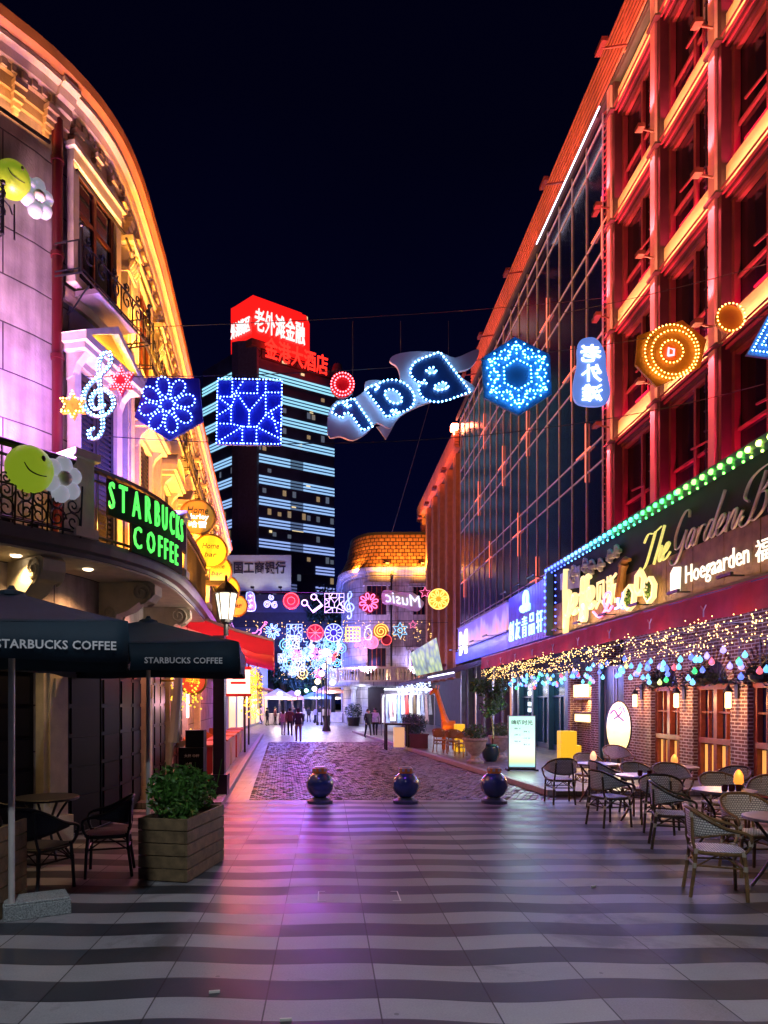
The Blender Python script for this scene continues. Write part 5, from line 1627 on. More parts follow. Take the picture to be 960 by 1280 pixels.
# market stalls
M_cnv = [pm('stall_white', (.75, .72, .68), .7), pm('stall_pink', (.75, .40, .40), .7), pm('stall_red', (.45, .04, .04), .7), pm('stall_blue', (.25, .4, .6), .7)]
def stall(x, y, w, d, h, k, lab):
    S_ = thing('market_stall', lab, 'market stall', (x, y, 0), group='bright far market stalls')
    b = MB()
    b.add([(x - w / 2, y - d / 2, h), (x + w / 2, y - d / 2, h), (x + w / 2, y + d / 2, h), (x - w / 2, y + d / 2, h), (x, y, h + .7)], [(0, 1, 4), (1, 2, 4), (2, 3, 4), (3, 0, 4)])
    b.box(x - w / 2, y - d / 2 - .01, h - .25, x + w / 2, y - d / 2, h - .002); b.build('canopy', M_cnv[k], S_)
    for sx in (-1, 1):
        for sy in (-1, 1):
            b = MB(); b.bar((x + sx * w / 2 * .96, y + sy * d / 2 * .96, 0), (x + sx * w / 2 * .96, y + sy * d / 2 * .96, h), .06); b.build('pole', M_alum, S_)
    b = MB(); b.box(x - w / 2 * .9, y - d / 2 * .8, .05, x + w / 2 * .9, y + d / 2 * .3, .9); b.box(x - w / 2 * .95, y - d / 2 * .85, .901, x + w / 2 * .95, y + d / 2 * .35, .95); b.build('counter', M_cnv[0], S_)
    b = MB(); b.box(x - w / 2 * .8, y - .1, h - .12, x + w / 2 * .8, y, h - .04); b.build('tube_light', em('stall_tube', (1, .94, .84), 5), S_)
    lamp('POINT', (x, y - d / 2 - .3, h - .3), (1, .74, .56), 130, S_, size=.3)
for x, y, w, d, h, k, lb in ((-4.2, 60, 2.6, 2.2, 2.4, 0, 'white canopied far stall against the left shops'), (-1.0, 73, 3, 2.4, 2.5, 3, 'pale blue far stall in the middle of the street end'), (-3.4, 68, 2.4, 2.2, 2.4, 1, 'pink far stall left of the middle one'), (.3, 66, 2.6, 2.2, 3.0, 1, 'tall pink canopied far stall beside the villa corner'), (1.0, 80, 3.2, 2.4, 2.5, 0, 'white canopied farthest stall in the street end')):
    stall(x, y, w, d, h, k, lb)
# ------------------------------------------------------------------ trees at the street end and over the annex
def tree(name, lab, cat, x, y, h, cr, nleaf, leafs, mat, trunk_r=.14, zbase=0.0, squash=1.0, group=None, ls=1.0, ch=None):
    T_ = thing(name, lab, cat, (x, y, zbase), group=group)
    b = MB(); top = Vector((x, y, zbase + h - cr * squash))
    b.tube([(x, y, zbase), (x + .03 * h, y, zbase + h * .3), top], [trunk_r, trunk_r * .75, trunk_r * .5], 7)
    cs = []
    for k in range(9):
        a_ = k * 2.4; rr = cr * rng.uniform(.35, .8)
        c = Vector((x + rr * math.cos(a_), y + rr * math.sin(a_), zbase + h - cr * squash + cr * squash * rng.uniform(-.5, .75)))
        cs.append((c, cr * rng.uniform(.35, .55)))
        b.tube([top - Vector((0, 0, h * .12)), top.lerp(c, .5) + Vector((0, 0, .1 * cr)), c], [trunk_r * .45, trunk_r * .3, trunk_r * .12], 5)
    b.build('trunk', pm('bark', (.09, .06, .04), .85, bump=.5), T_)
    b = MB()
    for k in range(nleaf):
        c, r_ = rng.choice(cs)
        v = Vector((rng.gauss(0, 1), rng.gauss(0, 1), rng.gauss(0, 1) * squash)); v = v.normalized() * r_ * rng.random() ** .4
        p = c + v
        d1 = Vector((rng.uniform(-1, 1), rng.uniform(-1, 1), rng.uniform(-1, .6))).normalized() * leafs * rng.uniform(.7, 1.3)
        d2 = d1.orthogonal().normalized() * leafs * .42
        b.add([p - d1 * .5, p + d2 * .5, p + d1 * .5, p - d2 * .5], [(0, 1, 2, 3)])
    b.build('crown', mat, T_)
    return T_
M_leaf = pm('leaf_green', (.045, .115, .035), .5, var=.5, scale=6)
M_leafd = pm('leaf_dark', (.025, .06, .04), .6, var=.5, scale=2)
for i, (x, y, h, cr, lb) in enumerate(((-4.6, 74.5, 5.6, 2.0, 'low dark tree at the left of the far market'), (-1.6, 76.0, 6.2, 2.2, 'low dark tree in the middle behind the far market'), (.2, 75.5, 14.5, 2.6, 'tall dark tree rising beside the villa and the billboard'), (-3.2, 77, 7.5, 2.3, 'dark tree just left of the middle one at the street end'))):
    T_ = tree('tree', lb, 'tree', x, y, h, cr, 1500, .5, M_leafd, .25, group='dark trees at the street end')
# ------------------------------------------------------------------ light decorations hung across the street
def circ(cx, cz, r, n=24, a0=0.0, a1=2 * PI): return [(cx + r * math.cos(a0 + (a1 - a0) * k / n), cz + r * math.sin(a0 + (a1 - a0) * k / n)) for k in range(n if abs(a1 - a0 - 2 * PI) < 1e-6 else n + 1)]
def ngon(n, r, a0=PI / 2, cx=0, cz=0): return [(cx + r * math.cos(a0 + 2 * PI * k / n), cz + r * math.sin(a0 + 2 * PI * k / n)) for k in range(n)]
def starp(n, r, q, a0=PI / 2): return [((r if k % 2 == 0 else q) * math.cos(a0 + PI * k / n), (r if k % 2 == 0 else q) * math.sin(a0 + PI * k / n)) for k in range(2 * n)]
def petals(n, r, w, r0=.15):
    out = []
    for k in range(n):
        a = PI / 2 + 2 * PI * k / n + .2
        L = []
        for t in range(16):
            u = 2 * PI * t / 16
            rad = r0 + (r - r0) * (.5 - .5 * math.cos(u)); sd = w * math.sin(u) * (.5 + .5 * (.5 - .5 * math.cos(u)))
            L.append((rad * math.cos(a) - sd * math.sin(a), rad * math.sin(a) + sd * math.cos(a)))
        out.append(L)
    return out
def smooth(pts, closed=False, n=5): return [(p.x, p.z) for p in crspline([(q[0], 0, q[1]) for q in pts], n, closed)]
CLEF = smooth([(.05, -.10), (-.05, -.15), (-.10, -.05), (-.03, .07), (.09, .05), (.16, -.07), (.09, -.20), (-.06, -.22), (-.17, -.12), (-.18, .02), (-.10, .16), (.01, .27), (.07, .38), (.04, .49), (-.03, .46), (-.06, .34), (-.02, .12), (.03, -.15), (.07, -.34), (.03, -.46), (-.05, -.48), (-.08, -.41), (-.04, -.37)])
NOTE = [circ(-.38, .05, .13, 14), circ(.05, .32, .13, 14), [(-.27, -.02), (.02, -.40), (.46, -.08), (.17, .26)], [(-.02, -.34), (.40, -.03), (.46, -.08), (.02, -.40)]]
SPIR = [scroll(-.18, -.12, .22, 2.2, 26), scroll(.25, -.16, .20, 2.0, 24, 1), scroll(.07, .27, .17, 1.8, 22, 2)]
GUIT = [smooth([(-.33, -.42), (-.12, -.50), (.02, -.32), (.0, -.18), (.14, -.02), (.10, .10), (-.02, .10), (-.14, -.04), (-.32, -.06), (-.44, -.24)], True, 4), circ(-.18, -.25, .09, 12), [(.07, .08), (.36, .44)], circ(.38, .46, .07, 8)]
def lattice():
    S = [([(-.5, -.5), (.5, -.5), (.5, .5), (-.5, .5)], True)]
    for L in ([(-.5, .22), (-.27, .22), (-.27, .5)], [(-.27, .22), (-.08, .5)], [(.12, .5), (.12, .28), (-.2, .28)], [(-.2, .28), (0, .0), (.25, .30), (.5, .30)], [(.25, .30), (.25, .5)], [(0, 0), (0, -.24)], [(-.2, .28), (-.28, .06), (-.5, .22)], [(-.28, .06), (-.28, -.2), (-.1, -.24), (.12, -.24), (.26, -.05), (.25, .30)], [(-.5, -.2), (-.28, -.2)], [(-.28, .06), (-.5, -.08)], [(-.1, -.24), (-.1, -.5)], [(.12, -.24), (.12, -.5)], [(-.1, -.24), (-.5, -.5)], [(.12, -.24), (.5, -.42)], [(.26, -.05), (.5, .12)], [(.26, -.05), (.5, -.2)], [(.34, .02), (.44, -.3)]):
        S.append(L)
    return S
M_bblue = pm('royal_blue_board', (0.01, 0.02, 0.30), 0.4, var=.1)
M_bblk = pm('midnight_blue_board', (0.006, 0.010, 0.14), 0.4)
M_bteal = pm('deep_cyan_board', (0.02, 0.12, 0.34), 0.4)
M_blil = pm('lilac_board', (0.62, 0.54, 0.62), 0.45, var=.08)
M_bgold = pm('mustard_board', (0.42, 0.22, 0.015), 0.45)
M_bred = pm('crimson_board', (0.22, 0.008, 0.02), 0.45)
M_bfrost = pm('frosted_board', (.35, .40, .60), .4)
E_ice = em('led_ice', (.20, .55, 1.0), 16)
E_blue = em('led_blue', (.10, .19, 1.0), 16)
E_cyan = em('led_cyan', (.12, .58, 1.0), 16)
E_red = em('led_red', (1.0, .06, .08), 13)
E_gold = em('led_gold', (1.0, .42, .08), 12)
E_pink = em('led_pink', (1.0, .15, .35), 10)
T_ice = em('tube_ice', (.30, .52, 1.0), 1.3); T_red = em('tube_red', (1.0, .10, .09), 1.7); T_gold = em('tube_gold', (1.0, .58, .12), 1.7)
T_pink = em('tube_pink', (1.0, .18, .40), 1.7); T_white = em('tube_white', (.78, .82, 1.0), 1.1); T_cyan = em('tube_cyan', (.25, .70, 1.0), 1.2)
LEDC = {'led_ice': (.3, .6, 1), 'led_blue': (.15, .25, 1), 'led_cyan': (.2, .7, 1), 'led_red': (1, .08, .08), 'led_gold': (1, .5, .12), 'led_pink': (1, .12, .35)}

def decor(name, lab, cat, px, py, Y, size, strokes, led, board=None, bmat=None, d=.055, r=.021, tube=False, rot=0.0, group=None, hang=0.0, yaw=0.0, extra=None, X=None):
    """strokes in units of size; loc from the photo at true distance Y"""
    q = P(px, py, Y)
    T_ = thing(name, lab, cat, q, yaw, group)
    RM = Matrix.Translation(q) @ Matrix.Rotation(yaw, 4, 'Z') @ Matrix.Rotation(-rot, 4, 'Y')
    k = size
    if board:
        bl = board if isinstance(board[0], list) else [board]
        for i, bp in enumerate(bl):
            b = MB(M=RM); b.prism([(x * k, z * k) for x, z in bp], .0 + i * .03, .05 + i * .03); b.build('board', bmat, T_)
    sl = strokes if isinstance(strokes, dict) else {led: strokes}
    for mat, ss in sl.items():
        b = MB(M=RM)
        for s_ in ss:
            pts, closed = (s_ if isinstance(s_, tuple) and isinstance(s_[1], bool) else (s_, len(s_) > 3 and (math.dist(s_[0], s_[-1]) < .35 * max(math.dist(s_[0], s_[len(s_) // 2]), .01))))
            p3 = [(x * k, -.055, z * k) for x, z in pts]
            if tube:
                b.tube(p3, r, 5, closed=closed)
            else:
                for p in resample(p3, d, closed): b.octa(p, r)
        b.build('led_strip', mat, T_)
    if not board and not tube:
        b = MB(M=RM)
        for s_ in (strokes if not isinstance(strokes, dict) else sum(strokes.values(), [])):
            pts = s_[0] if isinstance(s_, tuple) and isinstance(s_[1], bool) else s_
            b.tube([(x * k, -.02, z * k) for x, z in pts], .013, 4)
        b.build('wire_frame', M_alum, T_)
    if hang > 0:
        b = MB()
        for sx in (-.25, .25): b.tube([(q.x + sx * k, q.y, q.z + .3 * k), (q.x + sx * k * .8, q.y, q.z + hang)], .006, 4)
        b.build('hanger', M_wire, T_)
    return T_, RM

def row_Y(px): return 9.25 + (px - 90) / 870 * 3.95
y = row_Y
def dec(name, lab, px, py, hpx, *a, **k):
    Y = k.pop('Y', None) or y(px)
    return decor(name, lab, 'light decoration', px, py, Y, hpx / F * Y, *a, **k)
dec('star_light', 'small orange star light hanging left of the treble clef', 92, 508, 34, [(starp(6, .5, .26), True)], E_gold, starp(6, .5, .26), M_bgold, d=.045, r=.015)
dec('treble_clef_light', 'large icy white treble clef light hanging in front of the pediment', 125, 497, 112, [CLEF, [(x + .03, z + .01) for x, z in CLEF]], E_ice, None, None, d=.052, r=.0135, rot=-.12)
dec('star_light', 'small red star light hanging right of the treble clef', 152, 477, 36, [(starp(6, .5, .26), True), (starp(6, .3, .16), True)], E_red, starp(6, .5, .26), M_bred, d=.04, r=.014)
PENT = [(-.50, -.16), (-.30, .43), (.46, .42), (.52, -.22), (.02, -.50)]
T_, RM = dec('flower_light', 'dark blue pentagon board with a blue eight petal flower of lights', 210, 508, 84, petals(8, .42, .12, .12) + [circ(0, 0, .10, 10)], E_blue, PENT, M_bblk, d=.052, r=.014)
dec('lattice_light', 'square blue lattice of light strips hanging before the hotel tower', 312, 516, 80, lattice(), E_blue, [(-.5, -.5), (.5, -.5), (.5, .5), (-.5, .5)], M_bblue, d=.050, r=.0125, rot=-.02)
dec('ring_light', 'small red ring light left of the large Bar sign', 428, 482, 30, [circ(0, 0, .47, 24), circ(0, 0, .33, 16)], E_red, circ(0, 0, .5, 20), M_bred, d=.045, r=.016)
# the mirrored word
CLOUD = smooth([(-.50, -.18), (-.43, -.06), (-.28, .0), (-.26, .14), (-.08, .10), (.0, .22), (.02, .42), (.18, .52), (.34, .44), (.48, .50), (.50, .34), (.40, .26), (.46, .14), (.30, .10), (.16, .02), (.02, -.12), (-.10, -.14), (-.14, -.26), (-.26, -.18), (-.36, -.28)], True, 4)
q0 = P(501, 495, y(501)); kk = y(501) / F
T_ = thing('word_sign', 'large mirrored Bar sign outlined in icy bulbs on a pale lilac cloud board', 'light decoration', q0)
RM = Matrix.Translation(q0)
CL2 = [(-92, -42), (-88, -52), (-76, -50), (-60, -55), (-42, -45), (-30, -33), (-14, -40), (-2, -26), (14, -16), (40, -6), (70, 0), (88, 4), (92, 12), (78, 22), (70, 30), (84, 34), (94, 44), (98, 58), (88, 56), (68, 48), (50, 54), (20, 56), (-6, 52), (-14, 44), (-4, 36), (-2, 16), (-28, 20), (-44, 18), (-46, 6), (-62, -4), (-80, -6), (-90, -20)]
CL2 = [(x * kk, z * kk) for x, z in smooth(CL2, True, 3)]
b = MB(M=RM); b.prism(CL2, .0, .06); b.build('board', M_blil, T_)
b = MB(M=RM); b.prism([(-30 * kk, -36 * kk), (-6 * kk, -30 * kk), (-18 * kk, -52 * kk)], .08, .1); b.build('board', M_blil, T_)
for (px_, pz_, ch, w, h, ang, bold) in ((47, 21, 'B', 62, 60, .36, .05), (-12, -3, 'ɑ', 54, 44, .36, .05), (-62, -27, 'r', 42, 42, .36, .05)):
    lo, dim = text_outlines(ch, bold, .25)
    kx, kz = w * kk / dim[0], h * kk / dim[1]
    ca, sa = math.cos(ang), math.sin(ang)
    b = MB(M=RM); fillb = MB(M=RM)
    vs, fs, dm = text_geo(ch, bold, 0.0, .25, 1.0, 4)
    tr = lambda v, yy: (px_ * kk - v.x * kx * ca - v.y * kz * sa, yy, pz_ * kk - v.x * kx * sa + v.y * kz * ca)
    fillb.add([tr(v, -.012) for v in vs], fs)
    fillb.build('letter_face', pm('navy_letter_face', (.008, .03, .12), .4), T_)
    for L_ in lo:
        for p in resample([tr(v, -.05) for v in L_], .066, True): b.octa(p, .0175)
    b.build('led_strip', E_ice, T_)
b = MB(M=RM)
for x in (-60, 0, 60): b.tube([(x * kk, .03, (x * .4 + 10) * kk), (x * kk, .03, 95 * kk)], .006, 4)
b.build('hanger', M_wire, T_)
HEX = ngon(6, .56)
sf = [(ngon(6, .22), True), (starp(6, .46, .28), True)]
for k in range(6):
    a = PI / 2 + k * PI / 3
    sf.append(circ(.33 * math.cos(a + PI / 6), .33 * math.sin(a + PI / 6), .07, 8))
    sf.append([(.3 * math.cos(a), .3 * math.sin(a)), (.46 * math.cos(a), .46 * math.sin(a))])
    for sg in (-1, 1): sf.append([(.36 * math.cos(a), .36 * math.sin(a)), (.44 * math.cos(a + sg * .26), .44 * math.sin(a + sg * .26))])
dec('snowflake_light', 'blue hexagon board covered with a cyan white snowflake of bulbs', 646, 470, 88, sf, E_cyan, HEX, M_bteal, d=.066, r=.016, rot=.05)
OV = smooth([(-.14, .48), (.06, .50), (.20, .30), (.22, .05), (.28, -.25), (.22, -.46), (0, -.50), (-.22, -.44), (-.26, -.2), (-.2, .12), (-.2, .34)], True, 4)
Y_ = y(739); q = P(739, 465, Y_); k_ = 85 / F * Y_
T_ = thing('name_plate_light', 'upright frosted pebble shaped light with white Chinese characters', 'light decoration', q)
b = MB(M=Matrix.Translation(q)); b.prism([(x * k_, z * k_) for x, z in OV], 0, .06); b.build('board', em('frosted_glow', (.16, .30, .9), .55), T_)
b = MB(M=Matrix.Translation(q))
for i, ch in enumerate('老外滩'): b.text(ch, w=.30 * k_, h=.25 * k_, c=((-.01 + .01 * i) * k_, -.02, (.27 - .29 * i) * k_), depth=.015, bold=.012, mirror=True)
b.build('lettering', em('plate_text', (.72, .86, 1.0), 2.4), T_)
HEX2 = [(-.50, .22), (.14, .50), (.52, .24), (.46, -.18), (-.16, -.52), (-.50, -.22)]
T_, RM = dec('target_light', 'golden hexagon board with concentric rings of warm bulbs', 838, 441, 84, [circ(0, 0, .40, 30), circ(.03, -.01, .33, 26), circ(0, 0, .17, 16), circ(.0, -.10, .30, 18, PI * 1.2, PI * 1.8)], E_gold, HEX2, M_bgold, d=.07, r=.017, rot=-.08)
b = MB(M=RM); b.tube([(-.05, -.03, -.07), (-.05, -.03, .07), (.05, -.03, .05), (.05, -.03, -.05), (-.05, -.03, -.07)], .02, 5); b.build('led_strip', E_red, T_)
dec('flower_light', 'small round golden flower light with a ring of bulbs', 912, 398, 36, [circ(0, 0, .48, 24)], E_gold, circ(0, 0, .47, 20), M_bgold, d=.075, r=.019)
dec('triangle_light', 'blue white triangle light at the right end of the near row', 968, 420, 70, [([(-.42, -.28), (.5, -.4), (.0, .5)], True), ([(-.25, -.18), (.3, -.25), (.0, .28)], True)], E_ice, [(-.5, -.34), (.55, -.48), (0, .58)], M_bteal, d=.07, r=.018)

def far(name, lab, px, py, hpx, Y, strokes, led, board=None, bmat=None, rr=None, **kw):
    size = hpx / F * Y
    return decor(name, lab, 'light decoration', px, py, Y, size, strokes, led, board, bmat, tube=True, r=rr or .03 * size, **kw)
SQ = [(-.5, -.5), (.5, -.5), (.5, .5), (-.5, .5)]
# second row
Y2 = 32
q = P(313, 752, Y2); far('name_plate_light', 'small upright plate light at the left end of the second row', 313, 752, 24, Y2, {T_ice: [OV], T_white: [[(-.1, .3), (.12, .3)], [(0, .36), (0, .2)], [(-.12, .05), (.1, .05)], [(-.06, -.05), (.08, .12)], [(-.1, -.25), (.12, -.2)], [(.0, -.35), (.02, -.12)]]}, None, OV, M_bfrost)
far('spiral_light', 'pale blue triple spiral light in the second row', 338, 753, 22, Y2, SPIR, T_ice)
far('ring_light', 'red disc light with concentric rings in the second row', 364, 751, 21, Y2, [circ(0, 0, .45, 20), circ(0, 0, .22, 14)], T_red, circ(0, 0, .5, 20), em('red_disc_glow', (1, .03, .03), .45))
far('music_note_light', 'white beamed music note light in the second row', 391, 755, 27, Y2, NOTE, T_white)
far('lattice_light', 'white square lattice light in the second row', 418, 754, 24, Y2, lattice(), T_white, rr=.018)
far('treble_clef_light', 'small pale treble clef light before the villa', 437, 757, 34, Y2, [CLEF], T_ice)
far('flower_light', 'red flower light on a dark board before the villa window', 461, 753, 26, Y2, petals(8, .45, .10), T_pink, ngon(6, .55), M_bred)
q = P(504, 750, Y2); kk = Y2 / F
T_ = thing('word_sign', 'mirrored Music sign in white neon script on a lilac cloud board', 'light decoration', q)
b = MB(M=Matrix.Translation(q)); b.prism([(x * kk, z * kk) for x, z in smooth([(-27, 4), (-24, 12), (-8, 11), (4, 9), (14, 8), (22, 1), (26, -5), (18, -14), (2, -10), (-12, -6), (-24, -5)], True, 4)], 0, .06); b.build('board', M_blil, T_)
lo, dim = text_outlines('Music', .0, .3)
b = MB(M=Matrix.Translation(q)); b.text('Music', w=46 * kk, h=14 * kk, c=(0, -.03, 1 * kk), depth=.03, bold=-.002, shear=.3, rot=-.16, mirror=True); b.build('lettering', T_white, T_)
far('star_light', 'small pink star light above the end of the mirrored Music sign', 531, 741, 14, Y2, [(starp(5, .5, .22), True)], T_pink, starp(5, .5, .22), M_bred)
far('sun_disc_light', 'round golden yellow disc light with petal pattern at the right of the second row', 548, 749, 26, Y2, petals(8, .42, .08) + [circ(0, 0, .48, 20)], T_gold, circ(0, 0, .5, 22), em('gold_disc_glow', (1, .42, .03), .6))
# third row
Y3 = 46
far('guitar_light', 'red guitar shaped light above the red awning', 323, 790, 24, Y3, GUIT, T_pink)
far('snowflake_light', 'pale blue snowflake light in the third row', 341, 789, 19, Y3, petals(8, .5, .09), T_ice)
far('lattice_light', 'pale blue square lattice light in the third row', 368, 790, 19, Y3, lattice(), T_ice, rr=.03)
far('wheel_light', 'red spoked wheel light in the third row', 394, 791, 20, Y3, [circ(0, 0, .5, 18)] + [[(0, 0), (.42 * math.cos(k * PI / 4), .42 * math.sin(k * PI / 4))] for k in range(8)], T_red, circ(0, 0, .5, 18), M_bred)
far('wheel_light', 'pale blue clock like wheel light in the third row', 417, 791, 22, Y3, [circ(0, 0, .5, 18), circ(0, 0, .2, 10)] + [[(.25 * math.cos(k * PI / 6), .25 * math.sin(k * PI / 6)), (.45 * math.cos(k * PI / 6), .45 * math.sin(k * PI / 6))] for k in range(12)], T_ice, circ(0, 0, .5, 18), M_bblue)
far('woven_light', 'golden woven disc light before the villa', 441, 793, 22, Y3, [[(-.4, k * .2 - .4), (.4, k * .2 - .4)] for k in range(5)] + [[(k * .2 - .4, -.4), (k * .2 - .4, .4)] for k in range(5)], T_gold)
far('flower_light', 'pink flower light hanging below the woven disc', 450, 803, 16, Y3, petals(6, .5, .12), T_pink)
far('gift_light', 'white drop shaped light with orange top before the villa', 460, 790, 20, Y3, [(smooth([(-.15, -.45), (.15, -.45), (.22, -.1), (.1, .2), (-.1, .2), (-.22, -.1)], True, 4), True), [(-.15, .3), (.15, .45)]], T_white)
far('spiral_light', 'golden spiral disc light before the villa', 476, 789, 20, Y3, [scroll(0, 0, .48, 2.6, 34)], T_gold, circ(0, 0, .5, 18), M_bgold)
far('ring_light', 'dim red ring light below the golden spiral', 483, 800, 14, Y3, [circ(0, 0, .45, 16)], T_red, circ(0, 0, .5, 16), M_bred)
far('ring_light', 'pale lilac ring light below the white drop light', 465, 803, 17, Y3, [circ(0, 0, .45, 16), circ(0, 0, .12, 8)], T_pink, circ(0, 0, .5, 16), M_blil)
far('star_light', 'cyan six pointed star light before the villa', 500, 788, 20, Y3, [(starp(6, .5, .27), True), circ(0, 0, .15, 10)], T_cyan)
far('star_light', 'tiny pink star light at the right of the third row', 516, 781, 11, Y3, [(starp(5, .5, .22), True)], T_pink)
# farther rows, crowded together above the far market
CR = [('snowflake_light', 'pale blue snowflake light of the crowded far rows', T_ice, petals(6, .5, .1)), ('lattice_light', 'white square lattice light of the crowded far rows', T_white, lattice()),
      ('ring_light', 'round ring light of the crowded far rows', T_cyan, [circ(0, 0, .48, 16), circ(0, 0, .25, 12)]), ('star_light', 'six pointed star light of the crowded far rows', T_ice, [(starp(6, .5, .27), True)]),
      ('flower_light', 'pink flower light of the crowded far rows', T_pink, petals(6, .5, .12)), ('treble_clef_light', 'white treble clef light of the crowded far rows', T_white, [CLEF]), ('spiral_light', 'blue spiral light of the crowded far rows', T_ice, [scroll(0, 0, .48, 2.4, 28)]), ('guitar_light', 'red guitar light of the crowded far rows', T_red, GUIT), ('sun_disc_light', 'golden disc light of the crowded far rows', T_gold, [circ(0, 0, .48, 16), circ(0, 0, .2, 10)])]
lay = [(357, 806, 15, 56, 2), (366, 803, 16, 56, 1), (378, 806, 16, 57, 3), (402, 803, 18, 56, 0), (412, 806, 14, 57, 2), (424, 805, 16, 57, 5), (390, 807, 18, 58, 5), (360, 817, 16, 62, 6), (371, 819, 15, 62, 4), (384, 818, 16, 62, 0), (396, 818, 16, 63, 4), (407, 817, 17, 62, 0), (419, 818, 16, 62, 7), (362, 829, 15, 68, 2), (373, 831, 16, 68, 1), (385, 829, 16, 68, 3), (396, 831, 15, 68, 6), (408, 828, 17, 69, 0), (366, 842, 13, 74, 6), (378, 842, 13, 74, 8), (388, 843, 12, 75, 2), (399, 842, 13, 74, 4), (411, 842, 13, 75, 0)]
cnt_ = {}
for px, py, hp, Y, k in lay:
    nm, lb, mt, ss = CR[k]
    rw = 0 if py < 812 else 1 if py < 824 else 2 if py < 836 else 3
    cnt_[rw] = cnt_.get(rw, -1) + 1
    lb = lb + ', %s from left in the %s row' % (['first', 'second', 'third', 'fourth', 'fifth', 'sixth', 'seventh'][cnt_[rw]], ['top', 'second', 'third', 'lowest'][rw])
    far(nm, lb, px, py, hp, Y, ss, mt, rr=.05 * hp / F * Y, group=nm.replace('_', 's in the ', 1).replace('light', 'far rows') if False else 'crowded far rows: ' + nm.replace('_', ' ') + 's')
for k in range(26):
    px, py, Y = 352 + rng.random() * 76, 803 + rng.random() * 44, rng.uniform(53, 78)
    nm, lb, mt, ss = CR[rng.choice((0, 2, 3, 6, 0, 1, 5))]
    far(nm, lb.replace('crowded far rows', 'small strands scattered between the crowded far rows'), px, py, rng.uniform(9, 13), Y, ss, mt, rr=.5 / F * Y, group='small lights between the crowded far rows: ' + nm.replace('_', ' ') + 's')
for Y_, y0_, y1_, xa, xb, lb in ((46.3, 776, 802, 305, 540, 'short golden fairy light strands between the third row decorations'), (60.3, 806, 850, 350, 430, 'golden fairy light strands among the crowded far decorations')):
    GL = thing('fairy_light_garland', lb, 'garland', P(xa, y0_, Y_))
    b = MB(); w = MB(); w.tube([P(xa + (xb - xa) * i / 20, y0_, Y_) for i in range(21)], .012, 4)
    for k in range(26):
        px = xa + (xb - xa) * (k + rng.random()) / 26
        for j in range(9): b.octa(P(px + rng.uniform(-3, 3), y0_ + (y1_ - y0_) * rng.random(), Y_), .035)
    b.build('fairy_lights', em('fairy_far_gold', (1.0, .60, .16), 2.2, False), GL)['kind'] = 'stuff'; w.build('cable', M_wire, GL)
# lights added beside some decorations to tint street and far walls
for nm, pos, tgt_, col, pw, cone in (('lattice_light', P(312, 560, row_Y(312)), (.25, 11.4, 0), (.13, .08, 1.0), 1900, 36), ('word_sign', P(470, 570, row_Y(470)), (2.2, 12.6, 0), (.24, .05, .9), 260, 44), ('snowflake_light', P(646, 530, row_Y(646)), (4.6, 11.0, 0), (.03, .07, 1.0), 170, 46)):
    src = [o for o in COL.objects if o.name == nm][0]
    lamp('SPOT', pos, col, pw, src, tgt_, .3, spot=cone, blend=1.0)
for px, py, Y, col, pw in ((364, 770, 31, (1, .03, .30), 200), (338, 770, 31, (.34, .05, 1.0), 260), (391, 770, 31, (.50, .06, 1.0), 280), (418, 775, 31, (.40, .08, 1.0), 200), (341, 805, 45, (.15, .2, 1.0), 900), (394, 805, 45, (.8, .15, .7), 400), (441, 805, 45, (1, .3, .5), 260), (384, 830, 61, (.10, .16, 1.0), 2600), (402, 830, 70, (.10, .16, 1.0), 3000)):
    tgt = min([o for o in COL.objects if o.get('category') == 'light decoration'], key=lambda o: (o.location - P(px, py - 15, Y)).length)
    lamp('POINT', P(px, py, Y), col, pw, tgt, size=.5)

# cables across the street
def cable(lab, a, b_, sag, rr=.007, n=24):
    a = Vector(a); b_ = Vector(b_)
    pts = [a.lerp(b_, i / n) - Vector((0, 0, sag * 4 * (i / n) * (1 - i / n))) for i in range(n + 1)]
    m = MB(); m.tube(pts, rr, 4); o = m.build('cable', M_wire); tag(o, lab, 'cable'); return o
cable('thin cable spanning high from the corner building to the glass wall', P(5, 415, 10.2) , P(760, 372, 20.5), .12)
cable('cable from which the near row of light decorations hangs', P(40, 470, 9.9), P(955, 395, 13.3), .35)
cable('lower cable under the near row of light decorations', P(70, 540, 10.2), P(955, 480, 13.3), .55)
cable('cable carrying the second row of light decorations', P(262, 738, 30), P(562, 738, 32.2), .1, .012)
cable('cable carrying the third row of light decorations', P(300, 778, 46), P(560, 778, 46.2), .1, .015)
cable('steep guy cable falling from the annex roof towards the villa', P(541, 490, 46), P(490, 665, 58.5), .1, .03)
cable('thin cable slanting across the red window grid', P(700, 392, 16), P(958, 330, 13.4), .05)
# ------------------------------------------------------------------ street lamps
def wood_planks(name, c): return brick_mat(name, c, tuple(q * .75 for q in c), (.02, .015, .01), 2.5, .13, .006, .6, .3, noise=.3)
M_white_glow = em('lantern_glow', (1.0, .90, .72), 1.5)
SL = thing('street_lamp', 'black lantern street lamp on a square post beside the red awning', 'street lamp', (-2.08, 13.6, .1))
b = MB(); b.box(-2.2, 13.5, .1, -1.98, 13.72, 3.2); b.box(-2.26, 13.44, .1, -1.92, 13.78, .5); b.build('post', pm('plum_black_metal', (.035, .02, .045), .35, metal=.4), SL)
lx, ly = -1.96, 13.6
b = MB(); b.lathe([(.05, 3.2), (.05, 3.42), (.12, 3.46), (.13, 3.52)], (lx, ly, 0), 8); b.lathe([(.25, 4.02), (.21, 4.10), (.10, 4.22), (.03, 4.27), (.03, 4.36), (.005, 4.4)], (lx, ly, 0), 8)
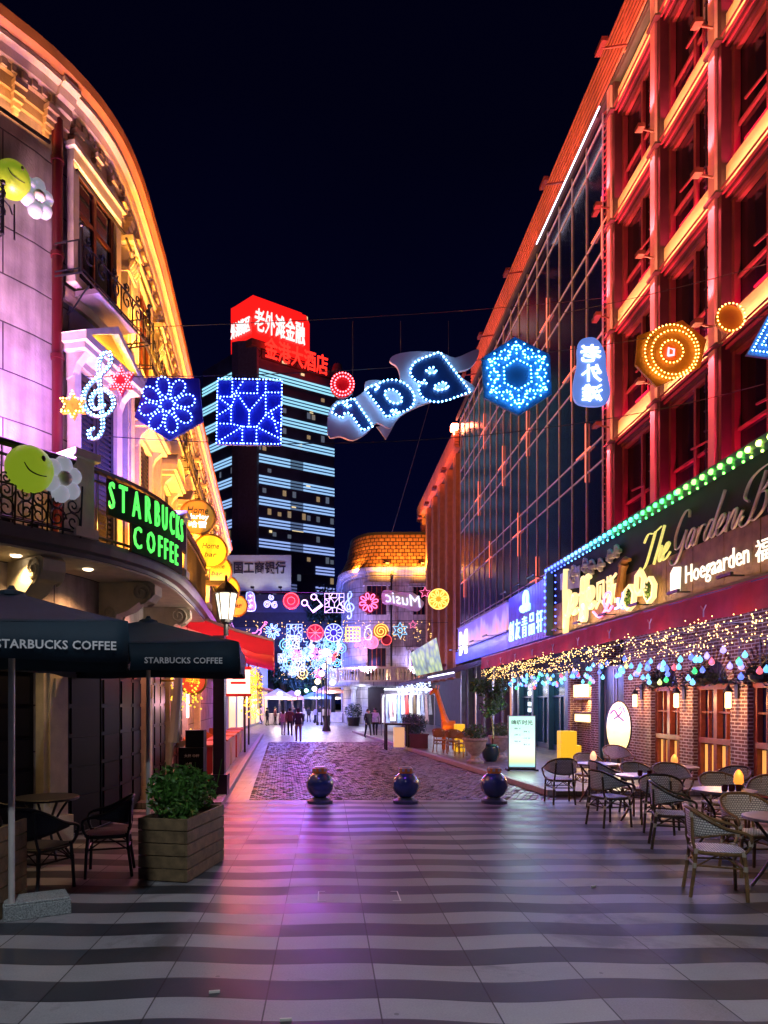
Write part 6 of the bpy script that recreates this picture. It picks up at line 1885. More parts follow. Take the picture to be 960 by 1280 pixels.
for k in range(6):
    a_ = PI / 3 * k; b.tube([(lx + .13 * math.cos(a_), ly + .13 * math.sin(a_), 3.52), (lx + .22 * math.cos(a_), ly + .22 * math.sin(a_), 4.03)], .014, 4)
b.build('lantern_frame', M_iron, SL)
b = MB(); b.lathe([(.12, 3.525), (.205, 4.015)], (lx, ly, 0), 6); b.build('lantern_glass', M_white_glow, SL)
lamp('POINT', (lx + .3, ly - .3, 3.6), (1, .85, .65), 45, SL, size=.15)
# unseen plaza lamp, added behind the viewpoint to light the foreground
PL = thing('added_plaza_lamp', 'tall unseen lamp added behind the viewpoint to light the wave paving', 'street lamp', (3.2, -4.5, 0))
b = MB(); b.lathe([(.12, 0), (.12, .4), (.07, .5), (.05, 10.8)], (3.2, -4.5, 0), 10); b.tube([(3.2, -4.5, 10.7), (2.0, -3.6, 11.05), (-.5, -1.2, 11.05)], .04, 6); b.build('pole', M_alum, PL)
b = MB(); b.box(-.8, -1.5, 10.93, -.2, -.9, 11.03); b.build('lamp_head', M_lampbody, PL)
lamp('SPOT', (-.5, -1.2, 10.9), (.84, .90, 1.0), 3000, PL, (.9, 3.1, 0), .2, spot=80, blend=1.0)

# ------------------------------------------------------------------ cafe parasols with their bases
M_pcan = pm('navy_canvas_parasol', (.002, .022, .042), .7, var=.25, bump=.25, bscale=150)
M_ptext = pm('white_print', (.75, .76, .76), .6)
M_ppole = pm('white_pole', (.62, .60, .58), .35)
def parasol(label, x, y, h, zv0, zv1, zap, ztext, w_text, tcx, zbase=0.0, rz=0.0):
    T_ = thing('parasol', label, 'parasol', (x, y, 0), group='dark navy cafe parasols')
    RT = Matrix.Translation((x, y, 0)) @ Matrix.Rotation(rz, 4, 'Z')
    b = MB(M=RT); n_ = 8
    cs = [(-h, -h), (h, -h), (h, h), (-h, h)]
    for k in range(4):
        a, c = Vector((*cs[k], 0)), Vector((*cs[(k + 1) % 4], 0))
        vs = []; fs = []
        for i in range(n_ + 1):
            t = i / n_
            for j in range(n_ + 1):
                u = j / n_
                p = a.lerp(c, u) * (.06 + .94 * t)
                sag = -.035 * math.sin(PI * t) * (1 - abs(2 * u - 1) * .6) - .022 * t * math.sin(PI * u) + .006 * math.sin(u * 13 + k * 2) * math.sin(PI * t)
                vs.append((p.x, p.y, zap + (zv1 - zap) * t + sag))
        for i in range(n_):
            for j in range(n_):
                q = i * (n_ + 1) + j; fs.append((q, q + 1, q + n_ + 2, q + n_ + 1))
        b.add(vs, fs)
        vs = []; fs = []
        nn = 16
        out = Vector(((a + c).x, (a + c).y, 0)).normalized()
        for j in range(nn + 1):
            u = j / nn; p = a.lerp(c, u); wv = .012 * math.sin(u * 17 + k)
            z1 = zv1 - .03 * math.sin(PI * u)
            vs += [(p.x, p.y, z1), (p.x + out.x * (.01 + wv), p.y + out.y * (.01 + wv), zv0 - .01 * math.sin(u * 9))]
        for j in range(nn): fs.append((2 * j, 2 * j + 1, 2 * j + 3, 2 * j + 2))
        b.add(vs, fs)
    o = b.build('canopy', M_pcan, T_, smooth=True); sm = o.modifiers.new('thickness', 'SOLIDIFY'); sm.thickness = .008
    b = MB(M=RT); b.lathe([(.13, zap - .02), (.11, zap + .015), (.04, zap + .035), (.02, zap + .07)], (0, 0, 0), 10); b.build('cap', M_pcan, T_)
    b = MB(M=RT); b.lathe([(.028, zbase), (.028, zap - .02)], (0, 0, 0), 10); b.lathe([(.05, zv1 + .1), (.05, zv1 + .25)], (0, 0, 0), 10); b.build('pole', M_ppole, T_, smooth=True)
    b = MB(M=RT)
    for k in range(4):
        p = Vector((*cs[k], 0)); b.tube([(0, 0, zap - .06), (p.x * .98, p.y * .98, zv1 - .05)], .012, 4); b.tube([(0, 0, zv1 + .18), (p.x * .5, p.y * .5, (zap + zv1) / 2 - .1)], .010, 4)
    b.build('ribs', M_alum, T_)
    b = MB(M=RT); b.text('STARBUCKS COFFEE', w=w_text, h=.068, c=(tcx, -h - .035, ztext), depth=.003, bold=.02, space=1.05); b.build('lettering', M_ptext, T_)
    return T_
parasol('dark navy parasol nearest the left edge, its pole standing in a granite block', -2.75, 6.08, .977, 2.22, 2.53, 2.85, 2.335, .85, .465, .14, R(16))
parasol('second dark navy parasol further back beside the street, behind the wooden planter', -2.27, 8.87, 1.19, 2.25, 2.58, 2.93, 2.365, .85, .586, 0, R(5))
g_ = MB(); a_ = math.atan2(.55, .7)
for z0, z1, s_ in ((0, .13, 1.0), (.131, .15, .96)): g_.cbox((-2.62, 6.28, (z0 + z1) / 2), (.56 * s_, .34 * s_, z1 - z0), R(28))
o = g_.build('granite_block', pm('speckled_granite', (.32, .36, .36), .5, var=.6, scale=90, bump=.3, bscale=90), bevel=.008); tag(o, 'low speckled granite block holding the nearest parasol pole', 'parasol base')
# closed parasol poles leaning behind
CPz = thing('closed_parasol', 'closed white parasol leaning under the second navy parasol', 'parasol', (-2.75, 12, .1))
b = MB(); b.tube([(-2.75, 12.0, .1), (-2.55, 12.2, 2.95)], .03, 8); b.build('pole', M_ppole, CPz)
b = MB(); b.tube([(-2.66, 12.1, 1.2), (-2.60, 12.15, 2.0), (-2.555, 12.2, 2.9)], [.10, .085, .04], 9); b.build('canopy', M_ppole, CPz)

# ------------------------------------------------------------------ bistro chairs and tables
def weave_mat(name, a, c, cell=.030):
    if name in MATS: return MATS[name]
    m, n, l, b_ = nt(name)
    tc = n.new('ShaderNodeTexCoord'); br = n.new('ShaderNodeTexBrick'); br.inputs['Scale'].default_value = 1.0
    br.inputs['Brick Width'].default_value = cell; br.inputs['Row Height'].default_value = cell * .8; br.inputs['Mortar Size'].default_value = cell * .10; br.inputs['Mortar Smooth'].default_value = .2
    br.inputs['Color1'].default_value = (*a, 1); br.inputs['Color2'].default_value = tuple(q * .85 for q in a) + (1,); br.inputs['Mortar'].default_value = (*c, 1)
    l.new(tc.outputs['UV'], br.inputs['Vector']); l.new(br.outputs['Color'], b_.inputs['Base Color']); b_.inputs['Roughness'].default_value = .5
    bp = n.new('ShaderNodeBump'); bp.invert = True; bp.inputs['Strength'].default_value = .6; bp.inputs['Distance'].default_value = .004
    l.new(br.outputs['Fac'], bp.inputs['Height']); l.new(bp.outputs[0], b_.inputs['Normal'])
    MATS[name] = m; return m
def make_chair(name, label, group, fm, wm, tm):
    T_ = thing(name, label, 'chair', (0, 0, 0), 0, group)
    top = [(-.27, -.20, .655), (-.285, -.02, .70), (-.25, .15, .79), (-.13, .245, .85), (0, .265, .86), (.13, .245, .85), (.25, .15, .79), (.285, -.02, .70), (.27, -.20, .655)]
    low = [(-.275, -.10, .65), (-.275, -.0, .635), (-.235, .14, .60), (-.125, .22, .565), (0, .24, .555), (.125, .22, .565), (.235, .14, .60), (.275, -.0, .635), (.275, -.10, .65)]
    ts, lw = crspline(top, 5), crspline(low, 5)
    vs, fs, us = [], [], []
    m_ = len(ts); u = 0; rows = 6
    for i in range(m_):
        if i: u += (ts[i] - ts[i - 1]).length
        for r_ in range(rows + 1):
            t = r_ / rows; p = ts[i].lerp(lw[i], t); bul = .02 * math.sin(PI * t)
            vs.append((p.x * (1 + bul), p.y * (1 + bul), p.z)); us.append((u, p.z))
    F2, U2 = [], []
    for i in range(m_ - 1):
        for r_ in range(rows):
            a = i * (rows + 1) + r_; q = (a, a + rows + 1, a + rows + 2, a + 1); F2.append(q); U2.append([us[k] for k in q])
    b = MB(); b.add(vs, F2, U2); o = b.build('backrest', wm, T_, smooth=True, local=True); sm = o.modifiers.new('t', 'SOLIDIFY'); sm.thickness = .008
    b = MB()
    sp = [(.23 * math.copysign(abs(math.cos(t)) ** .6, math.cos(t)), -.01 + .225 * math.copysign(abs(math.sin(t)) ** .6, math.sin(t))) for t in [2 * PI * k / 24 for k in range(24)]]
    b.hprism(sp, .435, .462); b.build('seat', wm, T_, local=True)
    b = MB()
    b.tube(ts, .017, 7); b.tube(lw, .010, 5)
    for sx in (-1, 1):
        b.tube(crspline([(sx * .27, -.20, .655), (sx * .275, -.245, .62), (sx * .25, -.24, .52), (sx * .225, -.21, .46)], 4), .015, 6)
        b.tube([(sx * .14, .24, .85), (sx * .165, .235, .55), (sx * .175, .21, .44)], .015, 6)
    b.tube([(x * 1.02, y * 1.02, .44) for x, y in sp], .017, 6, closed=True)
    b.build('back_frame', fm, T_, smooth=True, local=True)
    for sx in (-1, 1):
        b = MB(); b.tube([(sx * .215, -.20, .46), (sx * .225, -.215, .25), (sx * .235, -.225, 0)], .0175, 7); b.build('leg', fm, T_, smooth=True, local=True)
        b = MB(); b.tube([(sx * .175, .205, .45), (sx * .185, .225, .25), (sx * .20, .26, 0)], .0175, 7); b.build('leg', fm, T_, smooth=True, local=True)
    b = MB()
    pl = [(-.222, -.21, .31), (.222, -.21, .31), (.183, .22, .31), (-.183, .22, .31)]
    for k in range(4): b.tube([pl[k], pl[(k + 1) % 4]], .010, 5)
    for k in range(4):
        p, q = Vector(pl[k]), Vector(pl[(k + 1) % 4]); md = (p + q) / 2 + Vector((0, 0, .12)); b.tube(crspline([p + Vector((0, 0, -.02)), p.lerp(md, .6), md], 4), .008, 4); b.tube(crspline([q + Vector((0, 0, -.02)), q.lerp(md, .6), md], 4), .008, 4)
    b.build('stretcher', fm, T_, smooth=True, local=True)
    b = MB()
    for p in pl + [(-.215, -.2, .45), (.215, -.2, .45), (.175, .205, .45), (-.175, .205, .45), (-.255, -.245, .56), (.255, -.245, .56), (-.15, .243, .80), (.15, .243, .80)]:
        b.lathe([(.021, -.025), (.022, 0), (.021, .025)], p, 7)
    b.build('joint_wrap', tm, T_, local=True)
    return T_
M_bamb = pm('bamboo_frame', (.22, .13, .05), .4, var=.35, scale=18)
M_bambd = pm('dark_bamboo', (.05, .035, .02), .4, var=.35, scale=18)
M_wr = pm('pale_wrap', (.55, .48, .36), .5)
W_cream = weave_mat('cream_weave', (.92, .90, .84), (.05, .05, .05))
W_dark = weave_mat('grey_weave', (.80, .80, .86), (.02, .02, .022))
W_navy = weave_mat('navy_weave', (.02, .025, .05), (.012, .013, .02))
GRP = 'cane chairs of the bar terrace'
cA = make_chair('cane_chair', 'bamboo cane chair with cream weave, nearest the camera at the right edge', GRP, M_bamb, W_cream, M_wr)
cB = make_chair('cane_chair', 'dark framed cane chair standing alone at the left end of the terrace', GRP, M_bambd, W_dark, M_wr)
cA.location = (3.86, 6.9, 0); cA.rotation_euler = (0, 0, R(72))
cB.location = (4.42, 13.15, 0); cB.rotation_euler = (0, 0, R(178))
for src, x, y, z, rz, lb in (
    (cA, 4.72, 7.75, 0, 0, 'cream cane chair facing the camera behind the nearest table'),
    (cB, 4.52, 9.1, 0, 70, 'dark cane chair turned to the table with the glowing orange lamp'),
    (cB, 4.92, 10.25, 0, 150, 'dark cane chair with its back to us between the two middle tables'),
    (cB, 4.36, 10.75, 0, 108, 'dark cane chair seen from its left side by the middle table of glasses'),
    (cA, 5.32, 11.85, 0, 8, 'cream cane chair tinted violet facing us behind the middle table of glasses'),
    (cA, 5.82, 11.75, 0, -12, 'violet tinted cream cane chair below the second arched window'),
    (cA, 5.74, 10.1, 0, -8, 'blue tinted cream cane chair facing us behind the table with the orange lamp'),
    (cA, 6.22, 9.75, 0, -40, 'cream cane chair at the right edge behind the orange lamp'),
    (cA, 5.30, 14.05, 0, 5, 'pale cane chair facing us behind the farthest square table'),
    (cA, 6.35, 15.2, .09, 0, 'pale cane chair in front of the oval light box'),
    (cB, 4.98, 12.4, 0, 95, 'dark cane chair at the right of the chair that stands alone'),
    (cB, 6.5, 11.2, 0, -60, 'dark cane chair half hidden below the third arched window'),
):
    place_copy(src, (x, y, z), R(rz), lb, GRP)
M_top = pm('dark_walnut_top', (.16, .085, .045), .3, var=.3, scale=14)
def make_table(label, group, tm, fm, rim):
    T_ = thing('bistro_table', label, 'table', (0, 0, 0), 0, group)
    b = MB(); b.lathe([(.36, .715), (.375, .722), (.375, .742), (.365, .748)], (0, 0, 0), 28); b.build('tabletop', tm, T_, local=True)
    b = MB(); b.lathe([(.377, .718), (.384, .722), (.384, .744), (.377, .7485)], (0, 0, 0), 28); b.build('rim', rim, T_, local=True)
    for k in range(4):
        a = PI / 4 + PI / 2 * k; c, s_ = math.cos(a), math.sin(a)
        b = MB(); b.tube(crspline([(.30 * c, .30 * s_, .715), (.12 * c, .12 * s_, .45), (.16 * c, .16 * s_, .25), (.30 * c, .30 * s_, 0)], 5), .016, 6); b.build('leg', fm, T_, smooth=True, local=True)
    b = MB(); b.tube([(.14 * math.cos(t), .14 * math.sin(t), .40) for t in [2 * PI * k / 14 for k in range(14)]], .010, 5, closed=True); b.build('stretcher', fm, T_, local=True)
    return T_
GT = 'bistro tables of the bar terrace'
tA = make_table('round walnut bistro table nearest the camera at the right edge', GT, M_top, M_bambd, M_alum)
tA.location = (4.62, 7.0, 0)
for x, y, z, lb in ((5.26, 9.2, 0, 'round bistro table with the glowing orange lamp and small glasses'), (5.0, 11.05, 0, 'round bistro table with two dark glasses in the middle of the terrace'), (5.12, 13.2, 0, 'farthest round bistro table with a red candle beside the lone chair'), (6.3, 12.55, 0, 'round bistro table with an orange candle against the brick arches')):
    place_copy(tA, (x, y, z), R(rng.uniform(0, 60)), lb, GT)
def candle(x, y, z, lb, col, h=.16):
    T_ = thing('table_lamp', lb, 'candle lamp', (x, y, z), group='candle lamps on the terrace tables')
    b = MB(); b.lathe([(.05, z), (.055, z + .02), (.05, z + .04), (.02, z + .045)], (x, y, 0), 10); b.build('base', M_iron, T_)
    b = MB(); b.lathe([(.035, z + .046), (.06, z + .08), (.055, z + h), (.03, z + h + .05), (.01, z + h + .07)], (x, y, 0), 12); b.build('glass_shade', em('candle_' + lb[:3].replace(' ', '_'), col, 1.15), T_, smooth=True)
    lamp('POINT', (x - .02, y - .09, z + h + .10), (1, .42, .12), 3.2, T_, size=.06)
candle(5.52, 9.32, .75, 'glowing orange lamp on the table at the right edge', (1, .30, .04), .18)
candle(5.1, 13.3, .75, 'pinkish red candle lamp on the farthest table', (1, .42, .28), .15)
candle(6.25, 12.5, .75, 'orange red candle lamp on the table against the brick arches', (1, .28, .06), .15)
candle(4.72, 7.15, .75, 'low amber candle lamp on the nearest table', (1, .5, .15), .05)
M_glass = pm('wine_red_glass', (.08, .01, .015), .15)
for x, y, lb in ((5.16, 9.02, 'small dark glass left of the orange lamp'), (5.24, 9.0, 'middle small dark glass beside the orange lamp'), (5.34, 9.02, 'small dark glass nearest the orange lamp'), (4.92, 10.92, 'left dark glass on the middle table'), (5.06, 10.9, 'right dark glass on the middle table')):
    b = MB(); b.lathe([(.025, .7485), (.035, .76), (.04, .83), (.038, .835), (.03, .77)], (x, y, 0), 10); o = b.build('drinking_glass', M_glass); tag(o, lb, 'glass', 'small glasses on the terrace tables')
# left side chairs and table
cN = make_chair('bistro_chair', 'black bistro chair at the left edge in front of the round dark table', 'black chairs of the coffee terrace', M_shut, W_navy, M_shut)
cN.location = (-2.9, 7.05, 0); cN.rotation_euler = (0, 0, R(160))
place_copy(cN, (-2.42, 7.75, 0), R(-78), 'black bistro chair beside the wooden planter box', 'black chairs of the coffee terrace')
place_copy(cN, (-3.9, 8.0, 0), R(95), 'black bistro chair half hidden left of the round dark table', 'black chairs of the coffee terrace')
tN = make_table('round dark table under the nearest navy parasol', None, pm('black_top', (.03, .028, .028), .3), M_shut, M_shut)
tN.location = (-3.42, 8.5, 0)

# ------------------------------------------------------------------ planter boxes
def leaf_mass(mb, c, rx, ry, rz, n, ls):
    for k in range(n):
        v = Vector((rng.gauss(0, 1), rng.gauss(0, 1), rng.gauss(0, 1))).normalized() * rng.random() ** .45
        p = Vector(c) + Vector((v.x * rx, v.y * ry, v.z * rz))
        d1 = Vector((rng.uniform(-1, 1), rng.uniform(-1, 1), rng.uniform(-.5, 1))).normalized() * ls * rng.uniform(.6, 1.3); d2 = d1.orthogonal().normalized() * ls * .38
        mb.add([p - d1 * .5, p + d2 * .5, p + d1 * .5, p - d2 * .5], [(0, 1, 2, 3)])
M_woodp = pm('weathered_cedar', (.20, .14, .07), .6, var=.4, scale=9, bump=.35, bscale=60)
PB = thing('planter_box', 'slatted wooden planter box with a bushy green plant beside the street', 'planter', (-1.62, 7.9, 0), R(-12))
RT = PM[PB.name]
b = MB(M=RT)
hx, hy = .28, .55
for k in range(5):
    z0 = .01 + k * .134
    for sx in (-1, 1): b.box(sx * hx - (.03 if sx > 0 else 0), -hy, z0, sx * hx + (.03 if sx < 0 else 0), hy, z0 + .124)
    for sy in (-1, 1): b.box(-hx + .031, sy * hy - (.03 if sy > 0 else 0), z0, hx - .031, sy * hy + (.03 if sy < 0 else 0), z0 + .124)
b.build('box', M_woodp, PB, bevel=.004)
b = MB(M=RT); b.box(-hx + .031, -hy + .031, .5, hx - .031, hy - .031, .6); b.build('soil', pm('soil', (.03, .02, .015), .9), PB)
b = MB(M=RT)
for c, r_ in (((-.05, -.25, .86), (.26, .26, .25)), ((.0, .1, .92), (.27, .30, .27)), ((-.1, -.05, .95), (.30, .35, .25)), ((.02, .36, .86), (.24, .2, .24)), ((.12, -.32, .74), (.16, .22, .13))):
    leaf_mass(b, c, *r_, 620, .075)
for k in range(40):
    p = Vector((rng.uniform(-.2, .2), rng.uniform(-.5, .5), .6)); q = p + Vector((rng.uniform(-.15, .15), rng.uniform(-.15, .15), rng.uniform(.35, .65))); b.tube([p, p.lerp(q, .5) + Vector((.02, .02, 0)), q], .004, 3)
b.build('plant', pm('bright_leaf', (.05, .16, .02), .45, var=.6, scale=9), PB)
b = MB()
for k in range(6): b.box(-3.05, 5.55, .01 + k * .134, -2.72, 5.62, .134 * k + .134); b.box(-2.75, 5.621, .01 + k * .134, -2.72, 6.6, .134 * k + .134)
o = b.build('planter_box', M_woodp); tag(o, 'wooden slat planter corner cut off by the left edge of the photo', 'planter'); o.location.x -= .12

# ------------------------------------------------------------------ bollards
M_ball = pm('blue_glazed_stone', (.025, .05, .16), .16, var=.35, scale=3, coat=.6)
def make_bollard(lb):
    T_ = thing('sphere_bollard', lb, 'bollard', (0, 0, 0), 0, 'round bollards across the street')
    b = MB(); b.lathe([(.24, 0), (.24, .05), (.17, .08), (.14, .11)], (0, 0, 0), 20); b.build('base', pm('dark_stone_base', (.05, .055, .08), .4), T_, local=True)
    b = MB(); b.ball((0, 0, .34), .255, 28); b.build('ball', M_ball, T_, smooth=True, local=True)
    b = MB(); b.lathe([(.125, .565), (.13, .60), (.13, .655), (.12, .66)], (0, 0, 0), 16); b.build('collar', pm('orange_reflector', (.75, .26, .03), .35), T_, local=True)
    b = MB()
    for k in range(8):
        a_ = 2 * PI * k / 8; b.cbox((.128 * math.cos(a_), .128 * math.sin(a_), .63), (.05, .012, .05), a_ + PI / 2)
    b.lathe([(.115, .661), (.10, .685), (.03, .69)], (0, 0, 0), 16); b.build('cap', pm('grey_cap', (.45, .42, .38), .4), T_, local=True)
    return T_
b0 = make_bollard('left one of the three round blue bollards across the street'); b0.location = (-.12, 13.15, 0)
place_copy(b0, (1.50, 13.15, 0), .3, 'middle one of the three round blue bollards across the street')
place_copy(b0, (3.17, 13.15, 0), .5, 'right one of the three round blue bollards, near the terrace kerb')
# cigarette ends and litter
for px, py, rz, lb in ((268, 1121 + 120, .2, 'tiny white paper scrap lying on a dark wave of the paving'), (742, 1109, .6, 'tiny white paper scrap on the paving beside the nearest cane chair'), (625, 1038, 1.2, 'tiny white paper scrap on the paving before the right bollard'), (357, 1276, .1, 'tiny white paper scrap at the bottom edge of the paving')):
    Y = F * EYE / (py - 878); b = MB(); b.cbox(((px - 408) / F * Y, Y, .008), (.07, .016, .014), rz); o = b.build('paper_scrap', pm('scrap_white', (.7, .68, .62), .7)); tag(o, lb, 'litter', 'paper scraps on the paving')

# ------------------------------------------------------------------ menu board, oval light box, yellow box, urns
MBD = thing('menu_board', 'white back lit menu board on feet at the terrace kerb', 'menu board', (5.19, 18.5, .09), R(-6))
RT = PM[MBD.name]
b = MB(M=RT); b.box(-.36, -.05, .06, .36, .04, 1.46); b.build('frame', M_alum, MBD)
def menu_mat():
    m, n, l, b_ = nt('menu_face'); tc = n.new('ShaderNodeTexCoord'); sp = n.new('ShaderNodeSeparateXYZ'); l.new(tc.outputs['UV'], sp.inputs[0])
    mr = n.new('ShaderNodeMapRange'); mr.inputs['From Min'].default_value = .2; mr.inputs['From Max'].default_value = 1.3; l.new(sp.outputs['Y'], mr.inputs[0])
    rp_ = n.new('ShaderNodeValToRGB'); el = rp_.color_ramp.elements; el[0].color = (.30, .75, .85, 1); el[1].color = (.55, 1.0, .82, 1); q = el.new(.12); q.color = (.75, 1.0, .40, 1); q = el.new(.3); q.color = (.85, 1, .8, 1); q = el.new(.55); q.color = (.75, .98, 1.0, 1)
    l.new(mr.outputs[0], rp_.inputs[0]); l.new(rp_.outputs[0], b_.inputs['Emission Color']); b_.inputs['Emission Strength'].default_value = .95; b_.inputs['Base Color'].default_value = (.3, .3, .3, 1); return m
b = MB(M=RT); b.box(-.335, -.058, .10, .335, -.051, 1.44); b.build('face', menu_mat(), MBD)
M_ink = pm('dark_green_ink', (.01, .05, .05), .5)
b = MB(M=RT)
b.text('啤嗨时光', w=.55, h=.13, c=(0, -.062, 1.28), depth=.002, bold=.01)
for k, s_ in enumerate(('精酿  38', '黑啤  42', '白啤  35', '小吃  28', '拼盘  68', '果汁  25')): b.text(s_, h=.042, c=(-.12 + .24 * (k % 2), -.062, 1.12 - .085 * k), depth=.002)
b.build('lettering', M_ink, MBD)
b = MB(M=RT); b.lathe([(.04, .2), (.045, .22), (.045, .36), (.015, .44), (.013, .52)], (-.22, -.062, 0), 8, M=RT @ Matrix.Translation((0, -.03, 0)) @ Matrix.Scale(.1, 4, (0, 1, 0)) @ Matrix.Translation((0, .03, 0))); b.build('bottle_picture', pm('bottle_ink', (.1, .3, .25), .5), MBD)
b = MB(M=RT); b.box(-.40, -.22, 0, -.34, .22, .05); b.box(.34, -.22, 0, .40, .22, .05); b.box(-.34, -.03, .01, .34, .02, .055); b.build('foot', M_iron, MBD)
lamp('AREA', RT @ Vector((0, -.08, .8)), (.65, 1, .9), 16, MBD, RT @ Vector((0, -2, .5)), .6)
OS = thing('oval_light_box', 'tall oval white and yellow light box standing by the navy door', 'light box', (7.98, 19.0, .09))
RT = PM[OS.name] @ Matrix.Rotation(R(-30), 4, 'Z')
def oval_mat():
    m, n, l, b_ = nt('oval_face'); tc = n.new('ShaderNodeTexCoord'); sp = n.new('ShaderNodeSeparateXYZ'); l.new(tc.outputs['Object'], sp.inputs[0])
    nz = n.new('ShaderNodeTexNoise'); nz.inputs['Scale'].default_value = 5; l.new(tc.outputs['Object'], nz.inputs['Vector'])
    ad = n.new('ShaderNodeMath'); ad.operation = 'MULTIPLY_ADD'; l.new(nz.outputs['Fac'], ad.inputs[0]); ad.inputs[1].default_value = .5; l.new(sp.outputs['Z'], ad.inputs[2])
    mr = n.new('ShaderNodeMapRange'); mr.inputs['From Min'].default_value = .7; mr.inputs['From Max'].default_value = 2.1; l.new(ad.outputs[0], mr.inputs[0])
    rp_ = n.new('ShaderNodeValToRGB'); el = rp_.color_ramp.elements; el[0].color = (1, .66, .08, 1); el[1].color = (.75, .35, .85, 1); q = el.new(.4); q.color = (1, .88, .38, 1); q = el.new(.6); q.color = (1, .97, .95, 1)
    l.new(mr.outputs[0], rp_.inputs[0]); l.new(rp_.outputs[0], b_.inputs['Emission Color']); b_.inputs['Emission Strength'].default_value = 1.05; return m
b = MB(M=RT); ov = [(.30 * math.cos(2 * PI * k / 28), 1.12 + .70 * math.sin(2 * PI * k / 28)) for k in range(28)]; b.prism(ov, -.07, .07); b.build('light_face', oval_mat(), OS)
b = MB(M=RT); b.tube([(x * 1.02, 0, 1.12 + (z - 1.12) * 1.01) for x, z in ov], .03, 6, closed=True); b.box(-.2, -.15, .0, .2, .15, .05); b.box(-.04, -.04, .05, .04, .04, .43); b.build('rim', M_iron, OS)
b = MB(M=RT)
for q in ([(-.2, 1.5), (-.1, 1.6), (0, 1.45), (.1, 1.58)], [(-.12, 1.35), (0, 1.42), (.14, 1.3)], [(.02, 1.62), (.1, 1.7), (.16, 1.55)]): b.tube([(p.x, -.075, p.z) for p in crspline([(u_[0], 0, u_[1]) for u_ in q], 5)], .02, 5)
b.build('painted_flourish', pm('violet_ink', (.25, .05, .45), .5), OS)
lamp('AREA', RT @ Vector((0, -.12, 1.1)), (1, .85, .5), 14, OS, RT @ Vector((0, -2, .5)), .5)
b = MB(); b.box(7.35, 21.8, .09, 7.85, 22.2, 1.0); b.box(7.85, 21.82, .09, 8.0, 22.18, .55); o = b.build('lit_box', em('amber_box', (1.0, .55, .02), .7), bevel=.02); tag(o, 'glowing amber box standing beside the teal glass shop', 'light box')
M_ustone = pm('urn_stone', (.45, .45, .40), .7, var=.25, scale=12, bump=.4, bscale=40)
def urn(x, y, lb, s_=1.0, grp='stone urns with plants'):
    T_ = thing('stone_urn', lb, 'urn planter', (x, y, .09), 0, grp)
    b = MB(); b.lathe([(.26 * s_, .09), (.26 * s_, .16 * s_), (.15 * s_, .22 * s_), (.12 * s_, .32 * s_), (.20 * s_, .42 * s_), (.30 * s_, .56 * s_), (.33 * s_, .74 * s_), (.38 * s_, .78 * s_), (.38 * s_, .84 * s_), (.30 * s_, .84 * s_), (.28 * s_, .76 * s_)], (x, y, 0), 22); b.build('urn', M_ustone, T_, smooth=True)
    b = MB(); leaf_mass(b, (x, y, 1.02 * s_), .36 * s_, .36 * s_, .26 * s_, 420, .12); b.build('plant', M_leaf, T_)
urn(4.42, 20.7, 'pale stone urn with a leafy plant left of the potted tree'); urn(5.55, 22.2, 'stone urn with a leafy plant between potted tree and menu board')
T_ = tree('potted_tree', 'slender potted tree in a blue glazed jar beside the stone urns', 'potted tree', 5.05, 21.4, 2.75, .62, 1500, .13, M_leaf, .035, .09, 1.25)
b = MB(); b.lathe([(.16, .09), (.24, .2), (.29, .38), (.26, .54), (.21, .58), (.24, .62), (.20, .62), (.18, .56)], (5.05, 21.4, 0), 20); b.build('jar', pm('blue_glaze', (.02, .07, .09), .15, coat=.5), T_, smooth=True)
lamp('SPOT', (5.35, 20.7, .2), (.8, 1.0, .6), 220, T_, (5.05, 21.4, 2.3), .1, spot=70)  # spot added to brighten the tree, no fitting there
# cane chairs parked by the urns, orange figure, hedge planter, cart
M_amberf = pm('amber_cane', (.36, .17, .05), .4, var=.3, scale=14)
W_amb = weave_mat('amber_weave', (.50, .28, .10), (.10, .05, .02))
cC = make_chair('cane_chair', 'amber cane chair nearest the stone urn, backrest tilted to the street', 'amber cane chairs pushed together by the kerb', M_amberf, W_amb, M_wr)
cC.location = (4.62, 23.3, .09); cC.rotation_euler = (0, 0, R(200))
place_copy(cC, (4.48, 24.6, .09), R(170), 'middle amber cane chair of the group pushed together by the kerb'); place_copy(cC, (4.15, 25.3, .09), R(150), 'farthest amber cane chair beside the dark hedge')
GF = thing('giraffe_figure', 'bright orange long necked animal figure above the cane chairs', 'figure', (4.4, 26.8, .09))
b = MB(); b.tube([(4.62, 26.8, 1.05), (4.50, 26.8, 1.45), (4.30, 26.8, 2.15), (4.22, 26.8, 2.38)], [.17, .11, .085, .10], 8); b.tube([(4.24, 26.8, 2.36), (4.12, 26.8, 2.36), (3.98, 26.8, 2.22)], [.10, .085, .05], 8); b.tube([(4.45, 26.8, 1.0), (4.95, 26.8, 1.02)], [.2, .18], 8)
for dx in (0, .1): b.tube([(4.22 + dx, 26.8, 2.42), (4.24 + dx, 26.8, 2.56)], [.02, .03], 5)
for dx, dy in ((.1, -.12), (.1, .12), (.5, -.12), (.5, .12)): b.tube([(4.42 + dx, 26.8 + dy, 1.0), (4.42 + dx, 26.8 + dy, .09)], [.06, .05], 6)
b.build('body', pm('orange_gloss', (.75, .18, .02), .3), GF, smooth=True)
lamp('SPOT', (4.2, 26.0, .3), (1, .5, .15), 60, GF, (4.4, 26.8, 1.8), .1, spot=70)
b = MB(); b.box(4.75, 25.6, .09, 5.1, 25.95, 1.1); o = b.build('lit_box', MATS['amber_box'], bevel=.02); tag(o, 'small glowing amber box right of the orange figure', 'light box')
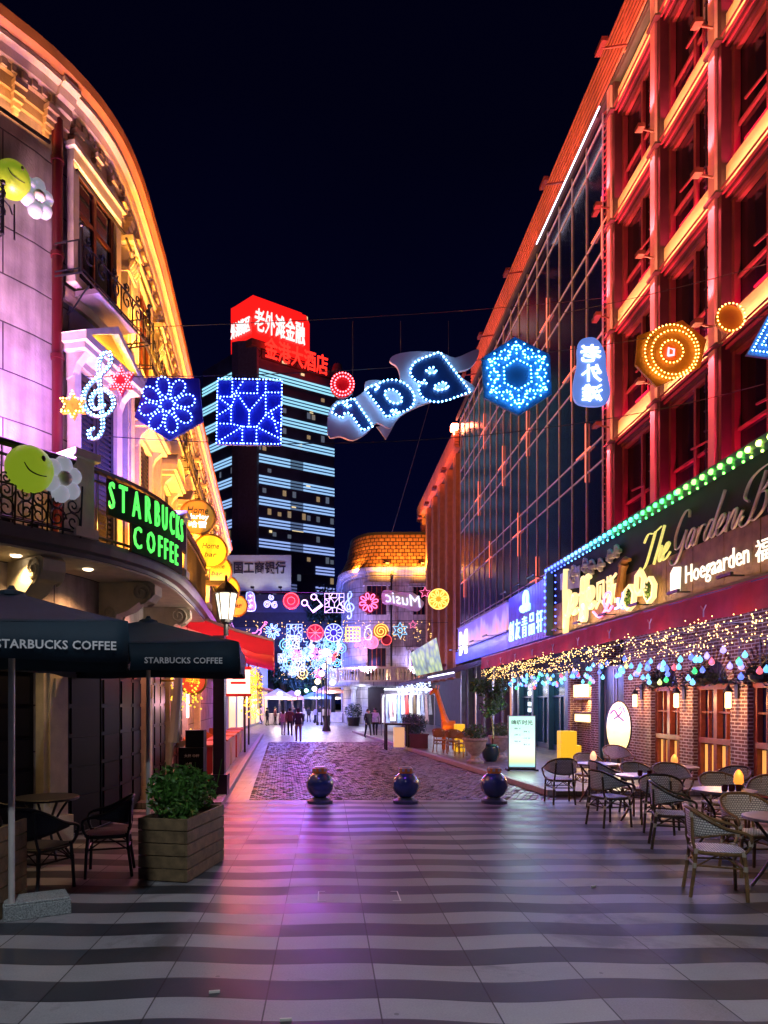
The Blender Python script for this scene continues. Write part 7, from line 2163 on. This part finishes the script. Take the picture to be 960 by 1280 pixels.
HP = thing('hedge_planter', 'long dark hedge in a plum coloured planter along the far kerb', 'planter', (3.75, 29, .09))
b = MB(); b.box(3.3, 27.4, .09, 4.0, 31.0, .6); b.box(3.26, 27.36, .601, 4.04, 31.04, .66); b.build('box', pm('plum_box', (.10, .03, .06), .5), HP)
b = MB()
for k in range(6): leaf_mass(b, (3.65, 27.8 + k * .6, 1.0), .4, .45, .45, 330, .13)
b.build('plant', M_leafd, HP)
CT = thing('cart_table', 'dark serving cart with a lit shelf at the far right kerb', 'cart', (2.85, 28.0, 0))
b = MB(); b.box(2.3, 27.5, 1.0, 3.35, 28.3, 1.06)
for x in (2.38, 3.25):
    for y_ in (27.6, 28.2): b.box(x - .04, y_ - .04, 0, x + .04, y_ + .04, 1.0)
b.build('frame', M_shut, CT)
b = MB(); b.box(2.7, 27.62, .12, 3.1, 28.1, .9); b.build('lit_panel', em('cart_glow', (1, .55, .28), .5), CT)
CR_ = thing('clothes_rack', 'lit rack of pale, pink and red clothes hanging under the navy awning', 'clothes rack', (4.4, 38, .09))
b = MB(); b.tube([(3.0, 38, .09), (3.0, 38, 2.35), (5.9, 38, 2.35), (5.9, 38, .09)], .03, 6); b.build('rail', M_alum, CR_)
for k in range(13):
    x = 3.1 + k * .21; L_ = rng.uniform(1.0, 1.55); w_ = rng.uniform(.07, .10); c = [(.75, .75, .8), (.4, .5, .75), (.75, .5, .5), (.75, .75, .8), (.25, .4, .7), (.75, .8, .8), (.7, .05, .05), (.75, .75, .7), (.12, .08, .05)][k % 9]
    b = MB(); b.add([(x - w_ * .4, 37.8, 2.3), (x + w_ * .4, 38.2, 2.3), (x + w_, 38.25, 2.3 - .2), (x + w_ * .9, 38.2, 2.3 - L_), (x - w_ * .9, 37.8, 2.3 - L_), (x - w_, 37.75, 2.1), (x + .05, 37.9, 2.3), (x + .10 + w_, 38.0, 2.3 - L_)], [(0, 1, 2, 3, 4, 5), (0, 6, 7, 4), (1, 6, 7, 3)]); b.build('garment', pm('garment_%d' % (k % 9), c, .8, var=.2, scale=7), CR_)
b = MB(); b.tube([(3.1, 37.3, 2.6), (5.8, 37.3, 2.6)], .03, 6); b.bar((4.4, 37.3, 2.6), (4.4, 38, 2.35), .02); o = b.build('tube_light', em('cool_tube', (.85, .9, 1.0), 6), CR_); lamp('AREA', (4.4, 37.2, 2.5), (.9, .92, 1), 120, o, (4.4, 38.2, 1.0), 1.5)
# picture screen on the dark corner (tilted)
LS2 = thing('picture_screen', 'tilted bright green and white picture screen above the navy awning', 'screen', P(533, 832, 40))
q = [P(512, 817, 43), P(545, 797, 38), P(553, 838, 38), P(520, 845, 43)]
b = MB(); nrm_ = Vector((-.3, -1, -.1)).normalized() * -.15
b.add(q + [p + nrm_ for p in q], [(0, 1, 2, 3), (4, 7, 6, 5), (0, 4, 5, 1), (1, 5, 6, 2), (2, 6, 7, 3), (3, 7, 4, 0)])
def screen_mat():
    m, n, l, b_ = nt('screen_picture'); tc = n.new('ShaderNodeTexCoord'); nz = n.new('ShaderNodeTexVoronoi'); nz.inputs['Scale'].default_value = 1.9; l.new(tc.outputs['Object'], nz.inputs['Vector'])
    rp_ = n.new('ShaderNodeValToRGB'); el = rp_.color_ramp.elements; el[0].color = (.9, 1, .7, 1); el[1].color = (.02, .06, .02, 1); u_ = el.new(.35); u_.color = (.6, .85, .25, 1); u_ = el.new(.6); u_.color = (.25, .45, .45, 1)
    l.new(nz.outputs['Distance'], rp_.inputs[0]); l.new(rp_.outputs[0], b_.inputs['Emission Color']); b_.inputs['Emission Strength'].default_value = .6; b_.inputs['Base Color'].default_value = (.03, .03, .03, 1); return m
b.build('panel', screen_mat(), LS2)

# ------------------------------------------------------------------ left: red awning bay, stalls, podium
def transl(name, col, t=.5):
    m, n, l, b_ = nt(name); b_.inputs['Base Color'].default_value = (*col, 1); b_.inputs['Roughness'].default_value = .7
    tr_ = n.new('ShaderNodeBsdfTranslucent'); tr_.inputs[0].default_value = (*col, 1); mx = n.new('ShaderNodeMixShader'); mx.inputs[0].default_value = t
    nz = n.new('ShaderNodeTexNoise'); nz.inputs['Scale'].default_value = 3; rp_ = n.new('ShaderNodeValToRGB'); c = Vector(col); rp_.color_ramp.elements[0].color = (*(c * .7), 1); rp_.color_ramp.elements[1].color = (*(c * 1.25), 1)
    l.new(nz.outputs['Fac'], rp_.inputs[0]); l.new(rp_.outputs[0], b_.inputs['Base Color']); l.new(rp_.outputs[0], tr_.inputs[0])
    l.new(b_.outputs[0], mx.inputs[1]); l.new(tr_.outputs[0], mx.inputs[2]); l.new(mx.outputs[0], n['Material Output'].inputs[0]); return m
RA = thing('awning', 'sloping red and pink awning glowing from below along the left terrace', 'awning', (-3, 20, 3))
def ra(Y, t):   # t 0 wall .. 1 outer edge
    xo = -1.20 - (Y - 15.8) * .075; xw = -3.62 - (Y - 15) * .087
    return Vector((xw + (xo - xw) * t, Y, 4.2 - .92 * t - .10 * math.sin(PI * t)))
b = MB(); NY, NT = 14, 6
vs = [ra(15.8 + 14 * i / NY, j / NT) + Vector((0, 0, .03 * math.sin(i * 2.2))) for i in range(NY + 1) for j in range(NT + 1)]
fs = [(i * (NT + 1) + j, i * (NT + 1) + j + 1, (i + 1) * (NT + 1) + j + 1, (i + 1) * (NT + 1) + j) for i in range(NY) for j in range(NT)]
b.add(vs, fs)
vs = []; fs = []
for i in range(NY + 1):
    p = ra(15.8 + 14 * i / NY, 1); vs += [p, p - Vector((-.02, 0, .36 + .03 * (i % 2)))]
for i in range(NY): fs.append((2 * i, 2 * i + 1, 2 * i + 3, 2 * i + 2))
b.add(vs, fs)
vs = []; fs = []
for j in range(NT + 1):
    p = ra(15.8, j / NT); vs += [p, p - Vector((0, .01, .32 + .05 * (j % 2)))]
for j in range(NT): fs.append((2 * j, 2 * j + 1, 2 * j + 3, 2 * j + 2))
b.add(vs, fs)
b.build('canvas', transl('red_canvas', (.75, .06, .10), .5), RA)
b = MB(); b.tube([ra(15.8, j / NT) + Vector((0, -.02, .03)) for j in range(NT + 1)], .035, 6); b.tube([ra(15.8 + i, 1) + Vector((0, 0, .02)) for i in range(0, 15)], .03, 6); b.build('rail', pm('pink_rail', (.7, .4, .42), .4), RA)
b = MB()
for Y in (25, 29.5): p = ra(Y, .6); b.bar((p.x, p.y, .1), (p.x, p.y, p.z - .03), .07)
b.build('pole', M_iron, RA)
for Y, t in ((17.2, .55), (19.5, .55), (22.5, .5), (26, .5)):
    p = ra(Y, t) - Vector((0, 0, .35)); q = MB(); q.ball(p, .09, 8); o = q.build('bulb', em('red_bulb', (1, .12, .08), 12), RA); lamp('POINT', p - Vector((0, .05, .14)), (1, .10, .10), 85, o, size=.1)
p = ra(15.9, .5) + Vector((0, -.5, .9))
l_ = MB(); l_.cbox(p, (.5, .12, .1)); o = l_.build('led_bar', M_lampbody, RA); lamp('SPOT', p + Vector((0, .1, .02)), (1, .2, .42), 190, o, ra(19, .7), .1, spot=110)
lamp('SPOT', ra(15.8, .9) + Vector((0, -.12, -.1)), (1, .07, .42), 330, RA, (-1.25, 12.4, 0), .15, spot=62, blend=1.0)  # pink spot added at the awning edge to tint the paving
RS = thing('lit_sign', 'glowing white and red hanging sign under the red awning', 'sign', P(300, 852, 17.5))
b = MB(); b.box(-2.5, 17.45, 2.12, -1.93, 17.6, 2.72); b.build('light_box', em('red_white_glow', (1, .62, .5), 1.8), RS)
b = MB(); b.box(-2.54, 17.43, 2.05, -1.89, 17.62, 2.119); b.box(-2.54, 17.43, 2.721, -1.89, 17.62, 2.79); b.bar((-2.2, 17.5, 2.79), (-2.2, 17.5, 3.5), .03); b.build('frame', pm('red_lacquer', (.5, .02, .02), .3), RS)
b = MB(); b.box(-2.4, 17.43, 2.36, -2.02, 17.449, 2.42); b.box(-2.35, 17.43, 2.48, -2.05, 17.449, 2.53); b.build('stripe', MATS['red_lacquer'], RS)
# gold light curtain at the far end of the awning
GC = thing('light_curtain', 'dense curtain of golden fairy lights hanging from the far end of the red awning', 'light curtain', (-2.6, 24, 2))
b = MB()
for k in range(600):
    Y = 19.5 + 8 * rng.random(); xx = -1.95 - (Y - 19.5) * .075
    col_ = int(Y * 6); hh = 1.1 + .6 * math.sin(col_ * 1.7)
    b.octa((xx + rng.uniform(-.5, .05), Y, 2.95 - rng.random() * hh), .028)
b.build('fairy_lights', em('curtain_gold', (1.0, .58, .05), 1.6, False), GC)['kind'] = 'stuff'
b = MB()
for k in range(16): Y = 19.5 + .5 * k; b.tube([(-1.95 - (Y - 19.5) * .075, Y, 3.0), (-1.95 - (Y - 19.5) * .075, Y, 1.7)], .005, 3)
b.build('cable', M_wire, GC)
lamp('POINT', (-2.4, 22, 2.2), (1, .65, .12), 60, GC, size=.4)
GC2 = thing('light_curtain', 'small bunch of golden fairy lights behind the lamp post', 'light curtain', (-3.1, 15, 2))
b = MB()
for k in range(160): b.octa((-3.0 + rng.uniform(-.35, .3), 15 + rng.uniform(-.2, .2), 2.3 + rng.gauss(0, .28)), .025)
b.build('fairy_lights', MATS['curtain_gold'], GC2)['kind'] = 'stuff'
b = MB(); b.tube([(-3.0, 15, 3.7), (-3.0, 15, 1.9)], .006, 4); b.build('cable', M_wire, GC2)
# striped stalls along the kerb
def stall_mat():
    m, n, l, b_ = nt('red_white_stripe'); tc = n.new('ShaderNodeTexCoord'); sp = n.new('ShaderNodeSeparateXYZ'); l.new(tc.outputs['UV'], sp.inputs[0])
    a = n.new('ShaderNodeMath'); a.operation = 'MULTIPLY'; a.inputs[1].default_value = 3.3; l.new(sp.outputs['X'], a.inputs[0]); f = n.new('ShaderNodeMath'); f.operation = 'FRACT'; l.new(a.outputs[0], f.inputs[0]); g2 = n.new('ShaderNodeMath'); g2.operation = 'GREATER_THAN'; g2.inputs[1].default_value = .5; l.new(f.outputs[0], g2.inputs[0])
    mx = n.new('ShaderNodeMix'); mx.data_type = 'RGBA'; l.new(g2.outputs[0], mx.inputs[0]); mx.inputs[6].default_value = (.55, .03, .03, 1); mx.inputs[7].default_value = (.75, .70, .65, 1); l.new(mx.outputs[2], b_.inputs['Base Color']); return m
M_str = stall_mat()
for i, Y in enumerate((16.6, 18.9, 21.2, 23.5, 25.8)):
    x = kerb_l(Y) - .62
    S_ = thing('striped_stall', ['red and white striped counter nearest the camera under the red awning', 'second red and white striped counter from the camera', 'third red and white striped counter from the camera', 'fourth red and white striped counter from the camera', 'farthest red and white striped counter under the red awning'][i], 'counter', (x, Y, .11), R(4), 'striped counters along the left kerb')
    RT = PM[S_.name]
    b = MB(M=RT); b.box(-.22, -.85, 0, .22, .85, .78); b.build('body', M_str, S_)
    b = MB(M=RT); b.box(-.28, -.92, .781, .28, .92, .83); b.build('countertop', pm('coral_top', (.6, .16, .10), .4), S_)
cO = make_chair('cafe_chair', 'orange cafe chair nearest the camera behind the striped counters', 'orange chairs under the red awning', pm('orange_frame', (.65, .14, .03), .4), pm('orange_seat', (.7, .2, .05), .5), pm('orange_frame', (.65, .14, .03), .4))
cO.location = (-3.2, 16.6, .11); cO.rotation_euler = (0, 0, R(90))
for i, Y in enumerate((18.4, 20.2, 22.6, 25)): place_copy(cO, (kerb_l(Y) - 1.25, Y, .11), R(80 + 20 * i), 'orange cafe chair number in the row behind the striped counters'.replace('number in the row', ['second from the camera', 'in the middle', 'second from the far end', 'at the far end'][i]))
# black podium with notice
PD = thing('podium', 'black podium with small white writing behind the wooden planter', 'podium', (-2.33, 12.2, .0))
b = MB(); b.box(-2.55, 12.0, 0, -2.12, 12.35, 1.12); b.box(-2.44, 12.02, 1.121, -2.12, 12.33, 1.42); b.add([(-2.62, 11.95, 1.13), (-2.45, 11.95, 1.13), (-2.45, 12.3, 1.22), (-2.62, 12.3, 1.22)], [(0, 1, 2, 3)]); b.build('body', M_doorp, PD, bevel=.01)
b = MB(); b.text('大杯 中杯', w=.26, h=.055, c=(-2.32, 11.995, .98), depth=.002); b.text('小杯', w=.1, h=.05, c=(-2.37, 11.995, .84), depth=.002); b.build('lettering', M_ptext, PD)

# ------------------------------------------------------------------ signs on the corner building
CS_ = thing('balcony_sign', 'two line green lit coffee shop lettering on the curved balcony rail', 'sign', wpt(s_px(180, OB), OB + .1, 3.9))
M_green = em('green_letter', (.10, 1.0, .12), 1.1, False)
b = MB(); sweep(b, [(OB + .01, 4.33), (OB + .05, 4.33), (OB + .05, 4.80), (OB + .01, 4.80)], s_px(132, OB), s_px(229, OB), .15); sweep(b, [(OB + .01, 3.94), (OB + .05, 3.94), (OB + .05, 4.325), (OB + .01, 4.325)], s_px(161, OB), s_px(224, OB), .15); b.build('board', pm('sign_black_green', (.002, .003, .003), .6, spec=.1), CS_)
def curve_text(st, p0, p1, z, h, mat, name):
    mb = MB(); s0, s1 = s_px(p0, OB + .1), s_px(p1, OB + .1)
    ws = [text_geo(ch, .0, .5)[2] for ch in st]; ws = [w / d for w, d in ws]
    tot = sum(ws) + .22 * (len(st) - 1); u = 0
    k = (s1 - s0) / tot
    for ch, w in zip(st, ws):
        mb.text(ch, w=w * k, h=h, c=(0, 0, 0), depth=.012, bold=.0, M=wM(s0 + (u + w / 2) * k, OB + .12, z)); u += w + .22
    return mb.build(name, mat, CS_)
curve_text('STARBUCKS', 134, 227, 4.57, .35, M_green, 'lettering'); curve_text('COFFEE', 164, 221, 4.13, .30, M_green, 'lettering')

def round_sign(px, py, Y, rp_, lines, lb, mat, tm, lit=True):
    q = P(px, py, Y); r_ = rp_ / F * Y
    T_ = thing('round_sign', lb, 'sign', q, R(12), 'round bar signs on the corner building')
    RT = PM[T_.name]
    b = MB(M=RT); b.prism([(r_ * math.cos(2 * PI * k / 28), r_ * math.sin(2 * PI * k / 28)) for k in range(28)], -.05, .05); b.build('disc', mat, T_)
    b = MB(M=RT); b.tube([(r_ * 1.03 * math.cos(2 * PI * k / 28), 0, r_ * 1.03 * math.sin(2 * PI * k / 28)) for k in range(28)], .045, 6, closed=True); b.tube([(-r_, 0, 0), (-r_ - .5, .1, .0)], .025, 5); b.build('rim', pm('gold_rim', (.55, .33, .06), .35, metal=.5), T_)
    for st, w, h, dz, m in lines:
        b = MB(M=RT); b.text(st, w=w * r_, h=h * r_, c=(0, -.06, dz * r_), depth=.008, bold=.015 if m is not tm else 0, shear=.25 if m is tm else 0); b.build('lettering', m, T_)
M_yel = em('yellow_disc_glow', (1.0, .60, .02), 1.05); M_gd = pm('gold_disc', (.45, .26, .03), .45); M_blk = pm('black_letter', (.02, .015, .01), .5); M_wl = em('white_sign_letter', (1, .95, .9), 1.5)
round_sign(247, 647, 14.0, 20, [('Home', 1.3, .42, .42, M_blk), ('Harley', 1.35, .42, -.02, M_wl), ('哈雷', 1.1, .42, -.46, M_wl)], 'gold round sign with white lettering, uppermost of the round bar signs', em('gold_disc_dim', (.8, .42, .04), .28), M_blk)
round_sign(263, 689, 15.2, 19, [('Home', 1.1, .36, .32, M_blk), ('bar', .8, .3, -.25, M_blk)], 'bright yellow round sign just below the gold one', M_yel, M_blk)
round_sign(271, 713, 16.2, 17, [('Home', 1.1, .34, .3, M_blk), ('bar', .8, .3, -.25, M_blk)], 'bright yellow round sign, lower of the two overlapping yellow ones', M_yel, M_blk)
round_sign(282, 737, 18.4, 16, [('Music', 1.1, .4, 0, M_blk)], 'dim yellow round sign behind the street lamp', em('yellow_disc_dim', (.9, .7, .05), .45), M_blk)
round_sign(296, 757, 20.5, 12, [('Bar', 1.0, .5, 0, M_drain)], 'small amber round sign right of the street lamp', em('amber_disc_dim', (1, .45, .1), .5), M_blk)
round_sign(241, 851, 15.0, 15, [('啤酒', 1.2, .7, 0.1, M_yel)], 'red and yellow round sign hanging under the balcony behind the lamp post', em('red_disc_dim', (.9, .08, .03), .6), M_yel)
for px_, z0, z1 in ((208, 1.55, 2.3), (222, 1.5, 2.25)):
    s_ = s_px(px_); b = MB(); b.tube([wpt(s_, .26, z0), wpt(s_, .26, z1)], .035, 8); o = b.build('tube_light', em('warm_white_tube', (1, .85, .75), 3)); tag(o, 'upright white tube light on a pier behind the %s' % ('podium, left one of two' if px_ == 208 else 'lamp post, right one of two'), 'tube light')
    lamp('POINT', wpt(s_, .5, 1.9), (1, .45, .6), 22, o, size=.1)
# balloon toys on the balcony and wall
def toy_ball(q, r_, lb, rz=0.0):
    T_ = thing('balloon_ball', lb, 'balloon toy', q, rz)
    RT = PM[T_.name]
    b = MB(M=RT); b.ball((0, 0, 0), r_, 22); b.build('ball', em('lime_vinyl_added_glow', (.42, .60, .03), .32), T_, smooth=True)  # faint glow put in for light falling on the ball
    b = MB(M=RT); b.ball((r_ * .12, -r_ * .93, r_ * .28), r_ * .10, 8, 1.5)
    b.tube([(p.x, p.y, p.z) for p in crspline([(-r_ * .62, -r_ * .74, -.02 * r_), (-r_ * .45, -r_ * .83, -r_ * .32), (-r_ * .1, -r_ * .88, -r_ * .44), (r_ * .3, -r_ * .84, -r_ * .40)], 5)], r_ * .035, 5); b.build('face', M_blk, T_)
def toy_flower(q, r_, lb, rz=0.0, base=True):
    T_ = thing('balloon_flower', lb, 'balloon toy', q, rz)
    RT = PM[T_.name]
    b = MB(M=RT)
    for k in range(6): a_ = PI / 3 * k + .4; b.ball((r_ * .62 * math.cos(a_), 0, r_ * .72 * math.sin(a_)), r_ * .44, 12)
    b.build('petal_ring', em('white_vinyl_added_glow', (.75, .78, .95), .22), T_, smooth=True)  # petals given a glow in place of light from the front
    b = MB(M=RT); b.ball((0, -r_ * .25, 0), r_ * .36, 12); b.build('heart', pm('cream_vinyl', (.8, .74, .6), .4), T_, smooth=True)
toy_ball(wpt(s_px(34, OB), OB + .05, 4.62), .27, 'lime green smiling balloon ball on the balcony rail', wrot(s_px(34, OB)))
toy_flower(wpt(s_px(74, OB), OB + .06, 4.60), .25, 'white balloon flower beside the smiling balloon ball', wrot(s_px(74, OB)))
toy_ball(wpt(s_px(5), .22, 8.55), .22, 'lime green balloon ball high on the wall at the left edge', wrot(s_px(5)))
toy_flower(wpt(s_px(34), .22, 8.50), .23, 'white balloon flower high on the stone wall', wrot(s_px(34)))
# ------------------------------------------------------------------ people
M_skin = pm('skin', (.45, .27, .19), .55, var=.05)
M_hair = pm('black_hair', (.012, .010, .010), .5)
def cloth(name, c): return pm('cloth_' + name, c, .8, var=.15, scale=12)
_body = {}
def body_mesh(pose):
    """one continuous skinned figure 1.7 m tall facing -y; zones by height decide cloth, skin and hair"""
    if pose in _body: return _body[pose]
    stride, arm, lean = {'walk': (.20, .22, .03), 'stand': (.03, .06, 0), 'stroll': (.13, .14, .02)}[pose]
    V = {'pel': ((0, 0, .93), .145), 'wai': ((0, -lean, 1.08), .135), 'che': ((0, -lean * 2, 1.28), .165), 'neck': ((0, -lean * 2.2, 1.46), .058), 'head': ((0, -lean * 2.6 - .01, 1.55), .085), 'top': ((0, -lean * 2.7, 1.64), .082)}
    E = [('pel', 'wai'), ('wai', 'che'), ('che', 'neck'), ('neck', 'head'), ('head', 'top')]
    for s_, n_ in ((-1, 'l'), (1, 'r')):
        k = s_ * stride
        V['hip' + n_] = ((s_ * .10, 0, .86), .095); V['kne' + n_] = ((s_ * .10, -k * .55 - .02, .48), .062); V['ank' + n_] = ((s_ * .10, -k + (.06 if k < 0 else 0), .09), .045); V['toe' + n_] = ((s_ * .115, -k - .15, .045), .038)
        V['sho' + n_] = ((s_ * .18, -lean * 2, 1.38), .075); V['elb' + n_] = ((s_ * .235, k * .4 + .03, 1.11), .052); V['wri' + n_] = ((s_ * .235, k * 1.0 - .05, .90), .036); V['han' + n_] = ((s_ * .23, k * 1.15 - .06, .80), .034)
        E += [('pel', 'hip' + n_), ('hip' + n_, 'kne' + n_), ('kne' + n_, 'ank' + n_), ('ank' + n_, 'toe' + n_), ('che', 'sho' + n_), ('sho' + n_, 'elb' + n_), ('elb' + n_, 'wri' + n_), ('wri' + n_, 'han' + n_)]
    ks = list(V); me = bpy.data.meshes.new('b'); me.from_pydata([V[k][0] for k in ks], [(ks.index(a), ks.index(c)) for a, c in E], [])
    ob = bpy.data.objects.new('b', me); COL.objects.link(ob)
    md = ob.modifiers.new('s', 'SKIN'); md.use_smooth_shade = True
    for i, k in enumerate(ks):
        sv = me.skin_vertices[0].data[i]; r_ = V[k][1]; sv.radius = (r_, r_ * (.72 if k in ('pel', 'wai', 'che') else 1.0)); sv.use_root = (k == 'pel')
    ss_ = ob.modifiers.new('ss', 'SUBSURF'); ss_.levels = 2; ss_.render_levels = 2
    bpy.context.view_layer.update()
    ev = ob.evaluated_get(bpy.context.evaluated_depsgraph_get()); m2 = bpy.data.meshes.new_from_object(ev)
    bpy.data.objects.remove(ob); _body[pose] = m2
    return m2
def person(label, x, y, rz, pose, top, bot, h=1.66, hair='short', z=0.0, shoes=None, group=None):
    me = body_mesh(pose).copy(); me.name = 'person'
    for m in (top, bot, M_skin, M_hair, shoes or M_shut): me.materials.append(m)
    for p in me.polygons:
        c = p.center; p.use_smooth = True
        ax = abs(c.x)
        if c.z < .085: k = 4
        elif c.z < .93 and not (ax > .19 and c.z > .7): k = 1
        elif ax > .18 and c.z < .87: k = 2
        elif c.z > 1.445: k = 3 if (c.z > 1.60 or c.y > -.035) and c.z > 1.49 else 2
        else: k = 0
        p.material_index = k
    # feet on the floor
    z0 = min(v.co.z for v in me.vertices); s_ = h / 1.72
    for v in me.vertices: v.co = Vector((v.co.x * s_, v.co.y * s_, (v.co.z - z0) * s_))
    o = bpy.data.objects.new('person', me); COL.objects.link(o); o.location = (x, y, z); o.rotation_euler = (0, 0, rz)
    PM[o.name] = Matrix.Translation((x, y, z)) @ Matrix.Rotation(rz, 4, 'Z')
    tag(o, label, 'person', group)
    b = MB()
    hz = (1.585 - z0) * s_
    if hair == 'long':
        b.ball((0, .025, hz - .03), .105, 12, 1.5)
    else:
        b.ball((0, .012, hz + .025), .098, 12, .95)
    b.build('hair', M_hair, o, smooth=True, local=True)
    b = MB(); b.ball((0, -.115, hz - .035), .02, 6, 1.3); b.ball((-.098, -.01, hz - .03), .022, 6, 1.5); b.ball((.098, -.01, hz - .03), .022, 6, 1.5); b.build('nose_and_ears', M_skin, o, smooth=True, local=True)
    # hem of the jacket
    b = MB(); b.lathe([(.17, .86 * s_), (.178, .90 * s_), (.165, 1.04 * s_), (.158, 1.1 * s_)], (0, 0, 0), 14, M=Matrix.Scale(.78, 4, (0, 1, 0))); b.build('jacket_hem', top, o, smooth=True, local=True)
    return o
def pp(px, py): Y = F * EYE / (py - 878); return (px - 408) / F * Y, Y
for lab, px, py, rz, pose, t, bt, h, hr in (
    ('person in a black jacket and khaki trousers walking away alone in the street', 373, 927, R(185), 'stroll', cloth('black', (.012, .012, .016)), cloth('khaki', (.22, .17, .13)), 1.66, 'short'),
    ('person in a pale pink coat walking away beside a dark red jacket', 354, 919, R(176), 'walk', cloth('pink', (.62, .38, .42)), cloth('lilac', (.40, .36, .45)), 1.55, 'long'),
    ('person in a dark red jacket walking away beside the pink coat', 362.5, 919.5, R(184), 'walk', cloth('maroon', (.12, .03, .04)), cloth('ink', (.015, .015, .025)), 1.64, 'short'),
    ('person in dark clothes walking before the villa door on the right', 460, 922, R(20), 'walk', cloth('black', (.012, .012, .016)), cloth('ink', (.015, .015, .025)), 1.58, 'short'),
    ('person in a white jacket walking beside the dark figure near the villa door', 469, 921, R(-15), 'stroll', cloth('white', (.70, .70, .74)), cloth('ink', (.015, .015, .025)), 1.62, 'short'),
    ('person in black sitting crouched by the bright shops on the left', 334, 907, R(60), 'stand', cloth('black', (.012, .012, .016)), cloth('ink', (.015, .015, .025)), 1.5, 'short'),
):
    x, y = pp(px, py)
    person(lab.replace('sitting crouched', 'standing'), x, y, rz, pose, t, bt, h, hr)
for i, (px, py, c) in enumerate(((344, 906, 'maroon'), (380, 902, 'white'), (386, 903, 'ink'), (394, 904, 'lilac'), (399, 903, 'black'), (405, 906, 'white'), (411, 905, 'pink'), (367, 903, 'ink'), (325, 905, 'lilac'))):
    x, y = pp(px, py)
    person('distant person in %s, %s' % ({'maroon': 'dark red', 'ink': 'dark blue', 'lilac': 'greyish lilac', 'white': 'white', 'black': 'black', 'pink': 'pink'}[c], ['beside the small left shops', 'just right of the street middle', 'right of the white clothed one', 'left of the villa corner', 'in front of the tall pink stall', 'close to the villa corner', 'nearest the villa columns', 'left of the street middle', 'close to the red awning'][i]), x, y, rng.uniform(0, 6.28), rng.choice(['walk', 'stand', 'stroll']), MATS['cloth_' + c], MATS['cloth_ink'], rng.uniform(1.5, 1.72), 'short')
# lamp post and dark planter before the villa
x, y = pp(408, 914)
VL = thing('street_lamp', 'slim dark lamp post with a flared foot at the villa corner', 'street lamp', (x, y, 0))
b = MB(); b.lathe([(.30, 0), (.26, .2), (.10, .6), (.06, .9), (.05, 5.0)], (x, y, 0), 10); b.build('post', M_iron, VL)
b = MB(); b.ball((x, y, 5.2), .26, 10); b.ball((x + .4, y, 3.2), .2, 8); b.build('globe', em('globe_w', (1, .93, .8), 7), VL)
lamp('POINT', (x, y - .4, 4.9), (1, .85, .7), 90, VL, size=.25)
VB = thing('bush_planter', 'round dark bush in a pot at the villa foot', 'planter', (2.2, 56.5, 0))
b = MB(); b.lathe([(.45, 0), (.55, .7), (.5, .7)], (2.2, 56.5, 0), 12); b.build('pot', M_iron, VB)
b = MB(); leaf_mass(b, (2.2, 56.5, 1.25), .75, .75, .7, 500, .2); b.build('plant', M_leafd, VB)
